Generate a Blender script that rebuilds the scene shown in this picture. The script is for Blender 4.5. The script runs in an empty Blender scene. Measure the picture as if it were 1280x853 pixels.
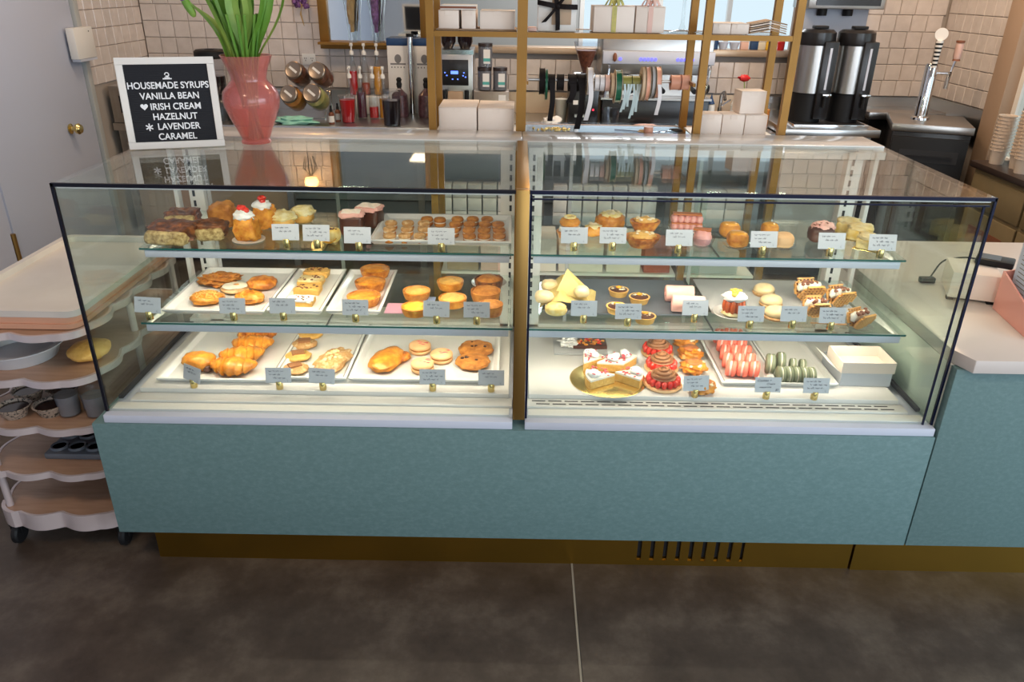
import bpy, bmesh, math, random
from math import pi, sin, cos, radians as R
from mathutils import Vector, Matrix, noise

random.seed(7)
S = bpy.context.scene
COL = S.collection

# ---------------------------------------------------------------- camera
CAM = Vector((-0.0161, -1.9104, 1.714))
PITCH, YAW, ROLL, FPX = 0.4405, 0.0033, 0.015, 952.8
_fw = Vector((-sin(YAW) * cos(PITCH), cos(YAW) * cos(PITCH), -sin(PITCH)))
_rt = Vector((cos(YAW), sin(YAW), 0)); _up = _rt.cross(_fw)
_cr = _rt * cos(ROLL) + _up * sin(ROLL)
_cu = _up * cos(ROLL) - _rt * sin(ROLL)
cd = bpy.data.cameras.new('camera'); cam = bpy.data.objects.new('camera', cd); COL.objects.link(cam)
cam.matrix_world = Matrix(((_cr.x, _cu.x, -_fw.x, CAM.x), (_cr.y, _cu.y, -_fw.y, CAM.y), (_cr.z, _cu.z, -_fw.z, CAM.z), (0, 0, 0, 1)))
cd.sensor_width = 36; cd.lens = 36 * FPX / 1280; cd.clip_start = 0.05; cd.clip_end = 200
S.camera = cam

# ---------------------------------------------------------------- world, lights, exposure
w = bpy.data.worlds.new('world'); S.world = w; w.use_nodes = True
bg = w.node_tree.nodes['Background']; bg.inputs[0].default_value = (0.70, 0.86, 0.95, 1); bg.inputs[1].default_value = 1.05
S.view_settings.view_transform = 'Standard'; S.view_settings.look = 'None'
S.view_settings.exposure = 0.0; S.view_settings.gamma = 1
S.cycles.transparent_max_bounces = 32; S.cycles.max_bounces = 8
S.cycles.sample_clamp_indirect = 4.0
S.cycles.caustics_reflective = False; S.cycles.caustics_refractive = False
S.cycles.use_denoising = True

def area(name, loc, aim, sx, sy, watts, col, parent=None, spread=None):
    l = bpy.data.lights.new(name, 'AREA'); l.shape = 'RECTANGLE'; l.size = sx; l.size_y = sy
    l.energy = watts; l.color = col
    if spread: l.spread = spread
    o = bpy.data.objects.new(name, l); COL.objects.link(o); o.location = loc
    o.rotation_euler = (Vector(aim) - Vector(loc)).to_track_quat('-Z', 'Y').to_euler()
    if parent: o.parent = parent
    return o

# daylight through the shop windows: in front (behind the camera) and along the right wall
area('daylight_front', (1.9, -5.55, 1.6), (1.9, 0, 1.0), 4.4, 2.4, 88, (0.90, 0.94, 1.0))
area('daylight_side', (4.35, -2.6, 1.6), (0, -0.6, 0.7), 3.4, 2.3, 135, (0.72, 0.86, 1.0))
area('daylight_counter', (2.86, 1.85, 1.6), (0, 1.6, 1.0), 1.3, 1.2, 5, (0.85, 0.93, 1.0))
# warm ceiling fittings over the work area and the shop
for lx, ly, e in ((-1.4, 1.9, 17), (0.6, 1.9, 24), (2.0, 2.2, 34), (-1.2, -1.6, 20), (1.2, -1.6, 14)):
    area('ceiling_downlight', (lx, ly, 2.93), (lx, ly, 0), 0.5, 0.5, e, (1.0, 0.74, 0.50))

def U(u, v, **k):
    """the point of a plane (x=, y= or z=) seen at a pixel"""
    a, b = u - 640, v - 426.5
    x = cos(ROLL) * a + sin(ROLL) * b; y = -sin(ROLL) * a + cos(ROLL) * b
    d = _fw + _rt * (x / FPX) - _up * (y / FPX)
    (ax, val), = k.items(); i = 'xyz'.index(ax)
    return CAM + d * ((val - CAM[i]) / d[i])

# ---------------------------------------------------------------- materials
MATS = {}
def lin(c):
    if isinstance(c, str):
        c = [int(c[i:i + 2], 16) / 255 for i in (0, 2, 4)]
        c = [x / 12.92 if x <= 0.04045 else ((x + 0.055) / 1.055) ** 2.4 for x in c]
    return (*c[:3], 1)
def mat(name, c, r=0.5, metal=0.0, c2=None, c3=None, scale=20, stretch=None, detail=3, bump=0, bscale=None, emis=0, trans=0, coat=0, sss=0, rnd=0, thr=(0.35, 0.65), spec=0.5, ior=1.45, aniso=0):
    m = bpy.data.materials.new(name); m.use_nodes = True; MATS[name] = m
    N = m.node_tree; p = N.nodes['Principled BSDF']; L = N.links.new
    p.inputs['Base Color'].default_value = lin(c); p.inputs['Roughness'].default_value = r
    p.inputs['Metallic'].default_value = metal; p.inputs['Specular IOR Level'].default_value = spec
    p.inputs['IOR'].default_value = ior
    if trans: p.inputs['Transmission Weight'].default_value = trans
    if coat: p.inputs['Coat Weight'].default_value = coat; p.inputs['Coat Roughness'].default_value = 0.08
    if sss: p.inputs['Subsurface Weight'].default_value = sss; p.inputs['Subsurface Radius'].default_value = (0.01, 0.006, 0.003); 
    if emis: p.inputs['Emission Color'].default_value = lin(c); p.inputs['Emission Strength'].default_value = emis
    if c2 or bump or rnd:
        tc = N.nodes.new('ShaderNodeTexCoord'); mp = N.nodes.new('ShaderNodeMapping'); L(tc.outputs['Object'], mp.inputs[0])
        if stretch: mp.inputs['Scale'].default_value = stretch
        oi = N.nodes.new('ShaderNodeObjectInfo')
        ad = N.nodes.new('ShaderNodeVectorMath'); ad.operation = 'ADD'; sc = N.nodes.new('ShaderNodeVectorMath'); sc.operation = 'SCALE'
        cb = N.nodes.new('ShaderNodeCombineXYZ')
        for k in range(3): L(oi.outputs['Random'], cb.inputs[k])
        L(cb.outputs[0], sc.inputs[0]); sc.inputs['Scale'].default_value = 5.0
        L(mp.outputs[0], ad.inputs[0]); L(sc.outputs[0], ad.inputs[1])
        vec = ad.outputs[0]
    col = None
    if c2:
        n = N.nodes.new('ShaderNodeTexNoise'); n.inputs['Scale'].default_value = scale; n.inputs['Detail'].default_value = detail; n.inputs['Roughness'].default_value = 0.68 if detail >= 8 else 0.55; L(vec, n.inputs['Vector'])
        rp = N.nodes.new('ShaderNodeValToRGB'); L(n.outputs[0], rp.inputs[0])
        e = rp.color_ramp.elements; e[0].position, e[1].position = thr; e[0].color = lin(c); e[1].color = lin(c2)
        if c3:
            x = e.new((thr[0] + thr[1]) / 2); x.color = lin(c3)
        col = rp.outputs[0]; L(col, p.inputs['Base Color'])
    if rnd:
        hs = N.nodes.new('ShaderNodeHueSaturation'); mr = N.nodes.new('ShaderNodeMapRange'); L(oi.outputs['Random'], mr.inputs[0])
        mr.inputs[3].default_value = 1 - rnd; mr.inputs[4].default_value = 1 + rnd; L(mr.outputs[0], hs.inputs['Value'])
        if col: L(col, hs.inputs['Color'])
        else: hs.inputs['Color'].default_value = lin(c)
        L(hs.outputs[0], p.inputs['Base Color'])
    if bump:
        n = N.nodes.new('ShaderNodeTexNoise'); n.inputs['Scale'].default_value = bscale or scale * 3; n.inputs['Detail'].default_value = 4; L(vec, n.inputs['Vector'])
        b = N.nodes.new('ShaderNodeBump'); b.inputs['Strength'].default_value = bump; b.inputs['Distance'].default_value = 0.004
        L(n.outputs[0], b.inputs['Height']); L(b.outputs[0], p.inputs['Normal'])
    return m

def glass_mat(name, tint, ior=1.5, rough=0.0, boost=1.0):
    """clear pane: fresnel mix of transmission and mirror reflection at each face"""
    m = bpy.data.materials.new(name); m.use_nodes = True; N = m.node_tree; N.nodes.clear(); L = N.links.new
    o = N.nodes.new('ShaderNodeOutputMaterial'); mx = N.nodes.new('ShaderNodeMixShader'); t = N.nodes.new('ShaderNodeBsdfTransparent'); g = N.nodes.new('ShaderNodeBsdfGlossy')
    f = N.nodes.new('ShaderNodeFresnel'); ge = N.nodes.new('ShaderNodeNewGeometry'); mr = N.nodes.new('ShaderNodeMapRange')
    L(ge.outputs['Backfacing'], mr.inputs[0]); mr.inputs[3].default_value = ior; mr.inputs[4].default_value = 1 / ior; L(mr.outputs[0], f.inputs[0])   # same reflectance entering and leaving
    t.inputs[0].default_value = (*tint, 1); g.inputs['Roughness'].default_value = rough
    L(f.outputs[0], mx.inputs[0]); L(t.outputs[0], mx.inputs[1]); L(g.outputs[0], mx.inputs[2]); L(mx.outputs[0], o.inputs[0])
    MATS[name] = m; return m

def frosted(name, tint, body, k=0.45):
    """coloured frosted glass: clear tinted pane mixed with a glossy coloured body"""
    m = glass_mat(name, tint, 1.5, 0.08); N = m.node_tree; L = N.links.new
    p = N.nodes.new('ShaderNodeBsdfPrincipled'); p.inputs['Base Color'].default_value = lin(body); p.inputs['Roughness'].default_value = 0.25
    mx = N.nodes.new('ShaderNodeMixShader'); mx.inputs[0].default_value = k; o = [n for n in N.nodes if n.type == 'OUTPUT_MATERIAL'][0]
    src = o.inputs[0].links[0].from_socket; L(src, mx.inputs[1]); L(p.outputs[0], mx.inputs[2]); L(mx.outputs[0], o.inputs[0]); return m

def M(n): return MATS[n]

# ---------------------------------------------------------------- mesh building
class MB:
    def __init__(s): s.v = []; s.f = []
    def add(s, vs, fs, mx=None):
        b = len(s.v)
        s.v += [tuple(mx @ Vector(p)) if mx else tuple(p) for p in vs]
        s.f += [tuple(b + i for i in f) for f in fs]; return s
    def box(s, x0, x1, y0, y1, z0, z1, mx=None):
        return s.add([(x, y, z) for z in (z0, z1) for y in (y0, y1) for x in (x0, x1)],
                     [(0, 2, 3, 1), (4, 5, 7, 6), (0, 1, 5, 4), (2, 6, 7, 3), (0, 4, 6, 2), (1, 3, 7, 5)], mx)
    def lathe(s, prof, n=20, c=(0, 0, 0), mx=None):
        vs = []; fs = []; k = len(prof)
        for r, z in prof:
            for i in range(n):
                a = 2 * pi * i / n; vs.append((c[0] + r * cos(a), c[1] + r * sin(a), c[2] + z))
        for j in range(k - 1):
            for i in range(n):
                i2 = (i + 1) % n; fs.append((j * n + i, j * n + i2, (j + 1) * n + i2, (j + 1) * n + i))
        ring = tuple(prof[0]) == tuple(prof[-1])      # closed section: a ring with an open hole
        if prof[0][0] > 1e-6 and not ring: fs.append(tuple(reversed(range(n))))
        if prof[-1][0] > 1e-6 and not ring: fs.append(tuple((k - 1) * n + i for i in range(n)))
        return s.add(vs, fs, mx)
    def tube(s, pts, r, n=8, cap=True):
        pts = [Vector(p) for p in pts]; k = len(pts); vs = []; fs = []
        rr = r if isinstance(r, (list, tuple)) else [r] * k
        up = None
        for j, p in enumerate(pts):
            t = (pts[min(j + 1, k - 1)] - pts[max(j - 1, 0)]).normalized()
            if up is None: up = t.orthogonal().normalized()
            else:
                up = up - t * up.dot(t)
                up = up.normalized() if up.length > 1e-6 else t.orthogonal().normalized()
            sd = t.cross(up)
            for i in range(n):
                a = 2 * pi * i / n; vs.append(tuple(p + (up * cos(a) + sd * sin(a)) * rr[j]))
        for j in range(k - 1):
            for i in range(n):
                i2 = (i + 1) % n; fs.append((j * n + i, j * n + i2, (j + 1) * n + i2, (j + 1) * n + i))
        if cap: fs += [tuple(reversed(range(n))), tuple((k - 1) * n + i for i in range(n))]
        return s.add(vs, fs)
    def cyl(s, p0, p1, r, r1=None, n=16): return s.tube([p0, p1], [r, r if r1 is None else r1], n)
    def prism(s, poly, z0, z1, mx=None):
        n = len(poly)
        return s.add([(x, y, z0) for x, y in poly] + [(x, y, z1) for x, y in poly],
                     [tuple(reversed(range(n))), tuple(range(n, 2 * n))] + [(i, (i + 1) % n, n + (i + 1) % n, n + i) for i in range(n)], mx)
    def blob(s, c, r, amp=0.1, freq=2.5, seed=0, n=20, m=12, sq=1.0, flat=None, mx=None):
        """lumpy ellipsoid; sq<1 squarer; flat = cut below this fraction of -rz"""
        vs = []; fs = []
        for j in range(m + 1):
            th = pi * j / m
            for i in range(n):
                ph = 2 * pi * i / n
                d = Vector((sin(th) * cos(ph), sin(th) * sin(ph), cos(th)))
                if sq != 1.0: d = Vector([math.copysign(abs(q) ** sq, q) for q in d])
                k = 1 + amp * noise.noise(d * freq + Vector((seed * 3.1, seed * 1.7, seed)))
                z = d.z * k
                if flat is not None: z = max(z, -flat)
                vs.append((c[0] + d.x * r[0] * k, c[1] + d.y * r[1] * k, c[2] + z * r[2]))
        for j in range(m):
            for i in range(n):
                i2 = (i + 1) % n; fs.append((j * n + i, (j + 1) * n + i, (j + 1) * n + i2, j * n + i2))
        return s.add(vs, fs, mx)
    def ribbon(s, pts, w, th=0.0015):
        """flat strip along pts, w = width vector"""
        w = Vector(w) / 2; vs = []; fs = []; pts = [Vector(p) for p in pts]; k = len(pts)
        for j, p in enumerate(pts):
            t = (pts[min(j + 1, k - 1)] - pts[max(j - 1, 0)]).normalized(); nn = t.cross(w).normalized() * th / 2
            vs += [tuple(p - w - nn), tuple(p + w - nn), tuple(p + w + nn), tuple(p - w + nn)]
        for j in range(k - 1):
            for i in range(4):
                i2 = (i + 1) % 4; fs.append((j * 4 + i, j * 4 + i2, j * 4 + 4 + i2, j * 4 + 4 + i))
        fs += [(3, 2, 1, 0), tuple(4 * (k - 1) + i for i in range(4))]
        return s.add(vs, fs)
    def mesh(s, name, bevel=0, seg=2, ang=35):
        me = bpy.data.meshes.new(name); me.from_pydata(s.v, [], s.f)
        b = bmesh.new(); b.from_mesh(me)
        bmesh.ops.remove_doubles(b, verts=b.verts, dist=1e-6)
        bmesh.ops.recalc_face_normals(b, faces=b.faces)
        if bevel:
            es = [e for e in b.edges if len(e.link_faces) == 2 and e.calc_face_angle(0) > R(30)]
            bmesh.ops.bevel(b, geom=es, offset=bevel, segments=seg, affect='EDGES', profile=0.5, clamp_overlap=True)
        b.to_mesh(me); b.free()
        me.polygons.foreach_set('use_smooth', [True] * len(me.polygons))
        me.set_sharp_from_angle(angle=R(ang)); return me
    def build(s, name, m, parent=None, bevel=0, loc=None, seg=2, ang=35):
        me = s.mesh(name, bevel, seg, ang)
        me.materials.append(M(m) if isinstance(m, str) else m)
        o = bpy.data.objects.new(name, me); COL.objects.link(o)
        if parent: o.parent = parent
        if loc is not None: o.location = loc
        return o

def tag(o, label=None, cat=None, group=None, kind=None):
    if label: o['label'] = label
    if cat: o['category'] = cat
    if group: o['group'] = group
    if kind: o['kind'] = kind
    return o
def thing(name, label, cat, loc=(0, 0, 0), rz=0, group=None):
    o = bpy.data.objects.new(name, None); COL.objects.link(o); o.location = loc; o.rotation_euler = (0, 0, rz)
    o.empty_display_size = 0.02
    return tag(o, label, cat, group)
def struct(name, mb, m, parent=None, bevel=0):
    o = mb.build(name, m, parent, bevel)
    if not parent: o['kind'] = 'structure'
    return o
def copy(root, loc, rz=0, label=None, group=None, scale=None, sup=None):
    r = root.copy(); COL.objects.link(r); r.location = loc; r.rotation_euler = (0, 0, rz)
    if label: r['label'] = label
    if group: r['group'] = group
    if scale: r.scale = (scale,) * 3 if not isinstance(scale, tuple) else scale
    for ch in root.children:
        c = ch.copy(); COL.objects.link(c); c.parent = r
        for g in ch.children:
            d = g.copy(); COL.objects.link(d); d.parent = c
    return r
def text(name, body, size, m, parent, loc, rot, align='CENTER', ext=0.0006, bold=0.0, shear=0.0):
    c = bpy.data.curves.new(name, 'FONT'); c.body = body; c.size = size; c.align_x = align; c.align_y = 'CENTER'; c.extrude = ext; c.offset = bold
    c.shear = shear; c.materials.append(M(m)); tmp = bpy.data.objects.new('tmp_text', c); COL.objects.link(tmp)
    me = bpy.data.meshes.new_from_object(tmp.evaluated_get(bpy.context.evaluated_depsgraph_get())); me.name = name
    bpy.data.objects.remove(tmp); bpy.data.curves.remove(c)
    o = bpy.data.objects.new(name, me); COL.objects.link(o)
    if parent: o.parent = parent
    o.location = loc; o.rotation_euler = rot; return o
def rot(axis, deg, at=(0, 0, 0)):
    at = Vector(at); return Matrix.Translation(at) @ Matrix.Rotation(R(deg), 4, axis) @ Matrix.Translation(-at)
def T3(x, y, z): return Matrix.Translation((x, y, z))

mat('white_gloss', (0.74, 0.71, 0.68), 0.18, coat=0.5)
mat('white_trim', (0.54, 0.57, 0.66), 0.3)
mat('worktop_stone', (0.62, 0.56, 0.52), 0.32)
mat('white_enamel', (0.80, 0.78, 0.74), 0.35)
mat('white_paper', (0.80, 0.77, 0.73), 0.7)
mat('white_card', (0.55, 0.57, 0.62), 0.75)
mat('box_card', (0.88, 0.77, 0.68), 0.65, c2=(0.82, 0.70, 0.61), scale=6)
mat('porcelain', (0.82, 0.81, 0.79), 0.15, coat=0.6)
mat('grey_card', (0.45, 0.45, 0.45), 0.7)
mat('black_seal', (0.006, 0.006, 0.012), 0.35, spec=0.3)
mat('blue_seal', (0.004, 0.006, 0.028), 0.3, spec=0.3)
mat('green_edge', (0.015, 0.11, 0.10), 0.15)
mat('slot_dark', (0.02, 0.02, 0.022), 0.6)
mat('black', (0.010, 0.010, 0.011), 0.5, spec=0.3)
mat('black_satin', (0.012, 0.011, 0.012), 0.3, coat=0.15)
mat('brass', (0.40, 0.235, 0.07), 0.38, 0.9, bump=0.03, bscale=8)
mat('brass_kick', (0.36, 0.21, 0.035), 0.32, 1.0, bump=0.05, bscale=5)
mat('brass_bright', (0.80, 0.62, 0.25), 0.22, 1.0)
mat('steel', (0.55, 0.54, 0.53), 0.28, 1.0, bump=0.04, bscale=60, stretch=(1, 12, 12))
mat('chrome', (0.75, 0.75, 0.76), 0.08, 1.0)
mat('board_text', (0.86, 0.87, 0.9), 0.5)
mat('ink', (0.03, 0.03, 0.07), 0.7)
mat('teal', (0.108, 0.186, 0.186), 0.5, c2=(0.175, 0.268, 0.268), c3=(0.132, 0.218, 0.219), scale=60, stretch=(1, 1, 1.5), detail=8, thr=(0.22, 0.80), spec=0.3)
glass_mat('pane_glass', (0.955, 0.985, 0.97), 1.5)
glass_mat('top_glass', (0.95, 0.98, 0.97), 1.5)
glass_mat('side_glass', (0.90, 0.955, 0.925), 1.5)
glass_mat('shelf_glass', (0.92, 0.97, 0.96), 1.5)
glass_mat('clear_plastic', (0.93, 0.94, 0.96), 1.4, 0.03)
glass_mat('clear_glass', (0.95, 0.96, 0.96), 1.5, 0.0)
# ================================================================ the room
mat('concrete', (0.034, 0.022, 0.016), 0.40, c2=(0.135, 0.105, 0.080), c3=(0.068, 0.049, 0.037), scale=4.0, detail=14, thr=(0.30, 0.70), bump=0.12, bscale=30, spec=0.55)
mat('joint_fill', (0.30, 0.26, 0.20), 0.7)
mat('plaster_white', (0.72, 0.72, 0.74), 0.7)
mat('door_paint', (0.50, 0.54, 0.66), 0.45)
mat('ceiling_paint', (0.75, 0.73, 0.70), 0.8)
mat('grout', (0.40, 0.35, 0.31), 0.9)
mat('tile_glaze', (0.62, 0.55, 0.51), 0.22, c2=(0.69, 0.62, 0.58), scale=14, rnd=0.05, bump=0.10, bscale=16, coat=0.3)
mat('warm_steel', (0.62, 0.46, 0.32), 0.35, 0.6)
mat('tan_paint', (0.42, 0.29, 0.20), 0.6)
mat('grey_wall', (0.42, 0.43, 0.42), 0.6)
mat('bright_view', (0.80, 0.90, 0.95), 0.7)

struct('floor', MB().box(-2.6, 0.180, -5.7, 3.6, -0.1, 0).box(0.186, 4.6, -5.7, 3.6, -0.1, 0).box(-3.2, 4.6, 3.6, 7.0, -0.1, 0), 'concrete')
fj = MB().ribbon([(0.183 + 0.004 * noise.noise(Vector((y * 1.3, 0, 0))), y, 0.0004) for y in [-5.6 + 0.1 * i for i in range(58)]], (0.006, 0, 0), 0.0018)
struct('floor_joint', fj, 'joint_fill')['kind'] = 'structure'
struct('ceiling', MB().box(-2.6, 4.6, -5.7, 3.6, 2.95, 3.05).box(-3.2, 4.6, 3.6, 7.0, 2.6, 2.7), 'ceiling_paint')
# back wall with the serving hatch into the kitchen
HX0, HX1, HZ0, HZ1 = -0.56, 1.80, 1.325, 2.55
bw = MB().box(-2.5, 2.8, 3.51, 3.62, 0, HZ0 - 0.04).box(-2.5, HX0, 3.51, 3.62, HZ0 - 0.04, 2.95).box(HX1, 2.8, 3.51, 3.62, HZ0 - 0.04, 2.95).box(HX0, HX1, 3.51, 3.62, HZ1, 2.95)
wall_back = struct('wall_back', bw, 'grout')
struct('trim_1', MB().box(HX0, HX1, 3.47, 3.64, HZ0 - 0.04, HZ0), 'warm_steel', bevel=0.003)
wl = MB().box(-2.6, -2.51, 2.70, 3.62, 0, 2.95)
wall_left = struct('wall_left', wl, 'grout')
struct('wall_left_front', MB().box(-2.6, -2.50, -5.7, 1.62, 0, 2.95).box(-2.6, -2.50, 1.62, 2.69, 2.35, 2.95), 'door_paint')
# the wide painted door in the left wall
struct('door_1', MB().box(-2.535, -2.49, 1.69, 2.64, 0.01, 2.33), 'door_paint', bevel=0.004)
struct('door_2', MB().box(-2.535, -2.49, 0.9, 1.66, 0.01, 2.33).box(-2.52, -2.50, 1.62, 1.70, 0.01, 2.35), 'door_paint')
struct('trim_2', MB().box(-2.53, -2.475, 2.655, 2.70, 0, 2.4), 'grey_wall', bevel=0.003)
d1 = bpy.data.objects['door_1']
k = MB(); k.lathe([(0, 0), (0.026, 0), (0.028, 0.006), (0.012, 0.012), (0.010, 0.03), (0.026, 0.036), (0.030, 0.05), (0.022, 0.062), (0, 0.064)], 20, mx=T3(-2.49, 2.378, 0.946) @ Matrix.Rotation(pi / 2, 4, 'Y'))
k.build('door_knob', 'brass_bright', d1)
h = MB().cyl((-2.487, 1.675, 0.42), (-2.487, 1.675, 0.56), 0.012, n=12)
h.build('door_hinge', 'brass', d1)
# right wall: tiled stretch, post, window above the drinks cabinet, shop window beyond
wr = MB().box(2.77, 2.86, 2.76, 3.62, 0, 2.95)
wall_right = struct('wall_right', wr, 'grout')
struct('trim_3', MB().box(2.72, 2.86, 2.60, 2.755, 0, 2.95), 'tan_paint', bevel=0.004)
struct('wall_right_front', MB().box(2.77, 2.86, 1.15, 2.60, 0, 0.80).box(2.77, 2.86, 1.15, 2.60, 2.3, 2.95).box(2.77, 2.86, 0.95, 1.15, 0, 2.95).box(2.77, 4.5, 0.85, 0.95, 0, 2.95), 'plaster_white')
struct('window_1', MB().box(2.79, 2.83, 1.15, 1.19, 0.8, 2.3).box(2.79, 2.83, 2.56, 2.60, 0.8, 2.3).box(2.79, 2.83, 1.15, 2.6, 0.8, 0.84).box(2.79, 2.83, 1.15, 2.6, 2.26, 2.3), 'white_enamel')
struct('window_glass', MB().box(2.805, 2.811, 1.19, 2.56, 0.84, 2.26), 'pane_glass', bpy.data.objects['window_1'])
struct('wall_side', MB().box(4.4, 4.5, -5.7, 0.95, 0, 0.4).box(4.4, 4.5, -5.7, 0.95, 2.8, 2.95).box(4.4, 4.5, -0.85, 0.95, 0.4, 2.8).box(4.4, 4.5, -5.7, -4.35, 0.4, 2.8), 'plaster_white')
struct('wall_front', MB().box(-2.6, 4.5, -5.7, -5.6, 0, 0.35).box(-2.6, 4.5, -5.7, -5.6, 2.85, 2.95).box(-2.6, -0.95, -5.7, -5.6, 0.35, 2.85).box(4.15, 4.5, -5.7, -5.6, 0.35, 2.85), 'plaster_white')
wn = MB()
for x in (-0.93, 0.75, 2.45, 4.13): wn.box(x - 0.03, x + 0.03, -5.5, -5.45, 0.35, 2.85)
for z in (0.37, 2.1, 2.83): wn.box(-0.95, 4.15, -5.5, -5.45, z - 0.025, z + 0.025)
struct('window_2', wn, 'black')
wn = MB()
for y in (-4.33, -3.2, -2.0, -0.87): wn.box(4.28, 4.33, y - 0.03, y + 0.03, 0.4, 2.8)
for z in (0.42, 2.1, 2.78): wn.box(4.28, 4.33, -4.35, -0.85, z - 0.025, z + 0.025)
struct('window_3', wn, 'black')
# kitchen beyond the hatch
struct('wall_kitchen', MB().box(-3.2, 0.55, 5.9, 6.0, 0, 2.6).box(0.55, 3.3, 5.9, 6.0, 0, 1.12).box(0.55, 3.3, 5.9, 6.0, 2.5, 2.6).box(3.3, 4.6, 5.9, 6.0, 0, 2.6).box(-3.3, -3.2, 3.6, 6, 0, 2.6).box(4.5, 4.6, 3.6, 6, 0, 2.6), 'grey_wall')
kw = MB()
for x in (0.57, 1.3, 1.95, 2.6, 3.28): kw.box(x - 0.02, x + 0.02, 5.88, 5.93, 1.12, 2.5)
for z in (1.13, 1.75, 2.49): kw.box(0.55, 3.3, 5.88, 5.93, z - 0.02, z + 0.02)
struct('window_4', kw, 'white_enamel')
area('kitchen_light', (0.8, 4.8, 2.55), (0.8, 4.8, 0), 1.6, 0.8, 45, (0.95, 0.97, 1.0))

# hand-made tiles, each its own piece of the wall
P = 0.1016
def tile_mesh(w):
    d = 0.010; a = w / 2; b = (P - 0.0025) / 2; i = 0.0035
    return MB().add([(-a, 0, -b), (a, 0, -b), (a, 0, b), (-a, 0, b), (-a, -d * .55, -b), (a, -d * .55, -b), (a, -d * .55, b), (-a, -d * .55, b),
                     (-a + i, -d, -b + i), (a - i, -d, -b + i), (a - i, -d, b - i), (-a + i, -d, b - i)],
                    [(0, 1, 5, 4), (1, 2, 6, 5), (2, 3, 7, 6), (3, 0, 4, 7), (4, 5, 9, 8), (5, 6, 10, 9), (6, 7, 11, 10), (7, 4, 8, 11), (8, 9, 10, 11)])
TW = [P - 0.0025, P * 0.85, P * 0.62]
TM = []
for wdt in TW:
    me = tile_mesh(wdt).mesh('tile'); me.materials.append(M('tile_glaze')); TM.append(me)
rest = {}
def lay(parent, org, ux, length, z0, z1, skip=None, single=(1.0, 1.80), rz=0):
    r = random.Random(hash(parent.name) % 97 if False else len(parent.name))
    rows = int((z1 - z0) / P); rb = rest.setdefault(parent.name, MB()); cnt = 0
    for j in range(rows):
        z = z0 + (j + 0.5) * P; s = 0.0; st_ = True
        while s < length:
            k = r.choices((0, 1, 2), (6, 1, 1) if st_ else (22, 1.0, 0.0))[0]; st_ = False
            if length - s < TW[0] + 0.003: k = 1 if length - s > TW[1] + 0.003 else 2
            wd = TW[k]; c = s + wd / 2 + 0.00125; s += wd + 0.0025
            if c - wd / 2 < 0.0 or c + wd / 2 > length: continue
            p = Vector(org) + Vector(ux) * c; p.z = z
            if skip and skip(p): continue
            ry, rx = R(r.uniform(-1.1, 1.1)), R(r.uniform(-1.1, 1.1))
            if single[0] < z < single[1] and cnt < 300:
                o = bpy.data.objects.new('tile', TM[k]); COL.objects.link(o); o.parent = parent
                o.location = p; o.rotation_euler = (rx, 0, rz + ry); cnt += 1
            else:
                mx = Matrix.Translation(p) @ Matrix.Rotation(rz, 4, 'Z')
                rb.add([v.co for v in TM[k].vertices], [tuple(f.vertices) for f in TM[k].polygons], mx)
hatch = lambda p: (HX0 - 0.06 < p.x < HX1 + 0.06 and HZ0 - 0.09 < p.z < HZ1 + 0.06) or (p.x > 1.75 and p.x < 2.0 and False)
lay(wall_back, (-2.50, 3.51, 0), (1, 0, 0), 5.27, 1.045, 2.9, hatch, (1.05, 1.78))
lay(wall_left, (-2.51, 3.50, 0), (0, -1, 0), 0.79, 1.13, 2.9, None, (1.0, 1.75), pi / 2)
lay(wall_right, (2.77, 2.765, 0), (0, 1, 0), 0.74, 1.06, 2.9, None, (1.0, 1.9), -pi / 2)
for nm, mb in rest.items():
    if mb.v: mb.build('upper_tiles', 'tile_glaze', bpy.data.objects[nm])['kind'] = 'stuff'
# ================================================================ counter and the two display cases
GT, GB, DEP = 1.2355, 0.567, 0.655
cb = thing('counter_base', 'low blue-green counter base carrying both glass display cases', 'counter', (0, 0, 0))
MB().box(-1.235, 1.203, -0.03, 0.70, 0.148, 0.541).build('front_panel', 'teal', cb, bevel=0.0015)
MB().box(-1.16, 0.385, 0.03, 0.65, 0, 0.1475).box(0.735, 1.08, 0.03, 0.65, 0, 0.1475).box(0.385, 0.735, 0.034, 0.65, 0, 0.026).box(0.385, 0.735, 0.05, 0.65, 0.02, 0.1475).build('kick_plate', 'brass_kick', cb)
for x in range(9):
    xx = 0.392 + x * 0.0416
MB().box(0.385, 0.735, 0.043, 0.052, 0.02, 0.1475).build('vent_backing', 'slot_dark', cb)
for i in range(10):
    x0 = 0.385 if i == 0 else 0.392 + (i - 1) * 0.0416 + 0.0135; x1 = 0.392 + i * 0.0416 if i < 9 else 0.735
    if x1 > x0: MB().box(x0, min(x1, 0.735), 0.03, 0.043, 0.0205, 0.1475).build('vent_bar', 'brass_kick', cb)
MB().box(0.385, 0.735, 0.03, 0.043, 0, 0.0203).build('vent_bar', 'brass_kick', cb)

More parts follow.
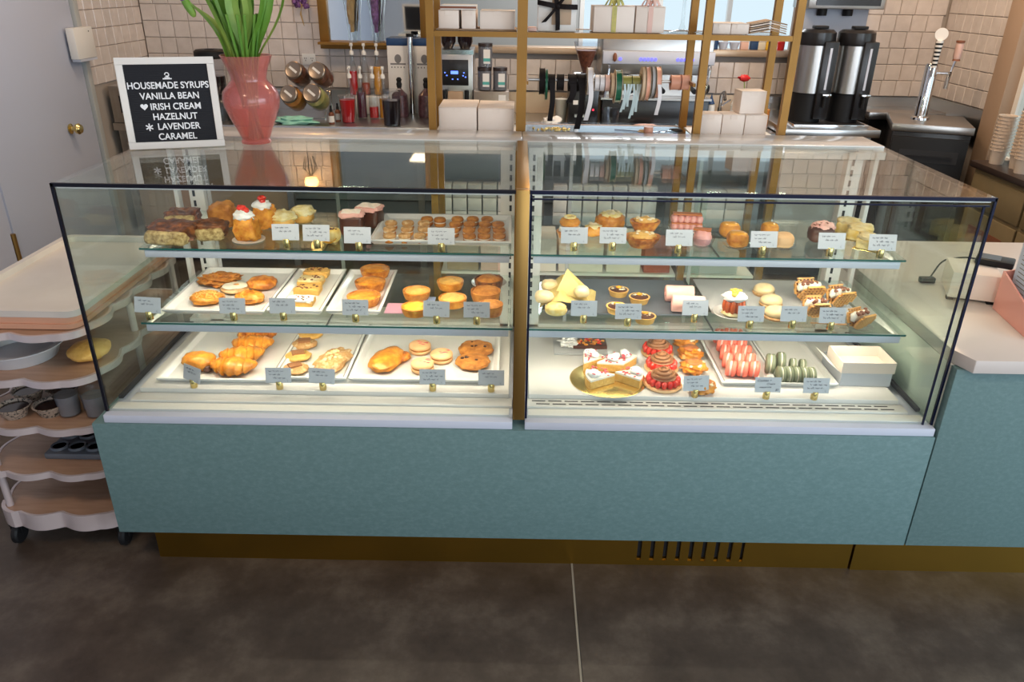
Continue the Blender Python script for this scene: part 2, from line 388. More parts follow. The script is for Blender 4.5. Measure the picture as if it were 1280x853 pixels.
def shelf_part(case, x0, x1, y0, z, gap):
    y1 = 0.60
    xj = -0.575 if x0 < 0 else 0.575
    for a_, b_ in ((x0, xj - 0.0012), (xj + 0.0012, x1)): MB().box(a_, b_, y0, y1, z - 0.008, z).build('glass_shelf', 'shelf_glass', case)
    MB().box(xj - 0.0011, xj + 0.0011, y0, y1, z - 0.007, z - 0.0005).build('shelf_joint', 'black_seal', case)
    sh = MB().box(x0, x1, y0 - 0.002, y0 - 0.0003, z - 0.006, z - 0.001).build('shelf_glass_edge', 'green_edge', case)
    MB().box(x0 + 0.012, x1 - 0.012, y0 + 0.002, y0 + 0.022, z - 0.030, z - 0.0085).build('shelf_light_bar', 'white_trim', case, bevel=0.002)
    for bx in (x0 + 0.006, x1 - 0.014):
        MB().add([(bx, y0 + 0.02, z - 0.0095), (bx, 0.62, z - 0.0095), (bx, 0.62, z - 0.055), (bx, y0 + 0.02, z - 0.018),
                  (bx + 0.004, y0 + 0.02, z - 0.0095), (bx + 0.004, 0.62, z - 0.0095), (bx + 0.004, 0.62, z - 0.055), (bx + 0.004, y0 + 0.02, z - 0.018)],
                 [(0, 1, 2, 3), (7, 6, 5, 4), (0, 4, 5, 1), (1, 5, 6, 2), (2, 6, 7, 3), (3, 7, 4, 0)]).build('shelf_bracket', 'white_enamel', case)
    # hidden strip lamp under the bar, shining down and back on to the shelf below
    area('shelf_lamp', ((x0 + x1) / 2, y0 + 0.035, z - 0.020), ((x0 + x1) / 2, y0 + 0.20, z - 0.23), x1 - x0 - 0.05, 0.014, gap, (1.0, 0.87, 0.70), case)

for side in (-1, 1):
    L_ = side < 0
    x0, x1 = (-1.2, -0.018) if L_ else (0.018, 1.2)
    sfx = 'left' if L_ else 'right'
    cs = thing('display_case', 'glass pastry display case on the blue-green base, %s' % ('beside the shelved trolley, bread and croissants inside' if L_ else 'beside the service counter, tarts and macarons inside'), 'display case', (0, 0, 0))
    xi0, xi1 = x0 + (0.012 if L_ else 0.014), x1 - (0.014 if L_ else 0.012)
    # base trim and decks
    MB().box(x0 - (0.0 if L_ else 0), x1, -0.024, 0.65, 0.5415, 0.566).build('base_trim', 'white_trim', cs, bevel=0.0015)
    a, b = (x0 + 0.055, x1 - 0.012) if L_ else (x0 + 0.012, x1 - 0.055)
    MB().box(a, b, 0.10, 0.60, 0.569, 0.590).build('deck', 'white_gloss', cs, bevel=0.003)
    MB().box(a - 0.01, b + 0.01, 0.052, 0.0985, 0.5665, 0.576).build('deck_step', 'white_gloss', cs, bevel=0.002)
    MB().box(x0 + 0.01, x1 - 0.01, 0.012, 0.050, 0.5665, 0.5695).build('front_sill', 'white_enamel', cs, bevel=0.001)
    if not L_:
        gr = MB()
        n = 22
        for row, yy in ((0, 0.082), (1, 0.064)):
            for i in range(n):
                q0 = a + 0.01 + (i + (0.25 if row else 0)) * (b - a - 0.04) / n
                gr.box(q0, q0 + 0.040, yy, yy + 0.005, 0.5762, 0.5768)
        g = gr.build('air_grille_slots', 'slot_dark', cs)
    # panes
    MB().box(x0 + 0.002, x1 - 0.002, 0.0, 0.008, GB, GT - 0.009).build('front_glass', 'pane_glass', cs)
    MB().box(x0, x1, 0.0, DEP, GT - 0.008, GT).build('top_glass', 'top_glass', cs)
    sx = (x0, x0 + 0.008) if L_ else (x1 - 0.008, x1)
    MB().box(sx[0], sx[1], 0.0085, DEP, GB, GT - 0.009).build('side_glass', 'side_glass', cs)
    ch = (x0 + 0.012, x0 + 0.024) if L_ else (x1 - 0.024, x1 - 0.012)
    MB().box(ch[0], ch[1], 0.055, 0.60, 0.5775, 0.588).build('side_channel', 'slot_dark', cs)
    # black-sealed pane edges
    ed = MB().box(x0 - 0.001, x1, -0.003, 0.004, GT - 0.0085, GT + 0.001)
    if L_: ed.box(x0 - 0.002, x0 + 0.006, -0.003, 0.005, GB, GT)
    else:
        ed.box(x0, x1 - 0.014, -0.003, 0.003, GT - 0.023, GT - 0.019)
        ed.box(x0, x0 + 0.006, -0.003, 0.004, GB, GT - 0.009)
        ed.box(x1 - 0.005, x1 + 0.001, -0.003, 0.005, GB, GT); ed.box(x1 - 0.030, x1 - 0.025, -0.003, 0.002, GB, GT - 0.02)
    ed.build('glass_edge_seal', 'black_seal' if L_ else 'blue_seal', cs)
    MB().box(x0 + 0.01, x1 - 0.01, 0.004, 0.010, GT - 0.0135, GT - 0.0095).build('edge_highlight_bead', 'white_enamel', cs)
    # rear frame: slotted posts, rails, sliding doors
    px = [(x0 + 0.085, x0 + 0.135), (x1 - 0.052, x1 - 0.004)] if L_ else [(x0 + 0.004, x0 + 0.052), (x1 - 0.135, x1 - 0.085)]
    for p0, p1 in px:
        MB().box(p0, p1, 0.602, 0.64, 0.567, GT - 0.01).build('rear_post', 'white_enamel', cs, bevel=0.002)
        pp = MB(); xc = p0 + 0.012 if p0 < 0 and L_ and p0 < -0.5 else (p0 + 0.03 if L_ else p0 + 0.014)
        for z in [0.64 + 0.034 * i for i in range(17)]:
            pp.box(xc, xc + 0.008, 0.6005, 0.6025, z, z + 0.020)
        pp.build('bracket_slots', 'slot_dark', cs)
    ox = x0 + 0.03 if L_ else x1 - 0.045
    MB().box(ox, ox + 0.014, 0.61, 0.64, 0.567, GT - 0.01).build('corner_channel', 'white_enamel', cs, bevel=0.002)
    MB().box(x0 + 0.01, x1 - 0.01, 0.602, 0.645, 0.5665, 0.60).build('rear_rail', 'white_enamel', cs, bevel=0.002)
    MB().box(x0 + 0.01, x1 - 0.01, 0.615, 0.652, GT - 0.034, GT - 0.010).build('rear_rail', 'white_enamel', cs, bevel=0.002)
    xm = (x0 + x1) / 2
    for q0, q1, yy in ((x0 + 0.14, xm + 0.02, 0.623), (xm - 0.02, x1 - 0.06 if L_ else x1 - 0.14, 0.632)):
        d = MB().box(q0, q1, yy, yy + 0.005, 0.602, GT - 0.036).build('sliding_door', 'side_glass', cs)
        MB().box(q0, q0 + 0.012, yy - 0.004, yy - 0.0005, 0.602, GT - 0.036).build('door_pull', 'grey_card', d)
    xs0, xs1 = (-1.112, -0.022) if L_ else (0.024, 1.116)
    shelf_part(cs, xs0, xs1, 0.200, 1.000, 2.9)
    shelf_part(cs, xs0 - 0.013, xs1 + (0 if L_ else 0.027), 0.150, 0.785, 2.6)
    # top lamp bar along the rear rail underside
    area('canopy_lamp', ((x0 + x1) / 2, 0.05, GT - 0.030), ((x0 + x1) / 2, 0.30, 1.0), x1 - x0 - 0.12, 0.016, 1.3, (1.0, 0.84, 0.64), cs)
    # stone ledge on the back of the case
    MB().box(x0 - (0.0175 if not L_ else 0.0), x1 + (0.0175 if L_ else 0.0), DEP + 0.002, 0.835, 1.205, 1.2385).build('stone_ledge', 'white_gloss', cs, bevel=0.003)
    MB().box(x0 + 0.01, x1 - 0.01, 0.662, 0.83, 0.545, 0.56).build('rear_shelf', 'white_enamel', cs)
dv = thing('case_divider', 'narrow brass strip between the two glass display cases', 'divider', (0, 0, 0))
MB().box(-0.017, 0.017, -0.012, 0.012, 0.5665, GT + 0.004).build('upright_strip', 'brass', dv, bevel=0.001)
MB().box(-0.017, 0.017, 0.0125, DEP - 0.001, GT - 0.008, GT + 0.004).build('top_strip', 'brass', dv, bevel=0.001)
MB().box(-0.017, 0.017, 0.0125, 0.65, 0.5665, GT - 0.009).build('partition_panel', 'white_enamel', dv)

# service counter to the right
sc = thing('service_counter', 'taller blue-green service counter with white worktop beside the right display case', 'counter', (0, 0, 0))
MB().box(1.207, 2.60, -0.03, 0.0, 0.148, 0.762).build('front_panel', 'teal', sc, bevel=0.0015)
MB().box(1.207, 1.22, 0.0005, 1.00, 0.148, 0.762).build('side_panel', 'white_enamel', sc)
MB().prism([(1.206, 0.02), (1.236, -0.055), (2.60, -0.055), (2.60, 1.02), (1.206, 1.02)], 0.7635, 0.8025).build('worktop', 'worktop_stone', sc, bevel=0.002)
MB().box(1.085, 2.55, 0.024, 0.05, 0.0, 0.1475).build('kick_plate', 'brass_kick', sc)
# ================================================================ pastry
Z1, Z2, Z3 = 1.0005, 0.7855, 0.5905          # upper shelf, middle shelf, deck
mat('golden', (0.52, 0.18, 0.018), 0.38, c2=(0.78, 0.35, 0.05), c3=(0.68, 0.24, 0.022), scale=48, bump=0.4, bscale=60, coat=0.25)
mat('golden_deep', (0.32, 0.08, 0.010), 0.4, c2=(0.78, 0.34, 0.05), c3=(0.56, 0.17, 0.02), scale=48, bump=0.9, bscale=70, coat=0.25)
mat('pale_gold', (0.74, 0.40, 0.09), 0.5, c2=(0.84, 0.50, 0.14), scale=48, bump=1.0, bscale=70)
mat('biscuit', (0.62, 0.38, 0.17), 0.6, c2=(0.74, 0.52, 0.28), c3=(0.50, 0.25, 0.08), scale=60, bump=0.9, bscale=60)
mat('cookie_brown', (0.36, 0.12, 0.02), 0.6, c2=(0.62, 0.26, 0.05), c3=(0.50, 0.19, 0.035), scale=48, bump=1.0, bscale=60)
mat('brown_crust', (0.07, 0.020, 0.006), 0.4, c2=(0.30, 0.09, 0.02), c3=(0.16, 0.05, 0.012), scale=48, bump=1.0, bscale=70, coat=0.2)
mat('crumb', (0.26, 0.16, 0.05), 0.8, c2=(0.62, 0.46, 0.20), scale=90, bump=0.8, bscale=120)
mat('orange_sponge', (0.58, 0.18, 0.015), 0.5, c2=(0.84, 0.38, 0.05), scale=48, bump=1.0, bscale=60)
mat('cream', (0.90, 0.85, 0.74), 0.45, sss=0.1)
mat('whipped_cream', (0.90, 0.89, 0.86), 0.4, sss=0.1)
mat('strawberry', (0.68, 0.015, 0.010), 0.25, c2=(0.80, 0.06, 0.03), scale=60, bump=0.3, bscale=150, coat=0.5)
mat('red_fleck', (0.66, 0.10, 0.12), 0.5)
mat('coral_shell', (0.90, 0.20, 0.13), 0.55, bump=0.15, bscale=120, rnd=0.06)
mat('coral_filling', (0.95, 0.62, 0.55), 0.5)
mat('green_shell', (0.155, 0.175, 0.105), 0.6, c2=(0.20, 0.22, 0.14), scale=40, bump=0.15, bscale=120)
mat('pale_filling', (0.74, 0.68, 0.54), 0.5)
mat('peach_shell', (0.84, 0.48, 0.22), 0.55, c2=(0.88, 0.55, 0.28), scale=18, bump=0.2, bscale=90)
mat('pink_streak', (0.85, 0.12, 0.13), 0.5)
mat('chocolate', (0.060, 0.018, 0.010), 0.35, c2=(0.10, 0.032, 0.016), scale=20, coat=0.2)
mat('mocha_cream', (0.34, 0.150, 0.065), 0.45, bump=0.1)
mat('pink_cream', (0.86, 0.42, 0.38), 0.4, sss=0.1)
mat('pink_roll', (0.90, 0.46, 0.40), 0.6, c2=(0.94, 0.56, 0.48), scale=40, bump=0.2)
mat('tuile', (0.55, 0.17, 0.05), 0.35)
mat('lemon_curd', (0.90, 0.58, 0.06), 0.3, coat=0.4)
mat('lemon_cake', (0.84, 0.56, 0.11), 0.6, c2=(0.92, 0.76, 0.36), scale=40, bump=0.4)
mat('meringue', (0.88, 0.76, 0.46), 0.5, c2=(0.80, 0.58, 0.22), scale=24, bump=0.5)
mat('pale_crumble', (0.78, 0.62, 0.22), 0.6, c2=(0.90, 0.80, 0.50), scale=50, bump=0.8, bscale=80)
mat('orange_glaze', (0.90, 0.40, 0.03), 0.15, coat=0.9)
mat('amber_jelly', (0.62, 0.11, 0.015), 0.12, coat=0.8)
mat('almond', (0.90, 0.76, 0.52), 0.5)
mat('nut_brown', (0.22, 0.08, 0.04), 0.5)
mat('waffle', (0.58, 0.27, 0.06), 0.45, c2=(0.72, 0.40, 0.13), scale=30)
mat('ivory_dome', (0.80, 0.62, 0.34), 0.35, coat=0.3)
mat('parchment', (0.60, 0.43, 0.13), 0.5, c2=(0.70, 0.53, 0.20), scale=6, sss=0.1)
mat('slate', (0.10, 0.11, 0.13), 0.5, bump=0.2)
mat('gold_board', (0.85, 0.62, 0.22), 0.25, 0.9, bump=0.05, bscale=20)
mat('clear_cup', (0.8, 0.7, 0.5), 0.2)
mat('napkin_pink', (0.50, 0.26, 0.34), 0.7)
mat('napkin_blue', (0.28, 0.36, 0.55), 0.7)
mat('wood_spoon', (0.45, 0.26, 0.11), 0.5)

def at(u, v, zs, h=0.0):
    p = U(u, v, z=zs + h / 2); p.z = zs; return p

def item(name, label, cat, p, parts, rz=0, group=None):
    r = thing(name, label, cat, p, rz, group)
    for pn, mn, mb in parts: mb.build(pn, mn, r, ang=60)
    k = FS.get(name, 1.12); r.scale = (k, k, k)
    return r
FS = {'mini': 1, 'display_riser': 1, 'loaf_slice': 1.03, 'lemon_slice': 1.0, 'custard_tart': 1.12, 'quiche': 1.15, 'berry_tart': 1.15, 'croissant': 1.1, 'pink_roll_cake': 1.1, 'large_cookie': 1.2, 'strawberry_tart': 1.12, 'caramel_choux': 1.25, 'iced_slice': 1.02, 'golden_loaf': 1.1, 'nut_scone': 1.1, 'topped_cookie': 1.08, 'chocolate_tart': 1.12, 'cream_slice': 1.02, 'filled_waffle': 1.1, 'cream_popover': 1.08, 'pale_bun': 1.15}
def sc_(rnd, n, rx, ry, z, s, dome=0.0):
    """small scattered crumbs or pieces as one batch of lumps over a disc"""
    m = MB(); q = random.Random(rnd)
    for i in range(n):
        a = q.random() * 2 * pi; k = math.sqrt(q.random())
        x, y = rx * k * cos(a), ry * k * sin(a)
        ss = s * q.uniform(0.6, 1.3)
        m.blob((x, y, z + dome * (1 - k * k) + ss * 0.2), (ss, ss * q.uniform(0.6, 1), ss * 0.6), 0.3, 3, q.random() * 50, 7, 5)
    return m

# ---------- trays and boards
def tray(x0, x1, y0, y1, z, label, wd=0.016, h=0.017, m='porcelain', rim=0.004):
    r = thing('serving_tray', label, 'tray', ((x0 + x1) / 2, y0, z))
    X = (x1 - x0) / 2; Y = y1 - y0; s = 0.012
    lv = [(X - s, s, 0), (X, 0, h - rim), (X, 0, h), (X - rim * 2, rim * 2, h), (X - wd - 0.004, wd + 0.004, 0.004)]
    vs = []; fs = []
    for xx, i, zz in lv: vs += [(-xx, i, zz), (xx, i, zz), (xx, Y - i, zz), (-xx, Y - i, zz)]
    for j in range(len(lv) - 1):
        for i in range(4): fs.append((4 * j + i, 4 * j + (i + 1) % 4, 4 * j + 4 + (i + 1) % 4, 4 * j + 4 + i))
    fs += [(3, 2, 1, 0), (16, 17, 18, 19)]
    MB().add(vs, fs).build('dish', m, r, bevel=0.0012); return r
tray(-1.105, -0.752, 0.130, 0.565, Z3, 'white rectangular tray of croissants at the bottom left of the left case')
tray(-0.748, -0.530, 0.150, 0.565, Z3, 'narrow white tray with topped cookies and a scone, bottom of the left case', wd=0.014)
tray(-0.524, -0.062, 0.150, 0.560, Z3, 'wide white tray with peach macarons and two large cookies')
tray(-1.085, -0.775, 0.205, 0.590, Z2, 'square white tray of mixed fritters and buns on the middle shelf')
tray(-0.770, -0.602, 0.215, 0.590, Z2, 'narrow white tray holding a row of white topped slices')
tray(-0.592, -0.425, 0.220, 0.590, Z2, 'narrow white tray holding three overlapping quiches')
tray(-0.452, -0.030, 0.255, 0.545, Z1, 'white tray of mini filled doughnuts on the top shelf')
tray(0.625, 0.800, 0.165, 0.565, Z3, 'white tray of coral macarons on the bottom deck', wd=0.016)
tray(0.804, 0.985, 0.165, 0.565, Z3, 'white tray of green macarons beside the coral macaron tray', wd=0.014)
CZ1, CZ2, CZ3 = Z1 + 0.0045, Z2 + 0.0045, Z3 + 0.0045      # inside the trays

# ---------- top shelf, left case
def loaf_slice(lab, u, v, w, d, h, rz, seed):
    p = at(u, v, Z1, h)
    cr = MB().blob((0, d * 0.08, h * 0.54), (w / 2, d / 2, h * 0.50), 0.26, 2.8, seed, 34, 20, 0.6, 0.98)
    cb_ = MB().blob((0, -d * 0.30, h * 0.42), (w * 0.45, d * 0.24, h * 0.36), 0.10, 4, seed + 3, 26, 14, 0.42)
    return item('loaf_slice', lab, 'cake', p, [('crust', 'brown_crust', cr), ('cut_crumb', 'crumb', cb_)], rz)
loaf_slice('dark crusted loaf slice at the left end of the top shelf, pale cut face forward', 216, 291, 0.135, 0.10, 0.058, R(-4), 1)
loaf_slice('browned loaf slice lying behind the front slice at the left end', 228, 272, 0.100, 0.07, 0.050, R(6), 2)
loaf_slice('smaller loaf slice with pale crumb, second from the left on the top shelf', 264, 288, 0.092, 0.08, 0.050, R(8), 3)
p = at(279, 271, Z1, 0.06)
item('crumb_muffin', 'brown crumbly muffin behind the second loaf slice', 'muffin', p, [('muffin', 'cookie_brown', MB().blob((0, 0, 0.034), (0.036, 0.034, 0.034), 0.25, 3, 5, 24, 14, 0.7, 1))])
def popover(lab, u, v, s, seed, doily):
    h = 0.075 * s; p = at(u, v, Z1, h)
    parts = [('bun', 'orange_sponge', MB().blob((0, 0, 0.030 * s), (0.030 * s, 0.028 * s, 0.032 * s), 0.45, 3.0, seed, 24, 14, 0.6, 0.9)),
             ('whipped_cream', 'whipped_cream', MB().blob((-0.004, -0.004, 0.067 * s), (0.026 * s, 0.023 * s, 0.015 * s), 0.35, 3, seed + 2, 22, 12))]
    st = MB()
    q = random.Random(seed)
    for i in range(5): st.blob((q.uniform(-.018, .012) * s, q.uniform(-.012, .012) * s, 0.084 * s + q.uniform(-.003, .003)), (0.009 * s, 0.008 * s, 0.007 * s), 0.3, 3, i + seed, 10, 8)
    parts.append(('strawberry_pieces', 'strawberry', st))
    if doily: parts.append(('paper_doily', 'white_paper', MB().lathe([(0, 0.0003), (0.043, 0.0003), (0.045, 0.0025), (0.043, 0.0015), (0, 0.001)], 24)))
    return item('cream_popover', lab, 'pastry', p, parts)
popover('front popover topped with whipped cream and strawberries on a paper doily', 309, 284, 1.05, 11, True)
popover('rear popover with whipped cream and strawberries, taller behind the first', 331, 270, 1.0, 17, False)
def crumble(name, lab, u, v, zs, r, h, seed, m1='pale_crumble', m2='pale_gold'):
    p = at(u, v, zs, h)
    return item(name, lab, 'pastry', p, [('base', m2, MB().blob((0, 0, h * 0.4), (r * 0.9, r * 0.85, h * 0.42), 0.1, 3, seed, 22, 12, 0.8, 0.95)),
        ('crumble_top', m1, MB().blob((0, 0, h * 0.68), (r, r * 0.9, h * 0.36), 0.35, 3.5, seed + 1, 26, 14))])
crumble('crumble_bun', 'pale yellow crumble bun behind the two price cards, front one', 354, 275, Z1, 0.036, 0.045, 21)
crumble('crumble_bun', 'pale yellow crumble bun behind the two price cards, rear one', 379, 269, Z1, 0.034, 0.048, 24)
p = at(413, 293, Z1, 0.04)
item('yellow_slice', 'yellow slice with dark drizzle between the cards and the chocolate cake', 'cake', p,
     [('cake', 'lemon_cake', MB().blob((0, 0, 0.016), (0.026, 0.022, 0.017), 0.1, 3, 4, 20, 12, 0.5, 0.95)), ('drizzle', 'chocolate', sc_(5, 12, 0.018, 0.014, 0.032, 0.004)), ('candied_peel', 'orange_glaze', MB().ribbon([(-0.02 + 0.005 * i, -0.024, 0.002 + 0.0012 * (i - 4) ** 2 * 0.6) for i in range(9)], (0, 0.01, 0), 0.002))])
def choc_slice(lab, u, v, s, rz, seed, h=0.055):
    p = at(u, v, Z1, h)
    gl = MB()
    for i in range(6): gl.ribbon([(-0.028 * s + 0.008 * k * s, (-0.02 + 0.008 * i) * s + 0.003 * sin(k * 1.7 + i), h + 0.0015) for k in range(8)], (0, 0.003, 0), 0.002)
    return item('chocolate_cake', lab, 'cake', p, [('sponge', 'chocolate', MB().blob((0, 0, h * 0.45), (0.036 * s, 0.028 * s, h * 0.46), 0.06, 3, seed, 26, 14, 0.35, 0.99)),
        ('pink_icing', 'pink_roll', MB().blob((0, 0, h * 0.90), (0.037 * s, 0.030 * s, h * 0.12), 0.3, 3.4, seed, 26, 10, 0.5)), ('white_drizzle', 'cream', gl)], rz)
choc_slice('chocolate cake slice with pink icing standing behind its card, left one', 440, 280, 0.9, 0.1, 31, 0.062)
choc_slice('larger chocolate cake slice with pink icing beside the doughnut tray', 462, 271, 1.0, -0.25, 34, 0.058)
# mini doughnuts
def mini(top, body):
    r = thing('mini_doughnut', '', 'doughnut')
    MB().lathe([(0, 0), (0.0165, 0.0005), (0.0195, 0.006), (0.0185, 0.011), (0, 0.011)], 16).build('lower_half', body, r, ang=60)
    MB().lathe([(0, 0.0112), (0.0175, 0.0112), (0.0180, 0.0145), (0, 0.0147)], 16).build('cream_layer', 'cream', r, ang=60)
    MB().lathe([(0, 0.015), (0.0185, 0.015), (0.0198, 0.020), (0.0170, 0.0255), (0.009, 0.027), (0.004, 0.0235), (0, 0.0225)], 16).build('upper_half', top, r, ang=60)
    return r
mA, mB_ = mini('biscuit', 'golden_deep'), mini('cookie_brown', 'cookie_brown')
first = {0: True, 1: True}
def put_mini(k, u, v, lab, grp, zz=CZ1):
    src = (mA, mB_)[k]; p = at(u, v, zz, 0.024)
    if first[k]:
        first[k] = False; src.location = p; src['label'] = lab; src['group'] = grp; return src
    return copy(src, p, 0, lab, grp)
for r_, (vv, us) in enumerate(((282, (489, 510, 530)), (289.5, (487, 509, 530)), (298, (487, 506, 525)))):
    for c_, uu in enumerate(us):
        put_mini(0, uu, vv, 'small light topped filled doughnut in the left block on the tray, %s row, %s' % (('back', 'middle', 'front')[r_], ('left', 'centre', 'right')[c_]), 'light topped mini doughnuts')
for c_, uu in enumerate((529, 545, 560)):
    if c_ < 2: put_mini(1, uu + 5, 277 + c_, ('small brown doughnut standing alone at the back of the tray', 'small brown doughnut next to the lone one at the back of the tray')[c_], 'brown mini doughnuts')
for r_, (vv, us) in enumerate(((277, (572, 591, 609)), (283.5, (569, 587, 606, 623)), (291, (566, 586, 605, 624)), (298.5, (569, 587, 605, 624)))):
    for c_, uu in enumerate(us):
        if r_ == 3 and c_ == 0: continue
        put_mini(1, uu, vv, 'small brown filled doughnut in the right block on the tray, %s row, %s' % (('rearmost', 'second', 'third', 'front')[r_], ('first', 'second', 'third', 'last')[c_]), 'brown mini doughnuts')

# ---------- top shelf, right case
p = at(712, 284, Z1, 0.06)
item('pear_tart', 'round tart with an orange macaron and a ring on top behind its card', 'tart', p, [
    ('crust', 'golden_deep', MB().lathe([(0, 0), (0.030, 0), (0.036, 0.016), (0.034, 0.018), (0, 0.016)], 24)),
    ('filling', 'cream', MB().lathe([(0, 0.0175), (0.030, 0.0175), (0.028, 0.030), (0, 0.034)], 24)),
    ('macaron_top', 'orange_sponge', MB().lathe([(0, 0.0345), (0.026, 0.0345), (0.029, 0.042), (0.024, 0.050), (0, 0.053)], 24)),
    ('ring', 'pale_crumble', MB().tube([(0.014 * cos(a * pi / 8), 0.014 * sin(a * pi / 8), 0.056) for a in range(17)], 0.0035, 8))])
def almond_choux(lab, u, v, s, seed, zz=Z1):
    h = 0.05 * s; p = at(u, v, zz, h)
    al = MB(); q = random.Random(seed)
    for i in range(16):
        a = q.random() * 6.28; k = q.random() * 0.026 * s
        al.add([(-.007, -.004, 0), (.007, -.004, 0), (.009, .002, .001), (-.006, .005, .001), (0, 0, .003)], [(0, 1, 2, 3), (0, 4, 1), (1, 4, 2), (2, 4, 3), (3, 4, 0)], T3(k * cos(a), k * sin(a), h * 0.80 + q.uniform(0, .006)) @ Matrix.Rotation(q.random() * 6, 4, 'Z') @ Matrix.Rotation(q.uniform(-.6, .6), 4, 'X'))
    return item('almond_bun', lab, 'pastry', p, [('bun', 'golden', MB().blob((0, 0, h * 0.42), (0.040 * s, 0.034 * s, h * 0.44), 0.2, 2.5, seed, 26, 14, 0.8, 0.95)), ('cream_cap', 'pale_crumble', MB().blob((0, 0, h * 0.72), (0.032 * s, 0.027 * s, h * 0.22), 0.3, 3, seed, 20, 10)), ('almond_flakes', 'almond', al)])
almond_choux('almond covered bun on a paper cup behind the second card of the right case', 763, 275, 1.02, 41)
almond_choux('small almond bun half hidden left of the larger one', 742, 288, 0.72, 44)
def boat_tart(lab, u, v, zz, seed, s=1.0):
    h = 0.045; p = at(u, v, zz, h)
    cr = MB(); pr = [(0, 0), (0.026 * s, 0.0), (0.040 * s, 0.024), (0.041 * s, 0.030), (0.035 * s, 0.028), (0, 0.024)]
    cr.lathe(pr, 22, mx=Matrix.Diagonal((1.12, 0.85, 1, 1)))
    return item('crumble_tart', lab, 'tart', p, [('crust', 'golden_deep', cr), ('filling', 'pale_gold', MB().blob((0, 0, 0.030), (0.034 * s, 0.024 * s, 0.010), 0.4, 3, seed, 22, 10)), ('almond_pieces', 'almond', sc_(seed, 14, 0.026 * s, 0.018 * s, 0.034, 0.0055, 0.006))])
boat_tart('orange crumble tart, upper of the two stacked beside the pink eclair', 806, 277, Z1, 51, 0.92).location = at(806, 278, Z1 + 0.046, 0.04)
boat_tart('orange crumble tart, lower one at the front of the pair', 803, 299, Z1, 54, 1.05)
# let the upper tart rest on a small acrylic riser behind the lower one
b_ = [o for o in bpy.data.objects if o.get('label', '').startswith('orange crumble tart, upper')][0]; b_.location = at(806, 280, Z1 + 0.020, 0.045)
rs = item('display_riser', 'small clear block raising the rear crumble tart', 'riser', (b_.location.x, b_.location.y, Z1), [('block', 'clear_plastic', MB().box(-0.03, 0.03, -0.02, 0.02, 0, 0.0195))])
def pink_eclair(lab, u, v, zz, seed, rz, cup=False):
    p = at(u, v, zz, 0.05); cm = MB()
    for i in range(5):
        cm.blob((-0.034 + 0.017 * i, 0, 0.034), (0.012, 0.018, 0.013), 0.15, 3, seed + i, 14, 10)
        cm.blob((-0.034 + 0.017 * i, -0.004, 0.015), (0.012, 0.021, 0.012), 0.12, 3, seed + i + 9, 14, 10)
    parts = [('pink_cream', 'pink_cream', cm), ('tuile_stick', 'tuile', MB().box(-0.040, 0.040, -0.012, 0.010, 0.0475, 0.0515)), ('middle_wafer', 'tuile', MB().box(-0.043, 0.043, -0.018, 0.016, 0.023, 0.027)),
             ('board', 'porcelain', MB().box(-0.048, 0.048, -0.024, 0.024, 0.0, 0.003))]
    return item('pink_eclair', lab, 'pastry', p, parts, rz)
pink_eclair('pink cream pastry with a red wafer on top, upper one behind its card', 858, 279, Z1, 61, -0.12)
p = at(878, 299, Z1, 0.04)
item('pink_eclair', 'pink cream pastry seen end on in a clear cup, right of the pink one', 'pastry', p, [('pink_cream', 'pink_cream', MB().blob((0, 0, 0.022), (0.024, 0.026, 0.022), 0.18, 3, 66, 22, 12, 0.8, 0.9)), ('tuile_stick', 'tuile', MB().box(-0.026, 0.02, -0.010, 0.012, 0.0425, 0.0465)), ('clear_cup', 'clear_plastic', MB().lathe([(0.026, 0), (0.033, 0.026), (0.0325, 0.026), (0.0255, 0.001)], 20))], -0.3)
def dome(lab, u, v, s, seed, m='orange_sponge', doil=True, cap=None):
    h = 0.040 * s; p = at(u, v, Z1, h)
    parts = [('cake', m, MB().blob((0, 0, h * 0.5), (0.027 * s, 0.025 * s, h * 0.5), 0.07, 2.5, seed, 24, 14, 0.6, 0.97)), ('glaze_top', cap or 'orange_glaze', MB().blob((0, 0, h * 0.84), (0.024 * s, 0.021 * s, h * 0.20), 0.1, 2, seed, 22, 10, 0.7))]
    if doil: parts.append(('clear_cup', 'clear_plastic', MB().lathe([(0.030 * s, 0), (0.038 * s, 0.006), (0.0375 * s, 0.006), (0.029 * s, 0.0006)], 24)))
    return item('glazed_cake', lab, 'cake', p, parts)
dome('orange glazed dome cake in a clear cup, rear of the left pair', 912, 288, 1.0, 71)
dome('orange glazed dome cake in a clear cup, front of the left pair', 922, 300, 1.0, 72)
dome('orange topped small cake showing above the middle card', 962, 287, 0.85, 73)
dome('pale pink caramel cake right of the middle card on its cup', 979, 301, 0.95, 74, 'peach_shell', True, 'peach_shell')
p = at(1026, 292, Z1, 0.05)
item('nut_cake', 'dark chocolate cake with pink nut crumble beside the lemon slices', 'cake', p, [('cake', 'chocolate', MB().blob((0, 0, 0.022), (0.034, 0.026, 0.023), 0.08, 3, 81, 24, 12, 0.6, 0.97)), ('nut_crumble', 'pink_roll', MB().blob((0.004, 0.002, 0.042), (0.031, 0.024, 0.014), 0.45, 3.5, 82, 24, 12)), ('nut_pieces', 'nut_brown', sc_(83, 12, 0.024, 0.018, 0.046, 0.0045, 0.008))])
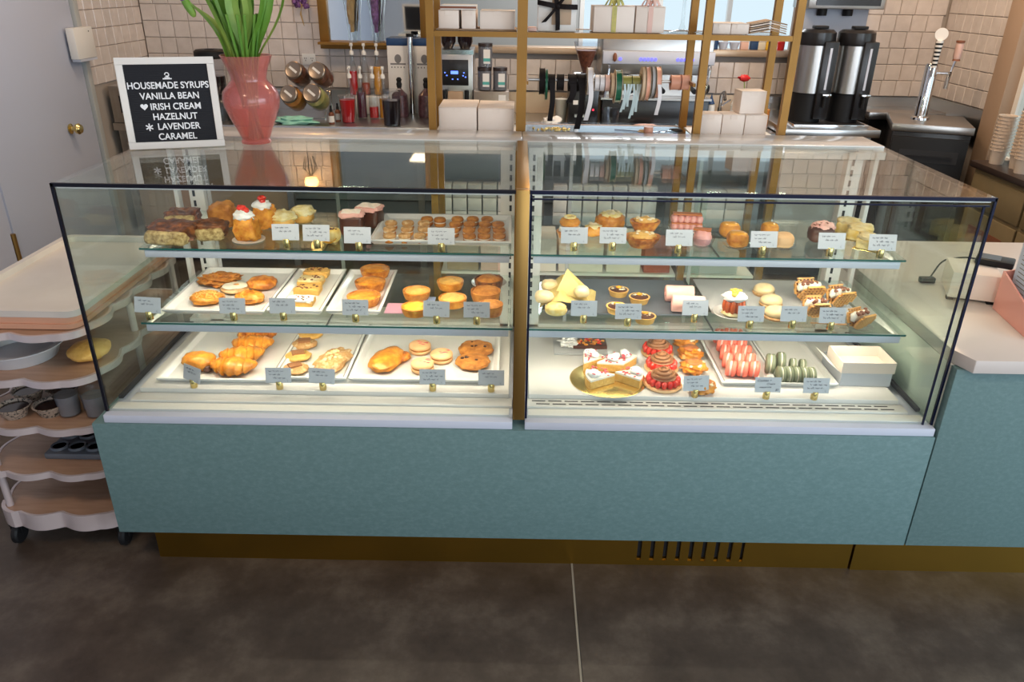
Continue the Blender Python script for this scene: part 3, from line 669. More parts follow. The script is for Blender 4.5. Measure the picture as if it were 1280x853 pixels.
def lemon(lab, u, v, seed, rz, s=1.0):
    h = 0.052 * s; p = at(u, v, Z1, h)
    return item('lemon_slice', lab, 'cake', p, [('lemon_layer', 'lemon_cake', MB().blob((0, 0, h * 0.36), (0.036 * s, 0.024 * s, h * 0.37), 0.05, 3, seed, 24, 12, 0.35, 0.98)), ('meringue', 'meringue', MB().blob((0, 0.002, h * 0.76), (0.038 * s, 0.026 * s, h * 0.26), 0.38, 3.2, seed + 2, 26, 12, 0.8)), ('gold_base', 'gold_board', MB().box(-0.04 * s, 0.04 * s, -0.028 * s, 0.028 * s, -0.0001, 0.0014))], rz)
lemon('lemon meringue slice at the back of the right group', 1060, 282, 91, -0.5, 0.95)
lemon('lemon meringue slice in the middle of the right group', 1075, 290, 93, -0.6, 1.0)
lemon('lemon meringue slice at the front beside the last card of the top shelf', 1086, 302, 95, -0.7, 0.9)

# ---------- middle shelf, left case
def fritter(lab, u, v, rx, ry, h, m, seed, amp=0.4, name='fritter', zz=CZ2, extra=None):
    p = at(u, v, zz, h)
    parts = [('dough', m, MB().blob((0, 0, h * 0.48), (rx, ry, h * 0.52), amp, 3.2, seed, 34, 18, 0.9, 0.93))]
    if extra: parts += extra
    return item(name, lab, 'pastry', p, parts)
def shreds(seed, n, rx, ry, z, m=None):
    b = MB(); q = random.Random(seed)
    for i in range(n):
        a = q.random() * 6.28; k = math.sqrt(q.random()); x, y = rx * k * cos(a), ry * k * sin(a); d = q.random() * 6.28
        zz = z * (1 - 0.35 * k * k)
        b.tube([(x - .009 * cos(d), y - .009 * sin(d), zz), (x, y, zz + 0.004), (x + .009 * cos(d), y + .009 * sin(d), zz)], 0.0016, 5)
    return b
fritter('craggy brown glazed fritter at the back left of the square tray', 274, 350, 0.056, 0.042, 0.030, 'cookie_brown', 101, 0.55, extra=[('crust_flakes', 'golden_deep', shreds(3, 34, 0.046, 0.034, 0.030))])
fritter('orange bun with shredded topping at the front left of the square tray', 259, 373, 0.045, 0.036, 0.028, 'golden', 102, 0.2, 'cheese_bun', extra=[('cheese_shreds', 'pale_gold', shreds(4, 46, 0.040, 0.030, 0.030))])
p = at(294, 361, CZ2, 0.022)
item('iced_bun', 'flat bun with pale icing in the middle of the square tray', 'bun', p, [('bun', 'biscuit', MB().blob((0, 0, 0.010), (0.042, 0.036, 0.011), 0.06, 2, 105, 26, 12, 1, 0.9)), ('icing', 'pale_filling', MB().blob((0, 0, 0.019), (0.037, 0.031, 0.0045), 0.15, 3, 106, 24, 8)), ('filling_spot', 'golden_deep', MB().blob((0.004, 0, 0.0228), (0.009, 0.006, 0.0022), 0.3, 3, 1, 12, 6))])
fritter('shiny orange brown bun at the back right of the square tray', 328, 354, 0.042, 0.038, 0.034, 'golden_deep', 107, 0.12, 'glazed_bun')
fritter('glazed orange bun in front of the rear right bun', 312, 372, 0.040, 0.034, 0.030, 'golden', 109, 0.25, 'glazed_bun', extra=[('crust_flakes', 'orange_sponge', shreds(6, 20, 0.03, 0.026, 0.031))])
for i, (u, v, cnm, lab) in enumerate(((396, 341, 'pale_gold', 'golden slice at the back of the narrow tray'), (389, 351, 'meringue', 'white topped slice with red streaks, second from the back'), (385, 362, 'pale_gold', 'yellow slice with dark berries, third from the back'), (376, 376, 'whipped_cream', 'white iced slice with red flecks at the front of the narrow tray'))):
    p = at(u, v, CZ2, 0.02)
    item('iced_slice', lab, 'cake', p, [('slice', 'pale_gold', MB().box(-0.040, 0.040, -0.026, 0.026, 0, 0.014)), ('icing', cnm, MB().blob((0, 0, 0.016), (0.040, 0.026, 0.0045), 0.3, 3, 110 + i, 24, 8, 0.4)), ('berry_pieces', 'nut_brown' if i % 3 else 'brown_crust', sc_(120 + i, 13, 0.034, 0.022, 0.0195, 0.0042))])
def quiche(lab, u, v, zz, seed, rx=0.045, tilt=0, crust='golden_deep', top='golden', name='quiche', h=0.024):
    p = at(u, v, zz, h); k = rx / 0.045
    cr = MB(); n = 32; pr = [(0.038 * k, 0), (0.043 * k, h * 0.5), (0.045 * k, h), (0.040 * k, h + 0.001), (0.036 * k, h * 0.75)]
    cr.lathe(pr, n)
    r = item(name, lab, 'quiche', p, [('pastry_case', crust, cr), ('filling', top, MB().blob((0, 0, h * 0.80), (0.041 * k, 0.041 * k, h * 0.42), 0.22, 2.8, seed, 30, 14))])
    r.rotation_euler = (R(tilt), 0, 0); return r
quiche('round quiche at the back of its narrow tray', 469, 341, CZ2, 131, 0.044)
quiche('round quiche in the middle of its narrow tray', 463, 357, CZ2, 132, 0.044)
quiche('round quiche at the front of its narrow tray, partly behind a card', 455, 375, CZ2, 133, 0.046)
for i, (u, v, lab) in enumerate(((563, 356, 'orange custard tart with a domed top, at the back by the brown quiches'), (521, 368, 'orange custard tart at the left of the group of five'), (566, 377, 'smooth orange custard tart at the front right of its group'), (519, 388, 'glossy orange custard tart half hidden behind a card'), (543, 381, 'small custard tart between the front two'))):
    if i == 4: continue
    quiche(lab, u, v, Z2 + 0.0025, 140 + i, 0.040 if i != 3 else 0.038, crust='golden', top='pale_gold' if i != 3 else 'lemon_curd', name='custard_tart', h=0.023)
for i, (u, v, lab) in enumerate(((611, 355, 'dark brown quiche at the back corner near the brass divider'), (607, 370, 'dark brown quiche in the middle, in front of the rear one'), (613, 387, 'dark brown quiche behind the right card'))):
    quiche(lab, u, v, Z2 + 0.0025, 150 + i, 0.042 if i < 2 else 0.034, crust='brown_crust' if i == 0 else 'cookie_brown', top='cookie_brown', h=0.029)
for (u0, v0, u1, v1, m_, lab) in ((480, 392, 512, 380, 'napkin_pink', 'dusty pink napkin lying on the middle glass shelf'), (500, 392, 545, 372, 'napkin_blue', 'blue napkin under the custard tarts')):
    a, b = U(u0, v0, z=Z2), U(u1, v1, z=Z2)
    tag(MB().box(a.x + (0.016 if 'blue' in m_ else 0), b.x, a.y, b.y, Z2 + 0.0001, Z2 + 0.0015).build('napkin', m_), lab, 'napkin')
# ---------- middle shelf, right case
sl = MB().box(0.085, 0.56, 0.26, 0.56, 0.0, 0.006).build('slate_board', 'slate', bevel=0.0015, loc=(0, 0, Z2)); tag(sl, 'dark slate board under the chocolate tarts and pink rolls', 'board')
sl = MB().box(0.60, 1.06, 0.28, 0.58, 0.0, 0.004).build('grey_board', 'grey_card', bevel=0.0012, loc=(0, 0, Z2)); tag(sl, 'long grey board under the waffles and white domes', 'board')
SZ = Z2 + 0.0065
# croissants in parchment
def parch(lab):
    p = at(707, 371, SZ, 0.04); r = thing('parchment_wrap', lab, 'paper wrap', p)
    vs = []; fs = []; n = 12
    q = random.Random(2)
    for j in range(n + 1):
        for i in range(n + 1):
            x = -0.085 + 0.17 * i / n; y = -0.065 + 0.15 * j / n
            z = 0.012 + 0.055 * max(0, 1 - abs(x + 0.02) / 0.075) * (0.35 + 0.65 * j / n) + 0.006 * noise.noise(Vector((x * 40, y * 40, 1)))
            z = 0.001 + z * (0.4 if i in (0, n) else 1)
            vs.append((x + 0.02 * (j / n), y, z))
    for j in range(n):
        for i in range(n): k = j * (n + 1) + i; fs.append((k, k + 1, k + n + 2, k + n + 1))
    t = len(vs); vs += [(x, y, z - 0.0012) for x, y, z in vs]
    fs += [tuple(reversed([t + i for i in f])) for f in fs]
    MB().add(vs, fs).build('folded_sheet', 'parchment', r, ang=25)
    vs2 = [(-0.03, -0.01, 0.045), (0.075, -0.045, 0.018), (0.06, 0.03, 0.05), (0.005, 0.045, 0.098), (-0.03, -0.01, 0.0435), (0.075, -0.045, 0.0165), (0.06, 0.03, 0.0485), (0.005, 0.045, 0.0965)]
    MB().add(vs2, [(0, 1, 2, 3), (7, 6, 5, 4), (0, 4, 5, 1), (1, 5, 6, 2), (2, 6, 7, 3), (3, 7, 4, 0)]).build('upright_flap', 'parchment', r)
    return r
parch('yellow parchment paper folded around pale buns at the left of the right case')
for i, (u, v, s, zz, lab) in enumerate(((687, 358, 0.8, 0.020, 'pale bun peeking from the parchment at upper left'), (680, 372, 0.85, 0.02, 'pale bun in the parchment at lower left'), (727, 366, 0.7, 0.032, 'pale bun on the right edge of the parchment'), (695, 388, 1.0, 0.002, 'yellow bun at the front of the parchment'))):
    p = at(u, v, SZ + zz, 0.03)
    item('pale_bun', lab, 'bun', p, [('bun', 'lemon_cake' if i == 3 else 'ivory_dome', MB().blob((0, 0, 0.016), (0.030 * s, 0.026 * s, 0.016), 0.15, 2.2, 160 + i, 20, 12, 0.85, 0.9))])
def choc_tart(lab, u, v, zz, seed):
    p = at(u, v, zz, 0.022)
    return item('chocolate_tart', lab, 'tart', p, [('pastry_case', 'pale_gold', MB().lathe([(0, 0), (0.024, 0), (0.029, 0.016), (0.030, 0.018), (0.026, 0.018), (0, 0.015)], 26)), ('chocolate_filling', 'chocolate', MB().lathe([(0, 0.0155), (0.0255, 0.0155), (0.0255, 0.0182), (0.018, 0.021), (0, 0.022)], 26)),
        ('nut_pieces', 'almond', sc_(seed, 9, 0.018, 0.016, 0.0205, 0.0035)), ('candied_orange', 'orange_glaze', MB().blob((0, 0.002, 0.0245), (0.009, 0.007, 0.004), 0.3, 3, seed, 12, 8))])
choc_tart('small chocolate tart at the back of the slate board', 773, 365, SZ, 171)
choc_tart('small chocolate tart with orange piece, front right on the slate board', 799, 374, SZ, 172)
choc_tart('small chocolate tart partly behind its card on the slate board', 771, 386, SZ, 173)
choc_tart('small chocolate tart on a paper at the shelf edge, right of the card', 806, 398, Z2 + 0.001, 174)
def roll(lab, u, v, l, r, rz, seed):
    p = at(u, v, SZ, 2 * r); b = MB()
    b.tube([(-l / 2, 0, r), (-l / 2 + 0.003, 0, r), (l / 2 - 0.003, 0, r), (l / 2, 0, r)], [r * 0.93, r, r, r * 0.93], 28)
    sw = MB().tube([(-l / 2 - 0.0006, (r * 0.85 - 0.0016 * t) * cos(t * 0.55), r + (r * 0.85 - 0.0016 * t) * sin(t * 0.55)) for t in range(15)], 0.0012, 5)
    return item('pink_roll_cake', lab, 'cake', p, [('roll', 'pink_roll', b), ('cream_swirl', 'pink_cream', sw)], rz)
roll('pink roll cake at the back of the slate board', 849, 368, 0.080, 0.024, -0.05, 1)
roll('pink roll cake at the front, half behind its card', 860, 381, 0.090, 0.024, -0.10, 2)
pl = MB().lathe([(0, 0), (0.035, 0), (0.058, 0.006), (0.057, 0.008), (0.036, 0.003), (0, 0.003)], 36).build('round_plate', 'porcelain', loc=at(914, 391, Z2 + 0.0005, 0.008)); tag(pl, 'small round white plate under the amber jelly cake', 'plate')
p = at(917, 383, Z2 + 0.0045, 0.06)
jl = MB(); 
for i in range(10): jl.blob((0.024 * cos(i * .628), 0.024 * sin(i * .628), 0.030), (0.008, 0.008, 0.019), 0.1, 2, i, 12, 8)
item('jelly_cake', 'cake with amber jelly sides and orange topping on the round plate', 'cake', p, [('jelly_side', 'amber_jelly', jl), ('base', 'meringue', MB().blob((0, 0, 0.009), (0.031, 0.030, 0.009), 0.2, 3, 2, 24, 10, 0.9, 0.9)), ('cream_top', 'whipped_cream', MB().blob((0, 0, 0.055), (0.033, 0.030, 0.013), 0.25, 3, 3, 26, 12)), ('orange_pieces', 'lemon_curd', sc_(181, 11, 0.022, 0.020, 0.066, 0.007, 0.004)), ('core', 'amber_jelly', MB().lathe([(0, 0.01), (0.024, 0.01), (0.024, 0.05), (0, 0.05)], 20))])
def wdome(lab, u, v, seed, s=1.0):
    p = at(u, v, Z2 + 0.0045, 0.032)
    return item('cream_dome', lab, 'pastry', p, [('biscuit_base', 'biscuit', MB().lathe([(0, 0), (0.030 * s, 0), (0.033 * s, 0.006), (0.030 * s, 0.008), (0, 0.008)], 26)), ('dome', 'ivory_dome', MB().blob((0, 0, 0.015), (0.031 * s, 0.029 * s, 0.018), 0.04, 2, seed, 26, 14, 1, 0.4))])
wdome('smooth ivory dome pastry at the back of the row', 955, 362, 191)
wdome('smooth ivory dome pastry in the middle of the row', 964, 376, 192)
wdome('smooth ivory dome pastry at the front of the row behind cards', 971, 391, 193, 1.1)
def waffle(lab, u, v, rz, seed, s=1.0, zz=Z2 + 0.0045):
    p = at(u, v, zz, 0.05); la = MB(); lb_ = MB()
    # folded waffle: two leaning lattice discs meeting at the bottom
    for sg, tl in ((1, 22), (-1, -30)):
        mx = T3(0, sg * 0.004 * s, 0.004) @ Matrix.Rotation(R(-tl), 4, 'X')
        rr = 0.036 * s
        for k in range(-3, 4):
            x = k * rr / 3.4; hgt = rr + math.sqrt(max(rr * rr - x * x, 0)) * 0.75
            lo = rr - math.sqrt(max(rr * rr - x * x, 0))
            la.box(x - 0.0022, x + 0.0022, -0.003, 0.003, lo, hgt, mx)
            zc = rr + k * rr / 3.6 - 0.004; hw = math.sqrt(max(rr * rr - (zc - rr) ** 2, 0)) * 0.98
            la.box(-hw, hw, -0.0024, 0.0034, zc - 0.002, zc + 0.002, mx)
        lb_.add([(rr * 0.95 * cos(a * pi / 10), 0.0005, rr + rr * 0.95 * sin(a * pi / 10) * (0.75 if a < 10 else 1)) for a in range(20)] + [(rr * 0.95 * cos(a * pi / 10), -0.0008, rr + rr * 0.95 * sin(a * pi / 10) * (0.75 if a < 10 else 1)) for a in range(20)],
               [tuple(range(20)), tuple(reversed(range(20, 40)))] + [(i, (i + 1) % 20, 20 + (i + 1) % 20, 20 + i) for i in range(20)], mx)
    cr = MB(); q = random.Random(seed)
    for i in range(6): cr.blob((-0.026 * s + 0.0105 * i * s, 0.002, 0.046 * s), (0.009, 0.010, 0.014), 0.3, 3, seed + i, 12, 8)
    nt = MB()
    for i in range(9): nt.blob((q.uniform(-.027, .027) * s, q.uniform(-.012, .010), 0.060 * s + q.uniform(-.004, .003)), (0.006, 0.005, 0.0045), 0.3, 3, i, 8, 6)
    return item('filled_waffle', lab, 'waffle', p, [('waffle_shell', 'waffle', la), ('waffle_base', 'brown_crust', lb_), ('cream_filling', 'cream', cr), ('nut_topping', 'nut_brown', nt)], rz)
waffle('folded waffle with cream and nuts at the back of the group', 1010, 369, 0.15, 201, 1.05)
waffle('folded waffle with cream and nuts, right behind the last card', 1049, 375, 0.3, 202, 0.95)
waffle('folded waffle with cream and nuts between the two right cards', 1019, 388, 0.1, 203, 0.9)
waffle('folded waffle at the front right end of the middle shelf on a clear saucer', 1074, 402, 0.45, 204, 0.85, Z2 + 0.003)
ps = at(1074, 408, Z2 + 0.0003, 0.004)
tag(MB().lathe([(0, 0), (0.03, 0), (0.040, 0.003), (0, 0.0022)], 28).build('clear_saucer', 'clear_plastic', loc=ps), 'thin clear saucer under the front right waffle', 'saucer')
sp = thing('wooden_spoon', 'small wooden spoon lying on the shelf in front of the waffles', 'spoon', at(1045, 406, Z2 + 0.0006, 0.004))
MB().blob((0.012, 0, 0.004), (0.022, 0.008, 0.003), 0.02, 1, 1, 16, 8).build('bowl', 'wood_spoon', sp); MB().cyl((-0.075, 0.006, 0.004), (-0.006, 0, 0.004), 0.0022, 0.003, 8).build('handle', 'wood_spoon', sp)

# ---------- deck, left case
def croissant(lab, u, v, zz, l, w, h, rz, seed, bend=0.25, m='golden'):
    p = at(u, v, zz, h); n = 48; ring = 20; vs = []; fs = []
    for j in range(n + 1):
        t = j / n * 2 - 1; seg = (t + 1) * 3.5 + 0.5; saw = seg - math.floor(seg)
        prof = (1 - abs(t) ** 2.2) ** 0.6 if abs(t) < 1 else 0.0
        step = 0.74 + 0.28 * (saw if t < 0 else 1 - saw)
        rr = max(0.08, prof * step)
        x = t * l / 2; y = bend * l * (t * t) * 0.5
        for i in range(ring):
            a = 2 * pi * i / ring
            k = rr * (1 + 0.05 * noise.noise(Vector((t * 6, a * 2, seed))))
            vs.append((x, y + cos(a) * w / 2 * k, max(h * 0.5 + sin(a) * h / 2 * k, 0.0005)))
    for j in range(n):
        for i in range(ring): i2 = (i + 1) % ring; fs.append((j * ring + i, j * ring + i2, (j + 1) * ring + i2, (j + 1) * ring + i))
    fs += [tuple(reversed(range(ring))), tuple(n * ring + i for i in range(ring))]
    return item('croissant', lab, 'croissant', p, [('croissant_body', m, MB().add(vs, fs))], rz)
croissant('croissant at the back of the bottom tray', 322, 420, CZ3, 0.120, 0.075, 0.050, 0.3, 1, m='golden_deep')
croissant('croissant second from the back, curled to the right', 315, 431, CZ3 + 0.0005, 0.125, 0.078, 0.050, 0.1, 2)
croissant('croissant in the middle of the bottom tray pile', 302, 445, CZ3 + 0.001, 0.130, 0.078, 0.050, 0.25, 3)
croissant('croissant at the front of the bottom tray', 290, 459, CZ3, 0.135, 0.080, 0.050, 0.0, 4, m='golden')
p = at(249, 452, CZ3, 0.045)
item('filled_croissant', 'round filled pastry with a dark chocolate end, alone at the left of the bottom tray', 'pastry', p, [('dough', 'golden', MB().blob((0, 0, 0.022), (0.047, 0.036, 0.024), 0.14, 2, 211, 30, 16, 0.85, 0.9)), ('dough_fold', 'golden_deep', MB().ribbon([(-0.03 + 0.006 * i, -0.012 + 0.002 * i, 0.0445 - 0.00016 * (i * 6 - 30) ** 2 * 0.1) for i in range(11)], (0.004, 0.018, 0), 0.003)), ('chocolate_end', 'chocolate', MB().blob((0.036, -0.020, 0.012), (0.013, 0.012, 0.010), 0.25, 3, 5, 14, 10))], -0.2)
for i, (u, v, lab) in enumerate(((388, 418, 'cookie with a brown patty at the back of the narrow tray'), (381, 430, 'cookie with a brown patty, second from the back'), (373, 445, 'cookie with a brown patty, third from the back'), (369, 461, 'cookie with a brown patty at the front behind a card'))):
    p = at(u, v, CZ3, 0.02)
    item('topped_cookie', lab, 'cookie', p, [('cookie', 'biscuit' if i % 2 else 'pale_gold', MB().blob((0, 0, 0.009), (0.039, 0.035, 0.011), 0.12, 3, 220 + i, 28, 12, 1, 0.8)), ('patty', 'brown_crust' if i == 0 else 'mocha_cream', MB().box(-0.018, 0.018, -0.013, 0.013, 0.018, 0.0245, Matrix.Rotation(0.2 * i, 4, 'Z')))])
p = at(416, 451, CZ3, 0.03)
item('nut_scone', 'long beige scone with nut crumble beside the topped cookies', 'scone', p, [('scone', 'biscuit', MB().blob((0, 0, 0.014), (0.040, 0.074, 0.018), 0.28, 3.0, 231, 32, 16, 0.85, 0.8)), ('crumble_topping', 'meringue', sc_(232, 26, 0.022, 0.036, 0.030, 0.0055, 0.003))], -0.25)
p = at(484, 450, CZ3, 0.034)
item('golden_loaf', 'glossy golden oval bun at the left of the wide tray', 'bun', p, [('bun', 'golden', MB().blob((0, 0, 0.017), (0.044, 0.074, 0.021), 0.16, 2.2, 241, 34, 18, 0.95, 0.8)), ('side_lobe', 'golden_deep', MB().blob((0.030, 0.038, 0.014), (0.026, 0.024, 0.014), 0.15, 2, 242, 20, 12, 1, 0.9))], -0.3)
def macaron(lab, p, rr, shell, fill, axis=None, streak=None, grp=None, k=1.0):
    r = thing('macaron', lab, 'macaron', p, 0, grp)
    mx = axis
    MB().lathe([(0, 0), (rr * .86, 0.0003), (rr * .98, 0.004 * k), (rr, 0.0085 * k), (rr * .97, 0.0105 * k), (0, 0.0105 * k)], 20, mx=mx).build('lower_shell', shell, r, ang=60)
    MB().lathe([(0, 0.0107 * k), (rr * .90, 0.0107 * k), (rr * .92, 0.013 * k), (rr * .90, 0.0155 * k), (0, 0.0155 * k)], 20, mx=mx).build('filling', fill, r, ang=60)
    MB().lathe([(0, 0.0157 * k), (rr * .97, 0.0157 * k), (rr, 0.0177 * k), (rr * .98, 0.022 * k), (rr * .84, 0.0255 * k), (rr * .5, 0.0275 * k), (0, 0.028 * k)], 20, mx=mx).build('upper_shell', shell, r, ang=60)
    if streak:
        s = MB(); q = random.Random(streak)
        for i in range(7): s.blob((q.uniform(-.005, .022), q.uniform(-.015, .015), 0.0272 * k), (0.007, 0.003, 0.0015), 0.3, 3, i, 8, 5, mx=mx)
        s.build('pink_streak', 'pink_streak', r)
    return r
for i, (u, v, lab) in enumerate(((525, 435, 'peach macaron with pink streaks at the back of the trio'), (552, 446, 'peach macaron with pink streaks at the right of the trio'), (528, 458, 'peach macaron with pink streaks at the front, partly behind a card'))):
    macaron(lab, at(u, v, CZ3, 0.03), 0.037, 'peach_shell', 'cookie_brown', None, i + 3, 'peach macarons', 1.25)
def cookie(lab, u, v, rx, ry, seed):
    p = at(u, v, CZ3, 0.02)
    return item('large_cookie', lab, 'cookie', p, [('cookie', 'cookie_brown', MB().blob((0, 0, 0.010), (rx, ry, 0.012), 0.16, 3.4, seed, 36, 16, 1, 0.8)), ('chocolate_chips', 'chocolate', sc_(seed, 5, rx * .7, ry * .7, 0.0205, 0.0045))])
cookie('large oval brown cookie in front at the right of the wide tray', 591, 453, 0.046, 0.046, 251)
cookie('large brown cookie behind the front one on the wide tray', 595, 437, 0.048, 0.052, 252)
pl = MB().lathe([(0, 0), (0.04, 0), (0.060, 0.008), (0.059, 0.010), (0.04, 0.003), (0, 0.003)], 36).build('round_plate', 'porcelain', loc=(-0.105, 0.505, Z2 + 0.001)); tag(pl, 'round white plate at the back of the middle shelf near the brass divider', 'plate')

# ---------- deck, right case
p = at(725, 434, Z3, 0.01)
sg = tag(MB().box(-0.09, 0.09, -0.055, 0.075, 0, 0.006).build('grey_platter', 'grey_card', bevel=0.0015, loc=p), 'grey platter at the back left of the right deck', 'board')
bn = thing('bark_bundle', 'dark chocolate bark with nuts tied in white paper on the grey platter', 'chocolate', (p.x + 0.005, p.y + 0.01, Z3 + 0.0065))
MB().box(-0.03, 0.085, -0.03, 0.035, 0, 0.012).build('chocolate_bark', 'chocolate', bn, bevel=0.002)
sc_(8, 22, 0.05, 0.025, 0.013, 0.006).build('nut_pieces', 'golden', bn).location = (0.028, 0, 0)
sc_(9, 12, 0.05, 0.025, 0.013, 0.006).build('berry_pieces', 'strawberry', bn).location = (0.028, 0, 0)
MB().blob((-0.045, -0.006, 0.014), (0.030, 0.026, 0.013), 0.8, 3, 3, 24, 14).build('paper_wrap', 'white_paper', bn, ang=20)
p = at(760, 474, Z3, 0.004)
tag(MB().lathe([(0, 0), (0.118, 0), (0.120, 0.0015), (0.117, 0.003), (0, 0.0022)], 48).build('gold_cake_board', 'gold_board', loc=p), 'round gold cake board under the cream topped slices', 'board')
def wedge(lab, u, v, rz, seed, s=1.0):
    h = 0.030; q = at(u, v, Z3 + 0.0035, h); pts = []
    for i in range(9): a = -0.45 + 0.9 * i / 8; pts.append((0.085 * s * cos(a) - 0.045 * s, 0.085 * s * sin(a)))
    poly = [(-0.045 * s, 0)] + pts
    b = MB().prism(poly, 0, h * 0.8); t = MB().prism([(x * 0.99, y * 0.99) for x, y in poly], h * 0.8 + 0.0002, h)
    cr = MB(); rr = random.Random(seed)
    for i in range(5): cr.blob((rr.uniform(0.004, 0.026) * s, rr.uniform(-.016, .016) * s, h + 0.008), (0.013, 0.012, 0.010), 0.3, 3, seed + i, 14, 8)
    fl = MB()
    for i in range(26):
        a = rr.uniform(-.4, .4); k = rr.uniform(0.02, 0.08); fl.blob((k * cos(a) * s - 0.045 * s, k * sin(a) * s, h + rr.choice((0.001, 0.001, 0.013, 0.015))), (0.0042, 0.003, 0.0018), 0.1, 1, i, 6, 4)
    r = item('cream_slice', lab, 'cake', q, [('sponge', 'pale_gold', b), ('icing', 'cream', t), ('cream_rosettes', 'whipped_cream', cr), ('red_flecks', 'red_fleck', fl)], rz)
    return r
wedge('cream topped cake slice at the upper left of the gold board', 737, 452, R(60), 261)
wedge('cream topped cake slice at the back centre of the gold board', 762, 456, R(20), 262)
wedge('cream topped cake slice at the back right of the gold board', 782, 453, R(75), 263, 0.85)
wedge('cream topped cake slice at the front left of the gold board', 749, 474, R(185), 264, 1.05)
wedge('cream topped cake slice at the front right of the gold board', 787, 472, R(-10), 265, 1.0)
def berry_tart(lab, u, v, seed, s=1.0):
    q = at(u, v, Z3, 0.04); b = MB()
    for i in range(15): a = i * 2 * pi / 15; b.blob((0.037 * s * cos(a), 0.037 * s * sin(a), 0.020), (0.0085, 0.0085, 0.011), 0.15, 3, i, 10, 8)
    for i in range(9): a = i * 2 * pi / 9; b.blob((0.024 * s * cos(a), 0.024 * s * sin(a), 0.022), (0.009, 0.009, 0.010), 0.15, 3, i, 10, 8)
    m_ = MB().tube([((0.033 - 0.00070 * t) * s * cos(t * 0.5), (0.033 - 0.00070 * t) * s * sin(t * 0.5), 0.032 + 0.00052 * t) for t in range(44)], 0.0048, 6)
    return item('strawberry_tart', lab, 'tart', q, [('pastry_base', 'peach_shell', MB().lathe([(0, 0), (0.044 * s, 0), (0.049 * s, 0.006), (0.047 * s, 0.010), (0, 0.010)], 32)), ('strawberries', 'strawberry', b), ('mocha_swirl', 'mocha_cream', m_), ('swirl_core', 'mocha_cream', MB().lathe([(0, 0.02), (0.032 * s, 0.029), (0.015 * s, 0.046), (0, 0.054)], 20))])
berry_tart('strawberry tart with a mocha cream swirl at the back of the three', 822, 436, 271, 1.0)
berry_tart('strawberry tart with a mocha cream swirl in the middle of the three', 827, 455, 272, 1.0)
berry_tart('strawberry tart with a mocha cream swirl at the front beside the gold board', 829, 475, 273, 1.08)
def choux(lab, u, v, seed):
    q = at(u, v, Z3 + 0.001, 0.03)
    return item('caramel_choux', lab, 'pastry', q, [('choux', 'golden', MB().blob((0, 0, 0.015), (0.031, 0.030, 0.016), 0.45, 3.3, seed, 28, 14, 1, 0.9)), ('caramel_top', 'tuile', MB().blob((0, 0, 0.028), (0.021, 0.019, 0.006), 0.2, 3, seed, 20, 8)), ('almond_flakes', 'almond', sc_(seed, 10, 0.025, 0.024, 0.024, 0.005, 0.004))])
for i, (u, v, lab) in enumerate(((856, 428, 'caramel topped choux at the back of its row'), (863, 442, 'caramel topped choux second in its row'), (867, 460, 'caramel topped choux third in its row'), (878, 484, 'caramel topped choux at the front behind a card'))): choux(lab, u, v, 280 + i)
# coral macarons standing on edge in three rows
ax = T3(0, 0, 0.022) @ Matrix.Rotation(pi / 2, 4, 'Y') @ T3(0, 0, -0.014)
mc = macaron('', (0, 0, 0), 0.022, 'coral_shell', 'coral_filling', ax)
MACW = 0.028
k_ = 0
ends = (((899, 424), (914, 464)), ((911, 423), (929, 465)), ((922, 424), (943, 465)))
for c_ in range(3):
    for r_ in range(5):
        t = r_ / 4; (ua, va), (ub, vb) = ends[c_]
        p = at(ua + (ub - ua) * t, va + (vb - va) * t - 3, CZ3, 0.05)
        lab = 'coral macaron standing on edge, %s column, %s from the front' % (('left', 'middle', 'right')[c_], ('fifth', 'fourth', 'third', 'second', 'first')[r_])
        rz_ = -0.35 + 0.06 * ((k_ * 7) % 3 - 1)
        if k_ == 0: mc.location = p; mc.rotation_euler = (0, 0, rz_); mc.scale = (1.2,) * 3; mc['label'] = lab; mc['group'] = 'coral macarons'
        else: copy(mc, p, rz_, lab, 'coral macarons', 1.2)
        k_ += 1
gm = macaron('', (0, 0, 0), 0.023, 'green_shell', 'pale_filling', T3(0, 0, 0.023) @ Matrix.Rotation(pi / 2, 4, 'Y') @ T3(0, 0, -0.0105), k=0.75)
gp = [(963, 456, 1.45, 'large green macaron leaning at the left end of the rear row'), (976, 453, 1.35, 'green macaron second in the rear row'), (991, 458, 1.05, 'small green macaron third in the rear row'), (1003, 459, 1.05, 'small green macaron at the right end of the rear row')]
for i in range(5): gp.append((976 + i * 9.4, 469 + i * 0.3, 1.15, 'green macaron standing in the front row, %s from the left' % ('first', 'second', 'third', 'fourth', 'fifth', 'sixth')[i]))
for i, (u, v, s, lab) in enumerate(gp):
    p = at(u, v, CZ3, 0.042 * s)
    if i == 0: gm.location = p; gm.scale = (s,) * 3; gm['label'] = lab; gm['group'] = 'green macarons'; gm.rotation_euler = (0, 0, -0.25)
    else: copy(gm, p, (-0.2, 0.0)[i > 3], lab, 'green macarons', s)
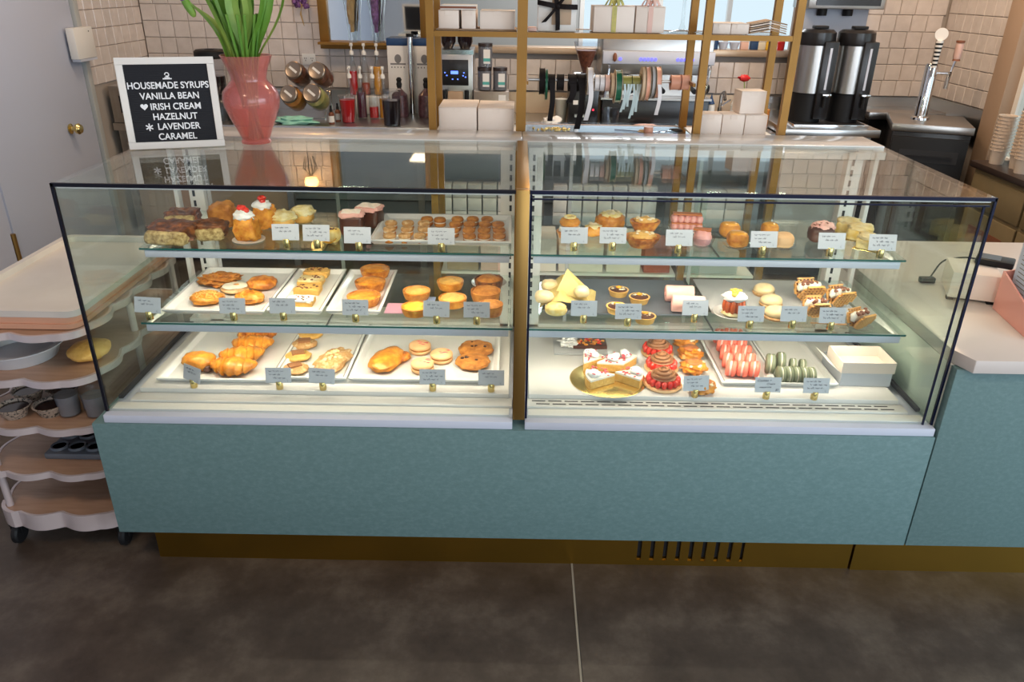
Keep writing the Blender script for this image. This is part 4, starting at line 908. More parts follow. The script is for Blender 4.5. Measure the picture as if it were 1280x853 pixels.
# open white cake box with its lid nested
bx = thing('cake_box', 'open white card box with one end flap at the right of the deck', 'box', (1.075, 0.245, Z3))
def open_box(mb, x0, x1, y0, y1, z0, z1, t=0.002):
    mb.box(x0, x1, y0, y1, z0, z0 + t).box(x0, x0 + t, y0, y1, z0 + t, z1).box(x1 - t, x1, y0, y1, z0 + t, z1).box(x0 + t, x1 - t, y0, y0 + t, z0 + t, z1).box(x0 + t, x1 - t, y1 - t, y1, z0 + t, z1); return mb
open_box(MB(), -0.078, 0.078, -0.060, 0.095, 0.0, 0.045).build('lower_box', 'white_card', bx)
open_box(MB(), -0.082, 0.082, -0.063, 0.060, 0.0455, 0.082).build('upper_box', 'box_card', bx)
MB().add([(-0.083, -0.05, 0.046), (-0.083, 0.05, 0.046), (-0.12, 0.06, 0.075), (-0.12, -0.04, 0.075), (-0.0835, -0.05, 0.0448), (-0.0835, 0.05, 0.0448), (-0.1205, 0.06, 0.0738), (-0.1205, -0.04, 0.0738)], [(0, 1, 2, 3), (7, 6, 5, 4), (0, 4, 5, 1), (1, 5, 6, 2), (2, 6, 7, 3), (3, 7, 4, 0)]).build('end_flap', 'white_paper', bx)

# ---------- price cards
def scribble(seed, lines=3):
    q = random.Random(seed); b = MB()
    for l in range(lines):
        y = 0.0125 - l * 0.0105; x = -0.031 + q.uniform(0, 0.012) * (l + 0.3); end = x + q.uniform(0.028, 0.046)
        while x < min(end, 0.033):
            wl = q.uniform(0.006, 0.013); n = max(4, int(wl / 0.0011)); pts = []
            for i in range(n):
                pts.append((x + wl * i / n + 0.0006 * sin(i * 2.9), y + 0.0020 * sin(i * 2.1 + q.random()) + (0.0025 if q.random() < 0.12 else 0), 0.0009))
            b.ribbon(pts, (0.0005, 0.0011, 0), 0.0003); x += wl + 0.0028
    b.ribbon([(0.026, -0.016, 0.0009), (0.0285, -0.0135, 0.0009), (0.0265, -0.0175, 0.0009), (0.029, -0.0185, 0.0009)], (0.0005, 0.0007, 0), 0.0003)
    return b
SCR = []
for i in range(4):
    me = scribble(50 + i, 2 + i % 2).mesh('handwriting'); me.materials.append(M('ink')); SCR.append(me)
cme = MB().box(-0.039, 0.039, -0.0235, 0.0235, -0.0004, 0.0004).mesh('card'); cme.materials.append(M('white_card'))
hme = MB().lathe([(0, 0), (0.0100, 0), (0.0104, 0.001), (0.0104, 0.025), (0.0098, 0.026), (0, 0.026)], 18).mesh('holder', ang=40); hme.materials.append(M('brass_bright'))
def card(u, v, zs, label, rz=0, k=0, words=None, dx=0.0, tilt=0.0):
    p = at(u, v, zs); r = thing('price_card', label, 'price card', p, rz, 'handwritten price cards in brass holders')
    h = bpy.data.objects.new('holder', hme); COL.objects.link(h); h.parent = r
    c = bpy.data.objects.new('card', cme); COL.objects.link(c); c.parent = r
    c.location = (dx, 0.0, 0.0455); c.rotation_euler = (R(76), R(tilt), 0)
    if words:
        for i, (t, x, y, s) in enumerate(words):
            text('handwriting', t, s, 'ink', c, (x, y, 0.0008), (0, 0, 0.03), ext=0.0001, shear=0.35)
    else:
        s = bpy.data.objects.new('handwriting', SCR[k % 4]); COL.objects.link(s); s.parent = c; s.location = (0, 0, 0)
    return r
cards = [
 (359, 309, Z1, 'price card in front of the crumble buns, left one of the touching pair'), (397, 310, Z1, 'price card in front of the crumble buns, right one of the touching pair'),
 (449, 313, Z1, 'price card in front of the chocolate cake slices'), (552, 314, Z1, 'price card in front of the mini doughnut tray'),
 (717, 313, Z1, 'price card in front of the macaron topped tart'), (765, 313, Z1, 'price card in front of the almond buns'), (847, 316, Z1, 'price card in front of the pink cream pastry'),
 (952, 318, Z1, 'price card in front of the orange glazed cakes'), (1036, 320, Z1, 'price card in front of the chocolate nut cake'), (1099, 322, Z1, 'price card at the right end of the top shelf by the lemon slices'),
 (188, 399, Z2, 'price card alone at the left end of the middle shelf'), (293, 400, Z2, 'price card in front of the square bun tray'), (355, 400, Z2, 'price card in front of the iced slices'),
 (445, 402, Z2, 'price card in front of the quiche tray'), (546, 404, Z2, 'price card in front of the custard tarts'), (596, 405, Z2, 'price card in front of the brown quiches'),
 (729, 403, Z2, 'price card in front of the parchment wrap'), (784, 407, Z2, 'price card in front of the chocolate tarts'), (867, 402, Z2, 'price card in front of the pink roll cakes'),
 (936, 410, Z2, 'price card in front of the jelly cake plate'), (989, 410, Z2, 'price card in front of the ivory domes'), (1037, 412, Z2, 'price card in front of the waffles'),
 (243, 484, Z3, 'price card turned aside in front of the filled croissant'), (350, 486, Z3, 'price card in front of the topped cookies'), (404, 487, Z3, 'price card in front of the nut scone'),
 (541, 488, Z3, 'price card in front of the peach macarons'), (614, 489, Z3, 'price card in front of the large brown cookies'),
 (868, 496, Z3, 'price card in front of the choux row'), (957, 498, Z3, 'price card reading cookies and cream macarons in front of the coral macarons'), (1017, 499, Z3, 'price card in front of the green macarons'),
]
for i, (u, v, z, lab) in enumerate(cards):
    wd = None
    if 'cookies and cream' in lab: wd = [('Cookies +', -0.012, 0.013, 0.010), ('Cream', 0.008, 0.003, 0.009), ('macarons', -0.008, -0.007, 0.009), ('$3', 0.027, -0.015, 0.009)]
    card(u, v, z, lab, {22: -0.55, 9: -0.05, 0: 0.05, 27: 0.08}.get(i, 0.0), i, wd, {2: -0.002, 13: 0.001}.get(i, 0.0), {10: 3, 24: 3, 14: 2}.get(i, 0))
# ================================================================ things on the cases, shelving behind, back counter
mat('vase_liquid', (0.5, 0.16, 0.03), 0.3)
frosted('pink_glass', (0.98, 0.74, 0.70), (0.92, 0.36, 0.34), 0.22)
frosted('pink_frost', (0.99, 0.72, 0.42), (0.95, 0.42, 0.18), 0.12)
mat('leaf', (0.10, 0.26, 0.03), 0.45, c2=(0.34, 0.46, 0.10), c3=(0.17, 0.34, 0.05), scale=7, stretch=(1, 1, 0.4))
mat('purple_petal', (0.10, 0.03, 0.12), 0.6, c2=(0.26, 0.12, 0.34), scale=60)
mat('straw', (0.42, 0.28, 0.12), 0.8)
mat('board_black', (0.012, 0.013, 0.018), 0.8)
mat('gold_frame', (0.31, 0.155, 0.032), 0.42, 0.5, c2=(0.26, 0.13, 0.026), scale=5)
mat('ribbon_black', (0.010, 0.007, 0.007), 0.7, spec=0.2)
mat('ribbon_green', (0.010, 0.11, 0.055), 0.3)
mat('ribbon_white', (0.72, 0.68, 0.68), 0.3)
mat('ribbon_olive', (0.26, 0.25, 0.06), 0.4)
mat('ribbon_blue', (0.50, 0.60, 0.60), 0.4)
mat('ribbon_peach', (0.78, 0.38, 0.26), 0.35)
mat('spool_card', (0.66, 0.50, 0.34), 0.7)
mat('steel_brushed', (0.50, 0.48, 0.46), 0.30, 1.0, bump=0.03, bscale=40)
mat('display_glow', (0.10, 0.20, 1.0), 0.4, emis=2.2)
mat('button_glow', (0.12, 0.12, 1.0), 0.4, emis=1.6)
mat('red_lamp', (1.0, 0.02, 0.05), 0.4, emis=3)
mat('beans', (0.10, 0.025, 0.012), 0.5, c2=(0.22, 0.07, 0.03), scale=60, bump=0.4)
mat('red_syrup', (0.62, 0.02, 0.02), 0.15, coat=0.5)
mat('purple_syrup', (0.10, 0.012, 0.03), 0.15, coat=0.5)
mat('amber_syrup', (0.80, 0.36, 0.03), 0.15, coat=0.5)
mat('dark_liquid', (0.015, 0.008, 0.010), 0.12, coat=0.5)
mat('orange_spice', (0.75, 0.22, 0.03), 0.7, c2=(0.85, 0.35, 0.06), scale=40)
mat('yellow_fruit', (0.62, 0.52, 0.16), 0.6, c2=(0.40, 0.40, 0.14), scale=30)
mat('mint_cloth', (0.30, 0.62, 0.50), 0.85, bump=0.3, bscale=60)
mat('lid_metal', (0.30, 0.24, 0.19), 0.35, 0.9)
mat('teal_label', (0.10, 0.42, 0.38), 0.6)
mat('blue_plastic', (0.02, 0.06, 0.16), 0.4)
mat('logo_grey', (0.22, 0.21, 0.21), 0.6)
mat('olive_paint', (0.22, 0.165, 0.085), 0.55, c2=(0.19, 0.145, 0.075), scale=8)
mat('dark_wood', (0.035, 0.022, 0.018), 0.35)
mat('pink_acrylic', (0.82, 0.36, 0.30), 0.3, coat=0.4)
mat('paper_blue', (0.62, 0.70, 0.86), 0.5)
mat('yellow', (0.85, 0.50, 0.03), 0.5)
mat('red', (0.75, 0.03, 0.03), 0.4)
mat('rust', (0.42, 0.09, 0.05), 0.5)
mat('kraft', (0.40, 0.27, 0.17), 0.8, c2=(0.50, 0.36, 0.25), scale=10)
mat('blush', (0.80, 0.52, 0.44), 0.6)
mat('cup_tan', (0.70, 0.58, 0.47), 0.3, coat=0.3)
mat('decanter', (0.05, 0.02, 0.025), 0.3, c2=(0.13, 0.06, 0.07), scale=40, coat=0.4)
mat('mirror_silver', (0.80, 0.83, 0.82), 0.03, 1.0)
GL = GT + 0.0005; LG = 1.2390

# letter board leaning on the top glass
th = math.atan2(0.085, 0.262)
lb = thing('letter_board', 'black letter board in a white frame listing housemade syrups, standing on the left case', 'sign', (-1.062, 0.462, GL + 0.0012), th)
lean = Matrix.Rotation(R(-5), 4, 'X')
W_, H_ = 0.136, 0.262
MB().box(-W_, W_, -0.009, 0.009, 0, 0.020, lean).box(-W_, W_, -0.009, 0.009, H_ - 0.020, H_, lean).box(-W_, -W_ + 0.020, -0.009, 0.009, 0.020, H_ - 0.02, lean).box(W_ - 0.020, W_, -0.009, 0.009, 0.020, H_ - 0.02, lean).build('frame', 'white_paper', lb, bevel=0.001)
ft = MB()
for i in range(34): ft.box(-W_ + 0.0195, W_ - 0.0195, -0.0048, 0.006, 0.0205 + i * 0.0065, 0.0205 + i * 0.0065 + 0.0052, lean)
ft.box(-W_ + 0.0195, W_ - 0.0195, -0.002, 0.0065, 0.02, H_ - 0.0195, lean)
ft.build('grooved_felt', 'board_black', lb)
def lt(body, x, z, s, al='CENTER'):
    p = lean @ Vector((x, -0.0056, z)); o = text('lettering', body, s, 'board_text', lb, p, (R(90 - 5), 0, 0), al, 0.0006, 0.00045); return o
for k, (b, x, z) in enumerate((('HOUSEMADE SYRUPS', 0, 0.182), ('VANILLA BEAN', 0.0, 0.152), ('IRISH CREAM', 0.012, 0.1215), ('HAZELNUT', 0.006, 0.0925), ('LAVENDER', 0.012, 0.0635), ('CARAMEL', 0.004, 0.034))):
    o = lt(b, x, z, 0.0265); o.scale = (0.93 if k else 0.90, 1, 1)
hp = [(0.0105 * (sin(a) ** 3), (13 * cos(a) - 5 * cos(2 * a) - 2 * cos(3 * a) - cos(4 * a)) / 16 * 0.0105) for a in [2 * pi * i / 32 for i in range(32)]]
MB().prism(hp, 0, 0.001, lean @ T3(-0.076, -0.0052, 0.123) @ Matrix.Rotation(R(90), 4, 'X')).build('heart', 'board_text', lb)
a_ = MB()
for i in range(3): a_.box(-0.011, 0.011, -0.0012, 0.0, -0.0018, 0.0018, lean @ T3(-0.071, -0.0050, 0.0635) @ Matrix.Rotation(R(60 * i + 30), 4, 'Y'))
a_.build('asterisk', 'board_text', lb)
i_ = MB(); i_.box(-0.0125, 0.0125, -0.006, -0.005, 0.1995, 0.203, lean)
i_.box(-0.007, 0.007, -0.006, -0.005, 0.2035, 0.206, lean)
i_.tube([lean @ Vector((0.0005 + 0.0055 * cos(a), -0.0058, 0.213 + 0.0055 * sin(a))) for a in [R(-140 + 22 * k) for k in range(16)]], 0.0016, 6)
i_.box(-0.0015, 0.006, -0.006, -0.005, 0.208, 0.2105, lean)
i_.build('cake_stand_icon', 'board_text', lb)

# vase of cut stems
vs_ = thing('flower_vase', 'translucent pink glass vase of green stems standing on the left case', 'vase', (-0.855, 0.573, GL))
vp = [(0.0, 0.0), (0.046, 0.0), (0.047, 0.006), (0.043, 0.012), (0.052, 0.035), (0.070, 0.075), (0.084, 0.112), (0.0875, 0.135), (0.083, 0.158), (0.066, 0.178), (0.055, 0.190), (0.054, 0.200), (0.062, 0.228), (0.072, 0.250), (0.078, 0.264)]
MB().lathe([(r, z) for r, z in vp] + [(r - 0.003, z) for r, z in reversed(vp[1:])] + [(0, 0.005)], 48).build('glass_body', 'pink_glass', vs_)
MB().lathe([(0, 0.006), (0.040, 0.007), (0.048, 0.035), (0.066, 0.075), (0.080, 0.112), (0, 0.1125)], 40).build('water', 'pink_frost', vs_).scale = (0.8, 0.8, 1.0)
q = random.Random(5)
def blade(px, py, tx, ty, tz, w, bend, name='stem_leaf', m='leaf', seed=0):
    n = 14; b = MB(); vs = []; fs = []
    a = math.atan2(ty - py, tx - px) + pi / 2 + q.uniform(-.7, .7)
    for j in range(n + 1):
        t = j / n; x = px + (tx - px) * (t ** 1.9) + bend * sin(pi * max(0, (t - 0.38) / 0.62)) * 0.030; y = py + (ty - py) * (t ** 1.9); z = 0.11 + (tz - 0.11) * t
        ww = w * (0.55 + 0.9 * sin(min(t * 1.15, 1) * pi * 0.62)) * (1 if t < 0.8 else max(0.08, (1 - t) / 0.2))
        dx, dy = cos(a) * ww / 2, sin(a) * ww / 2; cx_, cy_ = -sin(a) * ww * 0.18, cos(a) * ww * 0.18
        vs += [(x - dx, y - dy, z), (x + cx_, y + cy_, z), (x + dx, y + dy, z), (x + cx_ * 1.3, y + cy_ * 1.3 + 0.0008, z)]
    for j in range(n):
        for i in range(4): fs.append((4 * j + i, 4 * j + (i + 1) % 4, 4 * j + 4 + (i + 1) % 4, 4 * j + 4 + i))
    fs += [(3, 2, 1, 0), tuple(4 * n + i for i in range(4))]
    return b.add(vs, fs).build(name, m, vs_)
tips = [(-0.215, 0.00, 0.46, 0.028), (-0.17, 0.03, 0.50, 0.022), (-0.13, -0.03, 0.52, 0.020), (-0.10, 0.05, 0.55, 0.022), (-0.075, -0.02, 0.54, 0.026), (-0.045, 0.04, 0.56, 0.022), (-0.02, -0.03, 0.55, 0.022), (0.0, 0.03, 0.57, 0.024),
        (0.03, -0.02, 0.56, 0.024), (0.055, 0.03, 0.55, 0.024), (0.09, -0.02, 0.55, 0.030), (0.12, 0.03, 0.54, 0.026), (0.15, 0.0, 0.52, 0.024), (-0.19, 0.05, 0.42, 0.020), (0.02, 0.06, 0.5, 0.02), (-0.06, 0.06, 0.48, 0.02), (0.08, 0.06, 0.5, 0.022)]
for i, (tx, ty, tz, w) in enumerate(tips):
    k = 0.15
    blade(tx * k, ty * k, tx, ty, tz, w * q.uniform(0.9, 1.25), q.uniform(-1.6, 1.6))
stb = MB()
for i in range(12): a = i * 2.4; stb.tube([(0.022 * cos(a + 2), 0.022 * sin(a + 2), 0.012), (0.010 * cos(a), 0.010 * sin(a), 0.15), (0.032 * cos(a), 0.032 * sin(a), 0.26), (0.06 * cos(a), 0.05 * sin(a), 0.38)], 0.0045, 7)
stb.build('cut_stems', 'leaf', vs_)
for (x, y, z, tx) in ((-0.150, -0.01, 0.40, -0.5), (0.12, 0.02, 0.52, 0.4), (-0.06, 0.0, 0.5, -0.2)):
    MB().blob((0, 0, 0), (0.013, 0.011, 0.034), 0.15, 2, 3, 16, 12, mx=T3(x, y, z) @ Matrix.Rotation(tx, 4, 'Y')).build('closed_bud', 'leaf', vs_)
    MB().blob((0, 0, 0.028), (0.011, 0.011, 0.018), 0.4, 3, 3, 14, 10, mx=T3(x, y, z) @ Matrix.Rotation(tx, 4, 'Y')).build('purple_bloom', 'purple_petal', vs_)

# brass shelving unit behind the cases
et = thing('shelving_unit', 'gold metal open shelving unit standing behind the display cases', 'shelving unit', (0, 0.0, 0))
PX = [(-0.316, 0.026), (-0.006, 0.034), (0.614, 0.026), (0.914, 0.026)]
for x, w_ in PX:
    for y in (0.851, 1.09): MB().box(x - w_ / 2, x + w_ / 2, y - 0.012, y + 0.012, 0.0, 1.98).build('post', 'gold_frame', et)
for i in range(3):
    a, b = PX[i][0] + PX[i][1] / 2 + 0.0005, PX[i + 1][0] - PX[i + 1][1] / 2 - 0.0005
    for z in (1.222, 1.562, 1.90):
        for y in (0.851, 1.09): MB().box(a, b, y - 0.011, y + 0.011, z - (0.017 if z > 1.3 else 0.014), z).build('rail', 'gold_frame', et)
        MB().box(a - 0.01, b + 0.01, 0.863, 1.078, z - 0.008, z - 0.001).build('shelf_panel', 'clear_glass' if z > 1.3 else 'mirror_silver' if i == 1 else 'white_enamel', et)
MB().cyl((0.017, 0.96, 1.398), (0.601, 0.96, 1.398), 0.005, n=10).build('ribbon_rod', 'steel_brushed', et)
for x in (0.012, 0.592): MB().box(x - 0.003 if x > 0.3 else x, x + 0.006, 0.863, 1.078, 1.392, 1.404).build('rod_bracket', 'gold_frame', et)
SH0, SH1 = 1.2225, 1.5625
for i in range(3):
    a, b = PX[i][0] + PX[i][1] / 2 + 0.0005, PX[i + 1][0] - PX[i + 1][1] / 2 - 0.0005
    MB().box(a, b, 0.863, 1.078, 0.69, 0.70).build('lower_shelf', 'white_enamel', et)
# ribbon spools: (left px, right px, top px, bottom px, material, tail bottom px, label)
def spool(u0, u1, v0, v1, m, tail, lab, flange=None, tcount=1, tm=None, drift=0.0):
    x0 = U(u0, 101, y=0.96).x; x1 = U(u1, 101, y=0.96).x; r = (U(u0, v0, y=0.96).z - U(u0, v1, y=0.96).z) / 2 * 0.97
    zc = 1.398 + 0.006 - r if False else 1.398 - 0.0
    zc = (U(u0, v0, y=0.96).z + U(u0, v1, y=0.96).z) / 2
    zc = min(max(zc, 1.398 - r * 0.55 + 0.008), 1.398 + r * 0.55 - 0.008)
    w = x1 - x0; p = thing('ribbon_spool', lab, 'ribbon spool', ((x0 + x1) / 2, 0.96, zc), 0, 'ribbon spools on the rod')
    w2 = w / 2 - 0.0006
    ry = Matrix.Rotation(pi / 2, 4, 'Y')
    hole = 0.0075
    prof = [(hole, -w2 * 0.86), (r * 0.95, -w2 * 0.86), (r * 0.95, w2 * 0.86), (hole, w2 * 0.86)]
    MB().lathe([(r * .55, -w2 * .86), (r * .95, -w2 * .86), (r * .95, w2 * .86), (r * .55, w2 * .86), (r * .55, -w2 * .86)], 28, mx=ry).build('wound_ribbon', m, p)
    for s in (-1, 1): MB().lathe([(r * 0.55, s * w2 * 0.88), (r, s * w2 * 0.88), (r, s * w2), (r * 0.55, s * w2), (r * 0.55, s * w2 * 0.88)], 28, mx=ry).build('flange', flange or m, p)
    if tail:
        zt = U(u0, tail, y=0.935).z - zc
        for k in range(tcount):
            xx = 0 if tcount == 1 else -w / 2 + w * (k + 0.5) / tcount
            n = 14; pts = []
            for j in range(n + 1):
                t = j / n; pts.append((xx + drift * t * t + 0.004 * sin(t * 4 + k), -r * 0.97 - 0.004 - 0.02 * t * (1 - t), (zt) * t * (1 - 0.1 * (k % 3))))
            MB().ribbon(pts, ((w * 0.72 if tcount == 1 else 0.008), 0.002, 0), 0.0012).build('loose_end', tm or m, p)
    return p
SP = [(674, 681, 84, 119, 'ribbon_black', 0, 'tall narrow black ribbon spool at the left end of the rod'), (681.5, 684.5, 85, 126, 'ribbon_green', 0, 'thin dark green ribbon spool second on the rod'),
 (685, 694, 94, 116, 'ribbon_black', 151, 'black ribbon spool with one long hanging end near the left of the rod'), (696, 705, 94, 116, 'ribbon_black', 0, 'short black ribbon spool without a tail'),
 (710, 721, 95, 118, 'ribbon_black', 128, 'wide black ribbon spool left of the longest black tail'), (721.5, 732, 95, 118, 'ribbon_black', 161, 'wide black ribbon spool with the longest hanging tail'),
 (733, 741, 83, 120, 'ribbon_white', 149, 'large white satin ribbon spool with a hanging end'), (743, 749, 94, 116, 'ribbon_white', 0, 'small pale ribbon spool, first after the large white one'), (749.5, 755.5, 94, 116, 'ribbon_white', 0, 'small pale ribbon spool, second after the large white one'),
 (756, 762, 94, 116, 'blush', 0, 'small blush ribbon spool left of the cream disc'), (763, 767.5, 94, 128, 'spool_card', 0, 'cream card disc beside the green ribbon'), (768, 776.5, 86, 130, 'ribbon_green', 0, 'large emerald green ribbon spool in the middle of the rod'),
 (778, 789, 96, 116, 'ribbon_olive', 140, 'olive string spool with pale blue loose ends, left of two'), (789.5, 800, 96, 116, 'ribbon_olive', 148, 'olive string spool with pale blue loose ends, right of two'),
 (801, 805, 82, 127, 'spool_card', 0, 'large kraft card disc right of the olive spools'), (805.5, 811, 82, 127, 'ribbon_peach', 0, 'large peach ribbon spool beside the kraft disc'), (813, 817, 82, 124, 'grey_card', 0, 'grey ribbon spool between two peach ones'),
 (818, 824.5, 82, 124, 'ribbon_peach', 142, 'peach ribbon spool with a pale hanging tail'), (838, 850, 93, 113, 'ribbon_peach', 0, 'short peach ribbon spool, left of the pair at the right end'), (851, 861, 93, 113, 'ribbon_peach', 0, 'short peach ribbon spool at the right end of the rod')]
for s in SP:
    fl = 'spool_card' if s[4] in ('ribbon_green', 'ribbon_white', 'ribbon_peach', 'blush') and s[3] - s[2] > 25 else None
    if s[4] == 'ribbon_green' and s[0] < 700: fl = None
    tc = 3 if s[4] == 'ribbon_olive' else 1
    spool(s[0], s[1], s[2], s[3], s[4], s[5], s[6], fl, tc, 'ribbon_blue' if tc == 3 else 'ribbon_white' if s[4] == 'ribbon_peach' else None, -0.008 if s[0] > 685 and s[0] < 740 else (-0.005 if tc == 3 else 0))
# things on the bottom shelf of the unit
def boxp(name, lab, cat, x0, x1, y0, y1, z0, z1, m, parts=(), group=None, bevel=0.002, rz=0):
    cx_, cy_ = (x0 + x1) / 2, (y0 + y1) / 2; r = thing(name, lab, cat, (cx_, cy_, z0), rz, group)
    MB().box(x0 - cx_, x1 - cx_, y0 - cy_, y1 - cy_, 0, z1 - z0).build('body', m, r, bevel=bevel)
    return r
def carton(lab, x0, x1, y0, y1, z0, z1, m='box_card', group=None, rz=0):
    cx_, cy_ = (x0 + x1) / 2, (y0 + y1) / 2; r = thing('pastry_box', lab, 'box', (cx_, cy_, z0), rz, group); h = z1 - z0; X = (x1 - x0) / 2; Y = (y1 - y0) / 2
    MB().box(-X, X, -Y, Y, 0, h - 0.0025).build('carton_body', m, r, bevel=0.0015)
    MB().box(-X - 0.0004, X + 0.0004, -Y - 0.0004, Y, h - 0.0022, h).build('lid_flap', m, r, bevel=0.0008)
    MB().box(-0.012, 0.012, -Y - 0.0012, -Y - 0.0005, h - 0.016, h - 0.0024).build('lid_tab', m, r); return r
z0 = SH0 + 0.0005
carton('white pastry box at the left on the lower shelf of the gold unit', -0.297, -0.163, 0.875, 1.07, z0, z0 + 0.088)
carton('white pastry box next to the middle gold post on the lower shelf', -0.158, -0.030, 0.875, 1.07, z0, z0 + 0.086)
for i, lab in enumerate(('small white box at the left of the row of three behind the right case', 'small white box in the middle of the row of three', 'small white box at the right of the row of three')):
    x = 0.630 + i * 0.081; carton(lab, x, x + 0.078, 0.88, 0.96, z0, z0 + 0.076)
carton('small white box stacked alone on the row of three', 0.768, 0.858, 0.90, 0.98, z0 + 0.0765, z0 + 0.154, rz=0.08)
tb = thing('craft_tray', 'shallow mirrored tray with tools under the ribbon rod', 'tray', (0.30, 0.965, z0))
MB().box(-0.28, 0.28, -0.088, 0.09, 0, 0.003).build('tray_floor', 'clear_plastic', tb)
MB().box(-0.28, 0.28, -0.092, -0.0885, 0, 0.012).box(-0.28, 0.28, 0.0905, 0.094, 0, 0.012).box(-0.284, -0.2805, -0.092, 0.094, 0, 0.012).box(0.2805, 0.284, -0.092, 0.094, 0, 0.012).build('tray_rim', 'clear_plastic', tb)
gbead = MB(); q = random.Random(3)
for i in range(34): gbead.blob((q.uniform(-.26, -.13), q.uniform(-.07, -.01), 0.008), (0.005,) * 3, 0.1, 1, i, 8, 6)
g_ = gbead.build('gold_beads', 'brass_bright', loc=(0.30, 0.965, z0)); tag(g_, 'scatter of gold beads in the tray under the black ribbons', 'beads', kind='stuff')
def scissors(lab, x, y, rz, m):
    r = thing('scissors', lab, 'scissors', (x, y, z0 + 0.0035), rz)
    MB().box(0.0, 0.085, -0.004, 0.001, 0, 0.002, Matrix.Rotation(0.05, 4, 'Z')).box(0, 0.085, -0.001, 0.004, 0.0021, 0.0041, Matrix.Rotation(-0.05, 4, 'Z')).build('blades', 'chrome', r)
    for s in (-1, 1): MB().tube([(-0.022 + 0.018 * cos(a), s * 0.013 + 0.010 * sin(a), 0.003) for a in [k * pi / 8 for k in range(17)]], 0.0025, 6).build('handle', m, r)
    return r
scissors('scissors with copper handles lying in the craft tray', 0.42, 0.93, 2.8, 'brass')
scissors('dark scissors lying at the right end of the craft tray', 0.545, 0.95, 0.4 + pi, 'black')
r = thing('ribbon_roll', 'small peach ribbon roll lying in the craft tray', 'ribbon', (0.455, 0.905, z0 + 0.0035)); MB().lathe([(0.006, 0), (0.017, 0), (0.017, 0.022), (0.006, 0.022)], 20).build('roll', 'ribbon_peach', r)
for i, (x, w_, h_, m_, lab) in enumerate(((-0.28, 0.12, 0.10, 'kraft', 'kraft parcel on the low shelf behind the left case, left of two'), (-0.150, 0.115, 0.12, 'blush', 'pale pink parcel on the low shelf behind the left case'), (0.03, 0.11, 0.13, 'box_card', 'cream box on the low shelf behind the right case, next to the divider'),
        (0.150, 0.17, 0.115, 'box_card', 'wide cream box on the low shelf behind the right case'), (0.335, 0.13, 0.125, 'box_card', 'cream box on the low shelf behind the pink roll cakes'), (0.48, 0.10, 0.10, 'rust', 'dark red box on the low shelf behind the right case'), (0.64, 0.20, 0.09, 'grey_card', 'wide grey box on the low shelf at the right end'))):
    carton(lab, x, x + w_, 0.88, 1.05, 0.7005, 0.7005 + h_, m_)
# upper shelf of the unit
z1 = SH1 + 0.0005
r = boxp('acrylic_caddy', 'row of wrapped white packs in a clear caddy on the upper gold shelf', 'caddy', -0.300, -0.026, 0.88, 1.06, z1, z1 + 0.004, 'kraft')
for a, b in ((-0.290, -0.222), (-0.212, -0.165), (-0.150, -0.032)):
    carton('pack of white napkins on the upper gold shelf, %s' % ('leftmost and squarish' if a < -.28 else 'narrow one in the middle' if a < -.2 else 'widest one beside the post'), a, b, 0.885, 1.04, z1 + 0.0045, z1 + 0.062, 'box_card')
r = boxp('dark_framed_box', 'low white box with dark stripes on top of the napkin packs', 'box', -0.285, -0.165, 0.90, 1.02, z1 + 0.063, z1 + 0.078, 'white_paper')
MB().box(-0.062, 0.062, -0.0615, -0.0605, 0.004, 0.011).build('dark_stripe', 'nut_brown', r)
fr = thing('bow_box', 'white framed kraft gift box tied with a large black bow', 'gift box', (0.112, 0.92, z1))
MB().box(-0.066, 0.066, 0.0, 0.05, 0, 0.15).build('box_body', 'white_paper', fr, bevel=0.002)
MB().box(-0.018, 0.048, -0.002, -0.0003, 0.02, 0.15).build('kraft_window', 'kraft', fr)
bw_ = MB()
for (dx, dz) in ((-0.068, 0.012), (0.068, -0.002)):
    bw_.ribbon([(dx * t, -0.008 - 0.012 * sin(t * pi), 0.078 + dz * t) for t in [i / 8 for i in range(9)]], (0, 0.002, 0.016), 0.002)
for (dx, dz) in ((-0.045, -0.05), (0.003, -0.075), (0.035, 0.045), (-0.012, 0.05)):
    bw_.ribbon([(dx * t, -0.008 - 0.010 * sin(t * pi), 0.078 + dz * t) for t in [i / 8 for i in range(9)]], (0.015, 0.002, 0.003), 0.002)
bw_.blob((0, -0.010, 0.078), (0.010, 0.008, 0.010), 0.2, 3, 1, 12, 8)
bw_.build('black_bow', 'ribbon_black', fr)
def gift(lab, x0, x1, y0, y1, za, zb, rib, bow=None):
    r = carton(lab, x0, x1, y0, y1, za, zb, 'box_card'); X = (x1 - x0) / 2; Y = (y1 - y0) / 2; h = zb - za
    MB().box(-0.008, 0.008, -Y - 0.0022, -Y - 0.0013, 0, h).box(-0.008, 0.008, -Y - 0.002, Y, h + 0.0002, h + 0.001).build('ribbon_band', rib, r)
    if bow:
        b = MB()
        for a in range(6): b.ribbon([(0.03 * t * cos(a * 1.05), -0.02 + 0.03 * t * sin(a * 1.05) * .4 - Y * .5, h + 0.002 + 0.02 * sin(t * pi)) for t in [i / 6 for i in range(7)]], (0.008, 0.008, 0.004), 0.001)
        b.build('bow', bow, r)
    return r
gift('cream gift box with olive ribbon, left one on the lower layer of the upper shelf', 0.235, 0.372, 0.89, 1.03, z1, z1 + 0.082, 'yellow_fruit', 'yellow_fruit')
gift('cream gift box with pink ribbon beside the glass stand', 0.377, 0.475, 0.89, 1.03, z1, z1 + 0.082, 'blush', 'blush')
gift('cream gift box stacked on the olive ribbon box', 0.250, 0.360, 0.93, 1.03, z1 + 0.105, z1 + 0.170, 'yellow_fruit')
gift('cream gift box stacked on the pink ribbon box', 0.385, 0.470, 0.93, 1.03, z1 + 0.105, z1 + 0.170, 'blush')
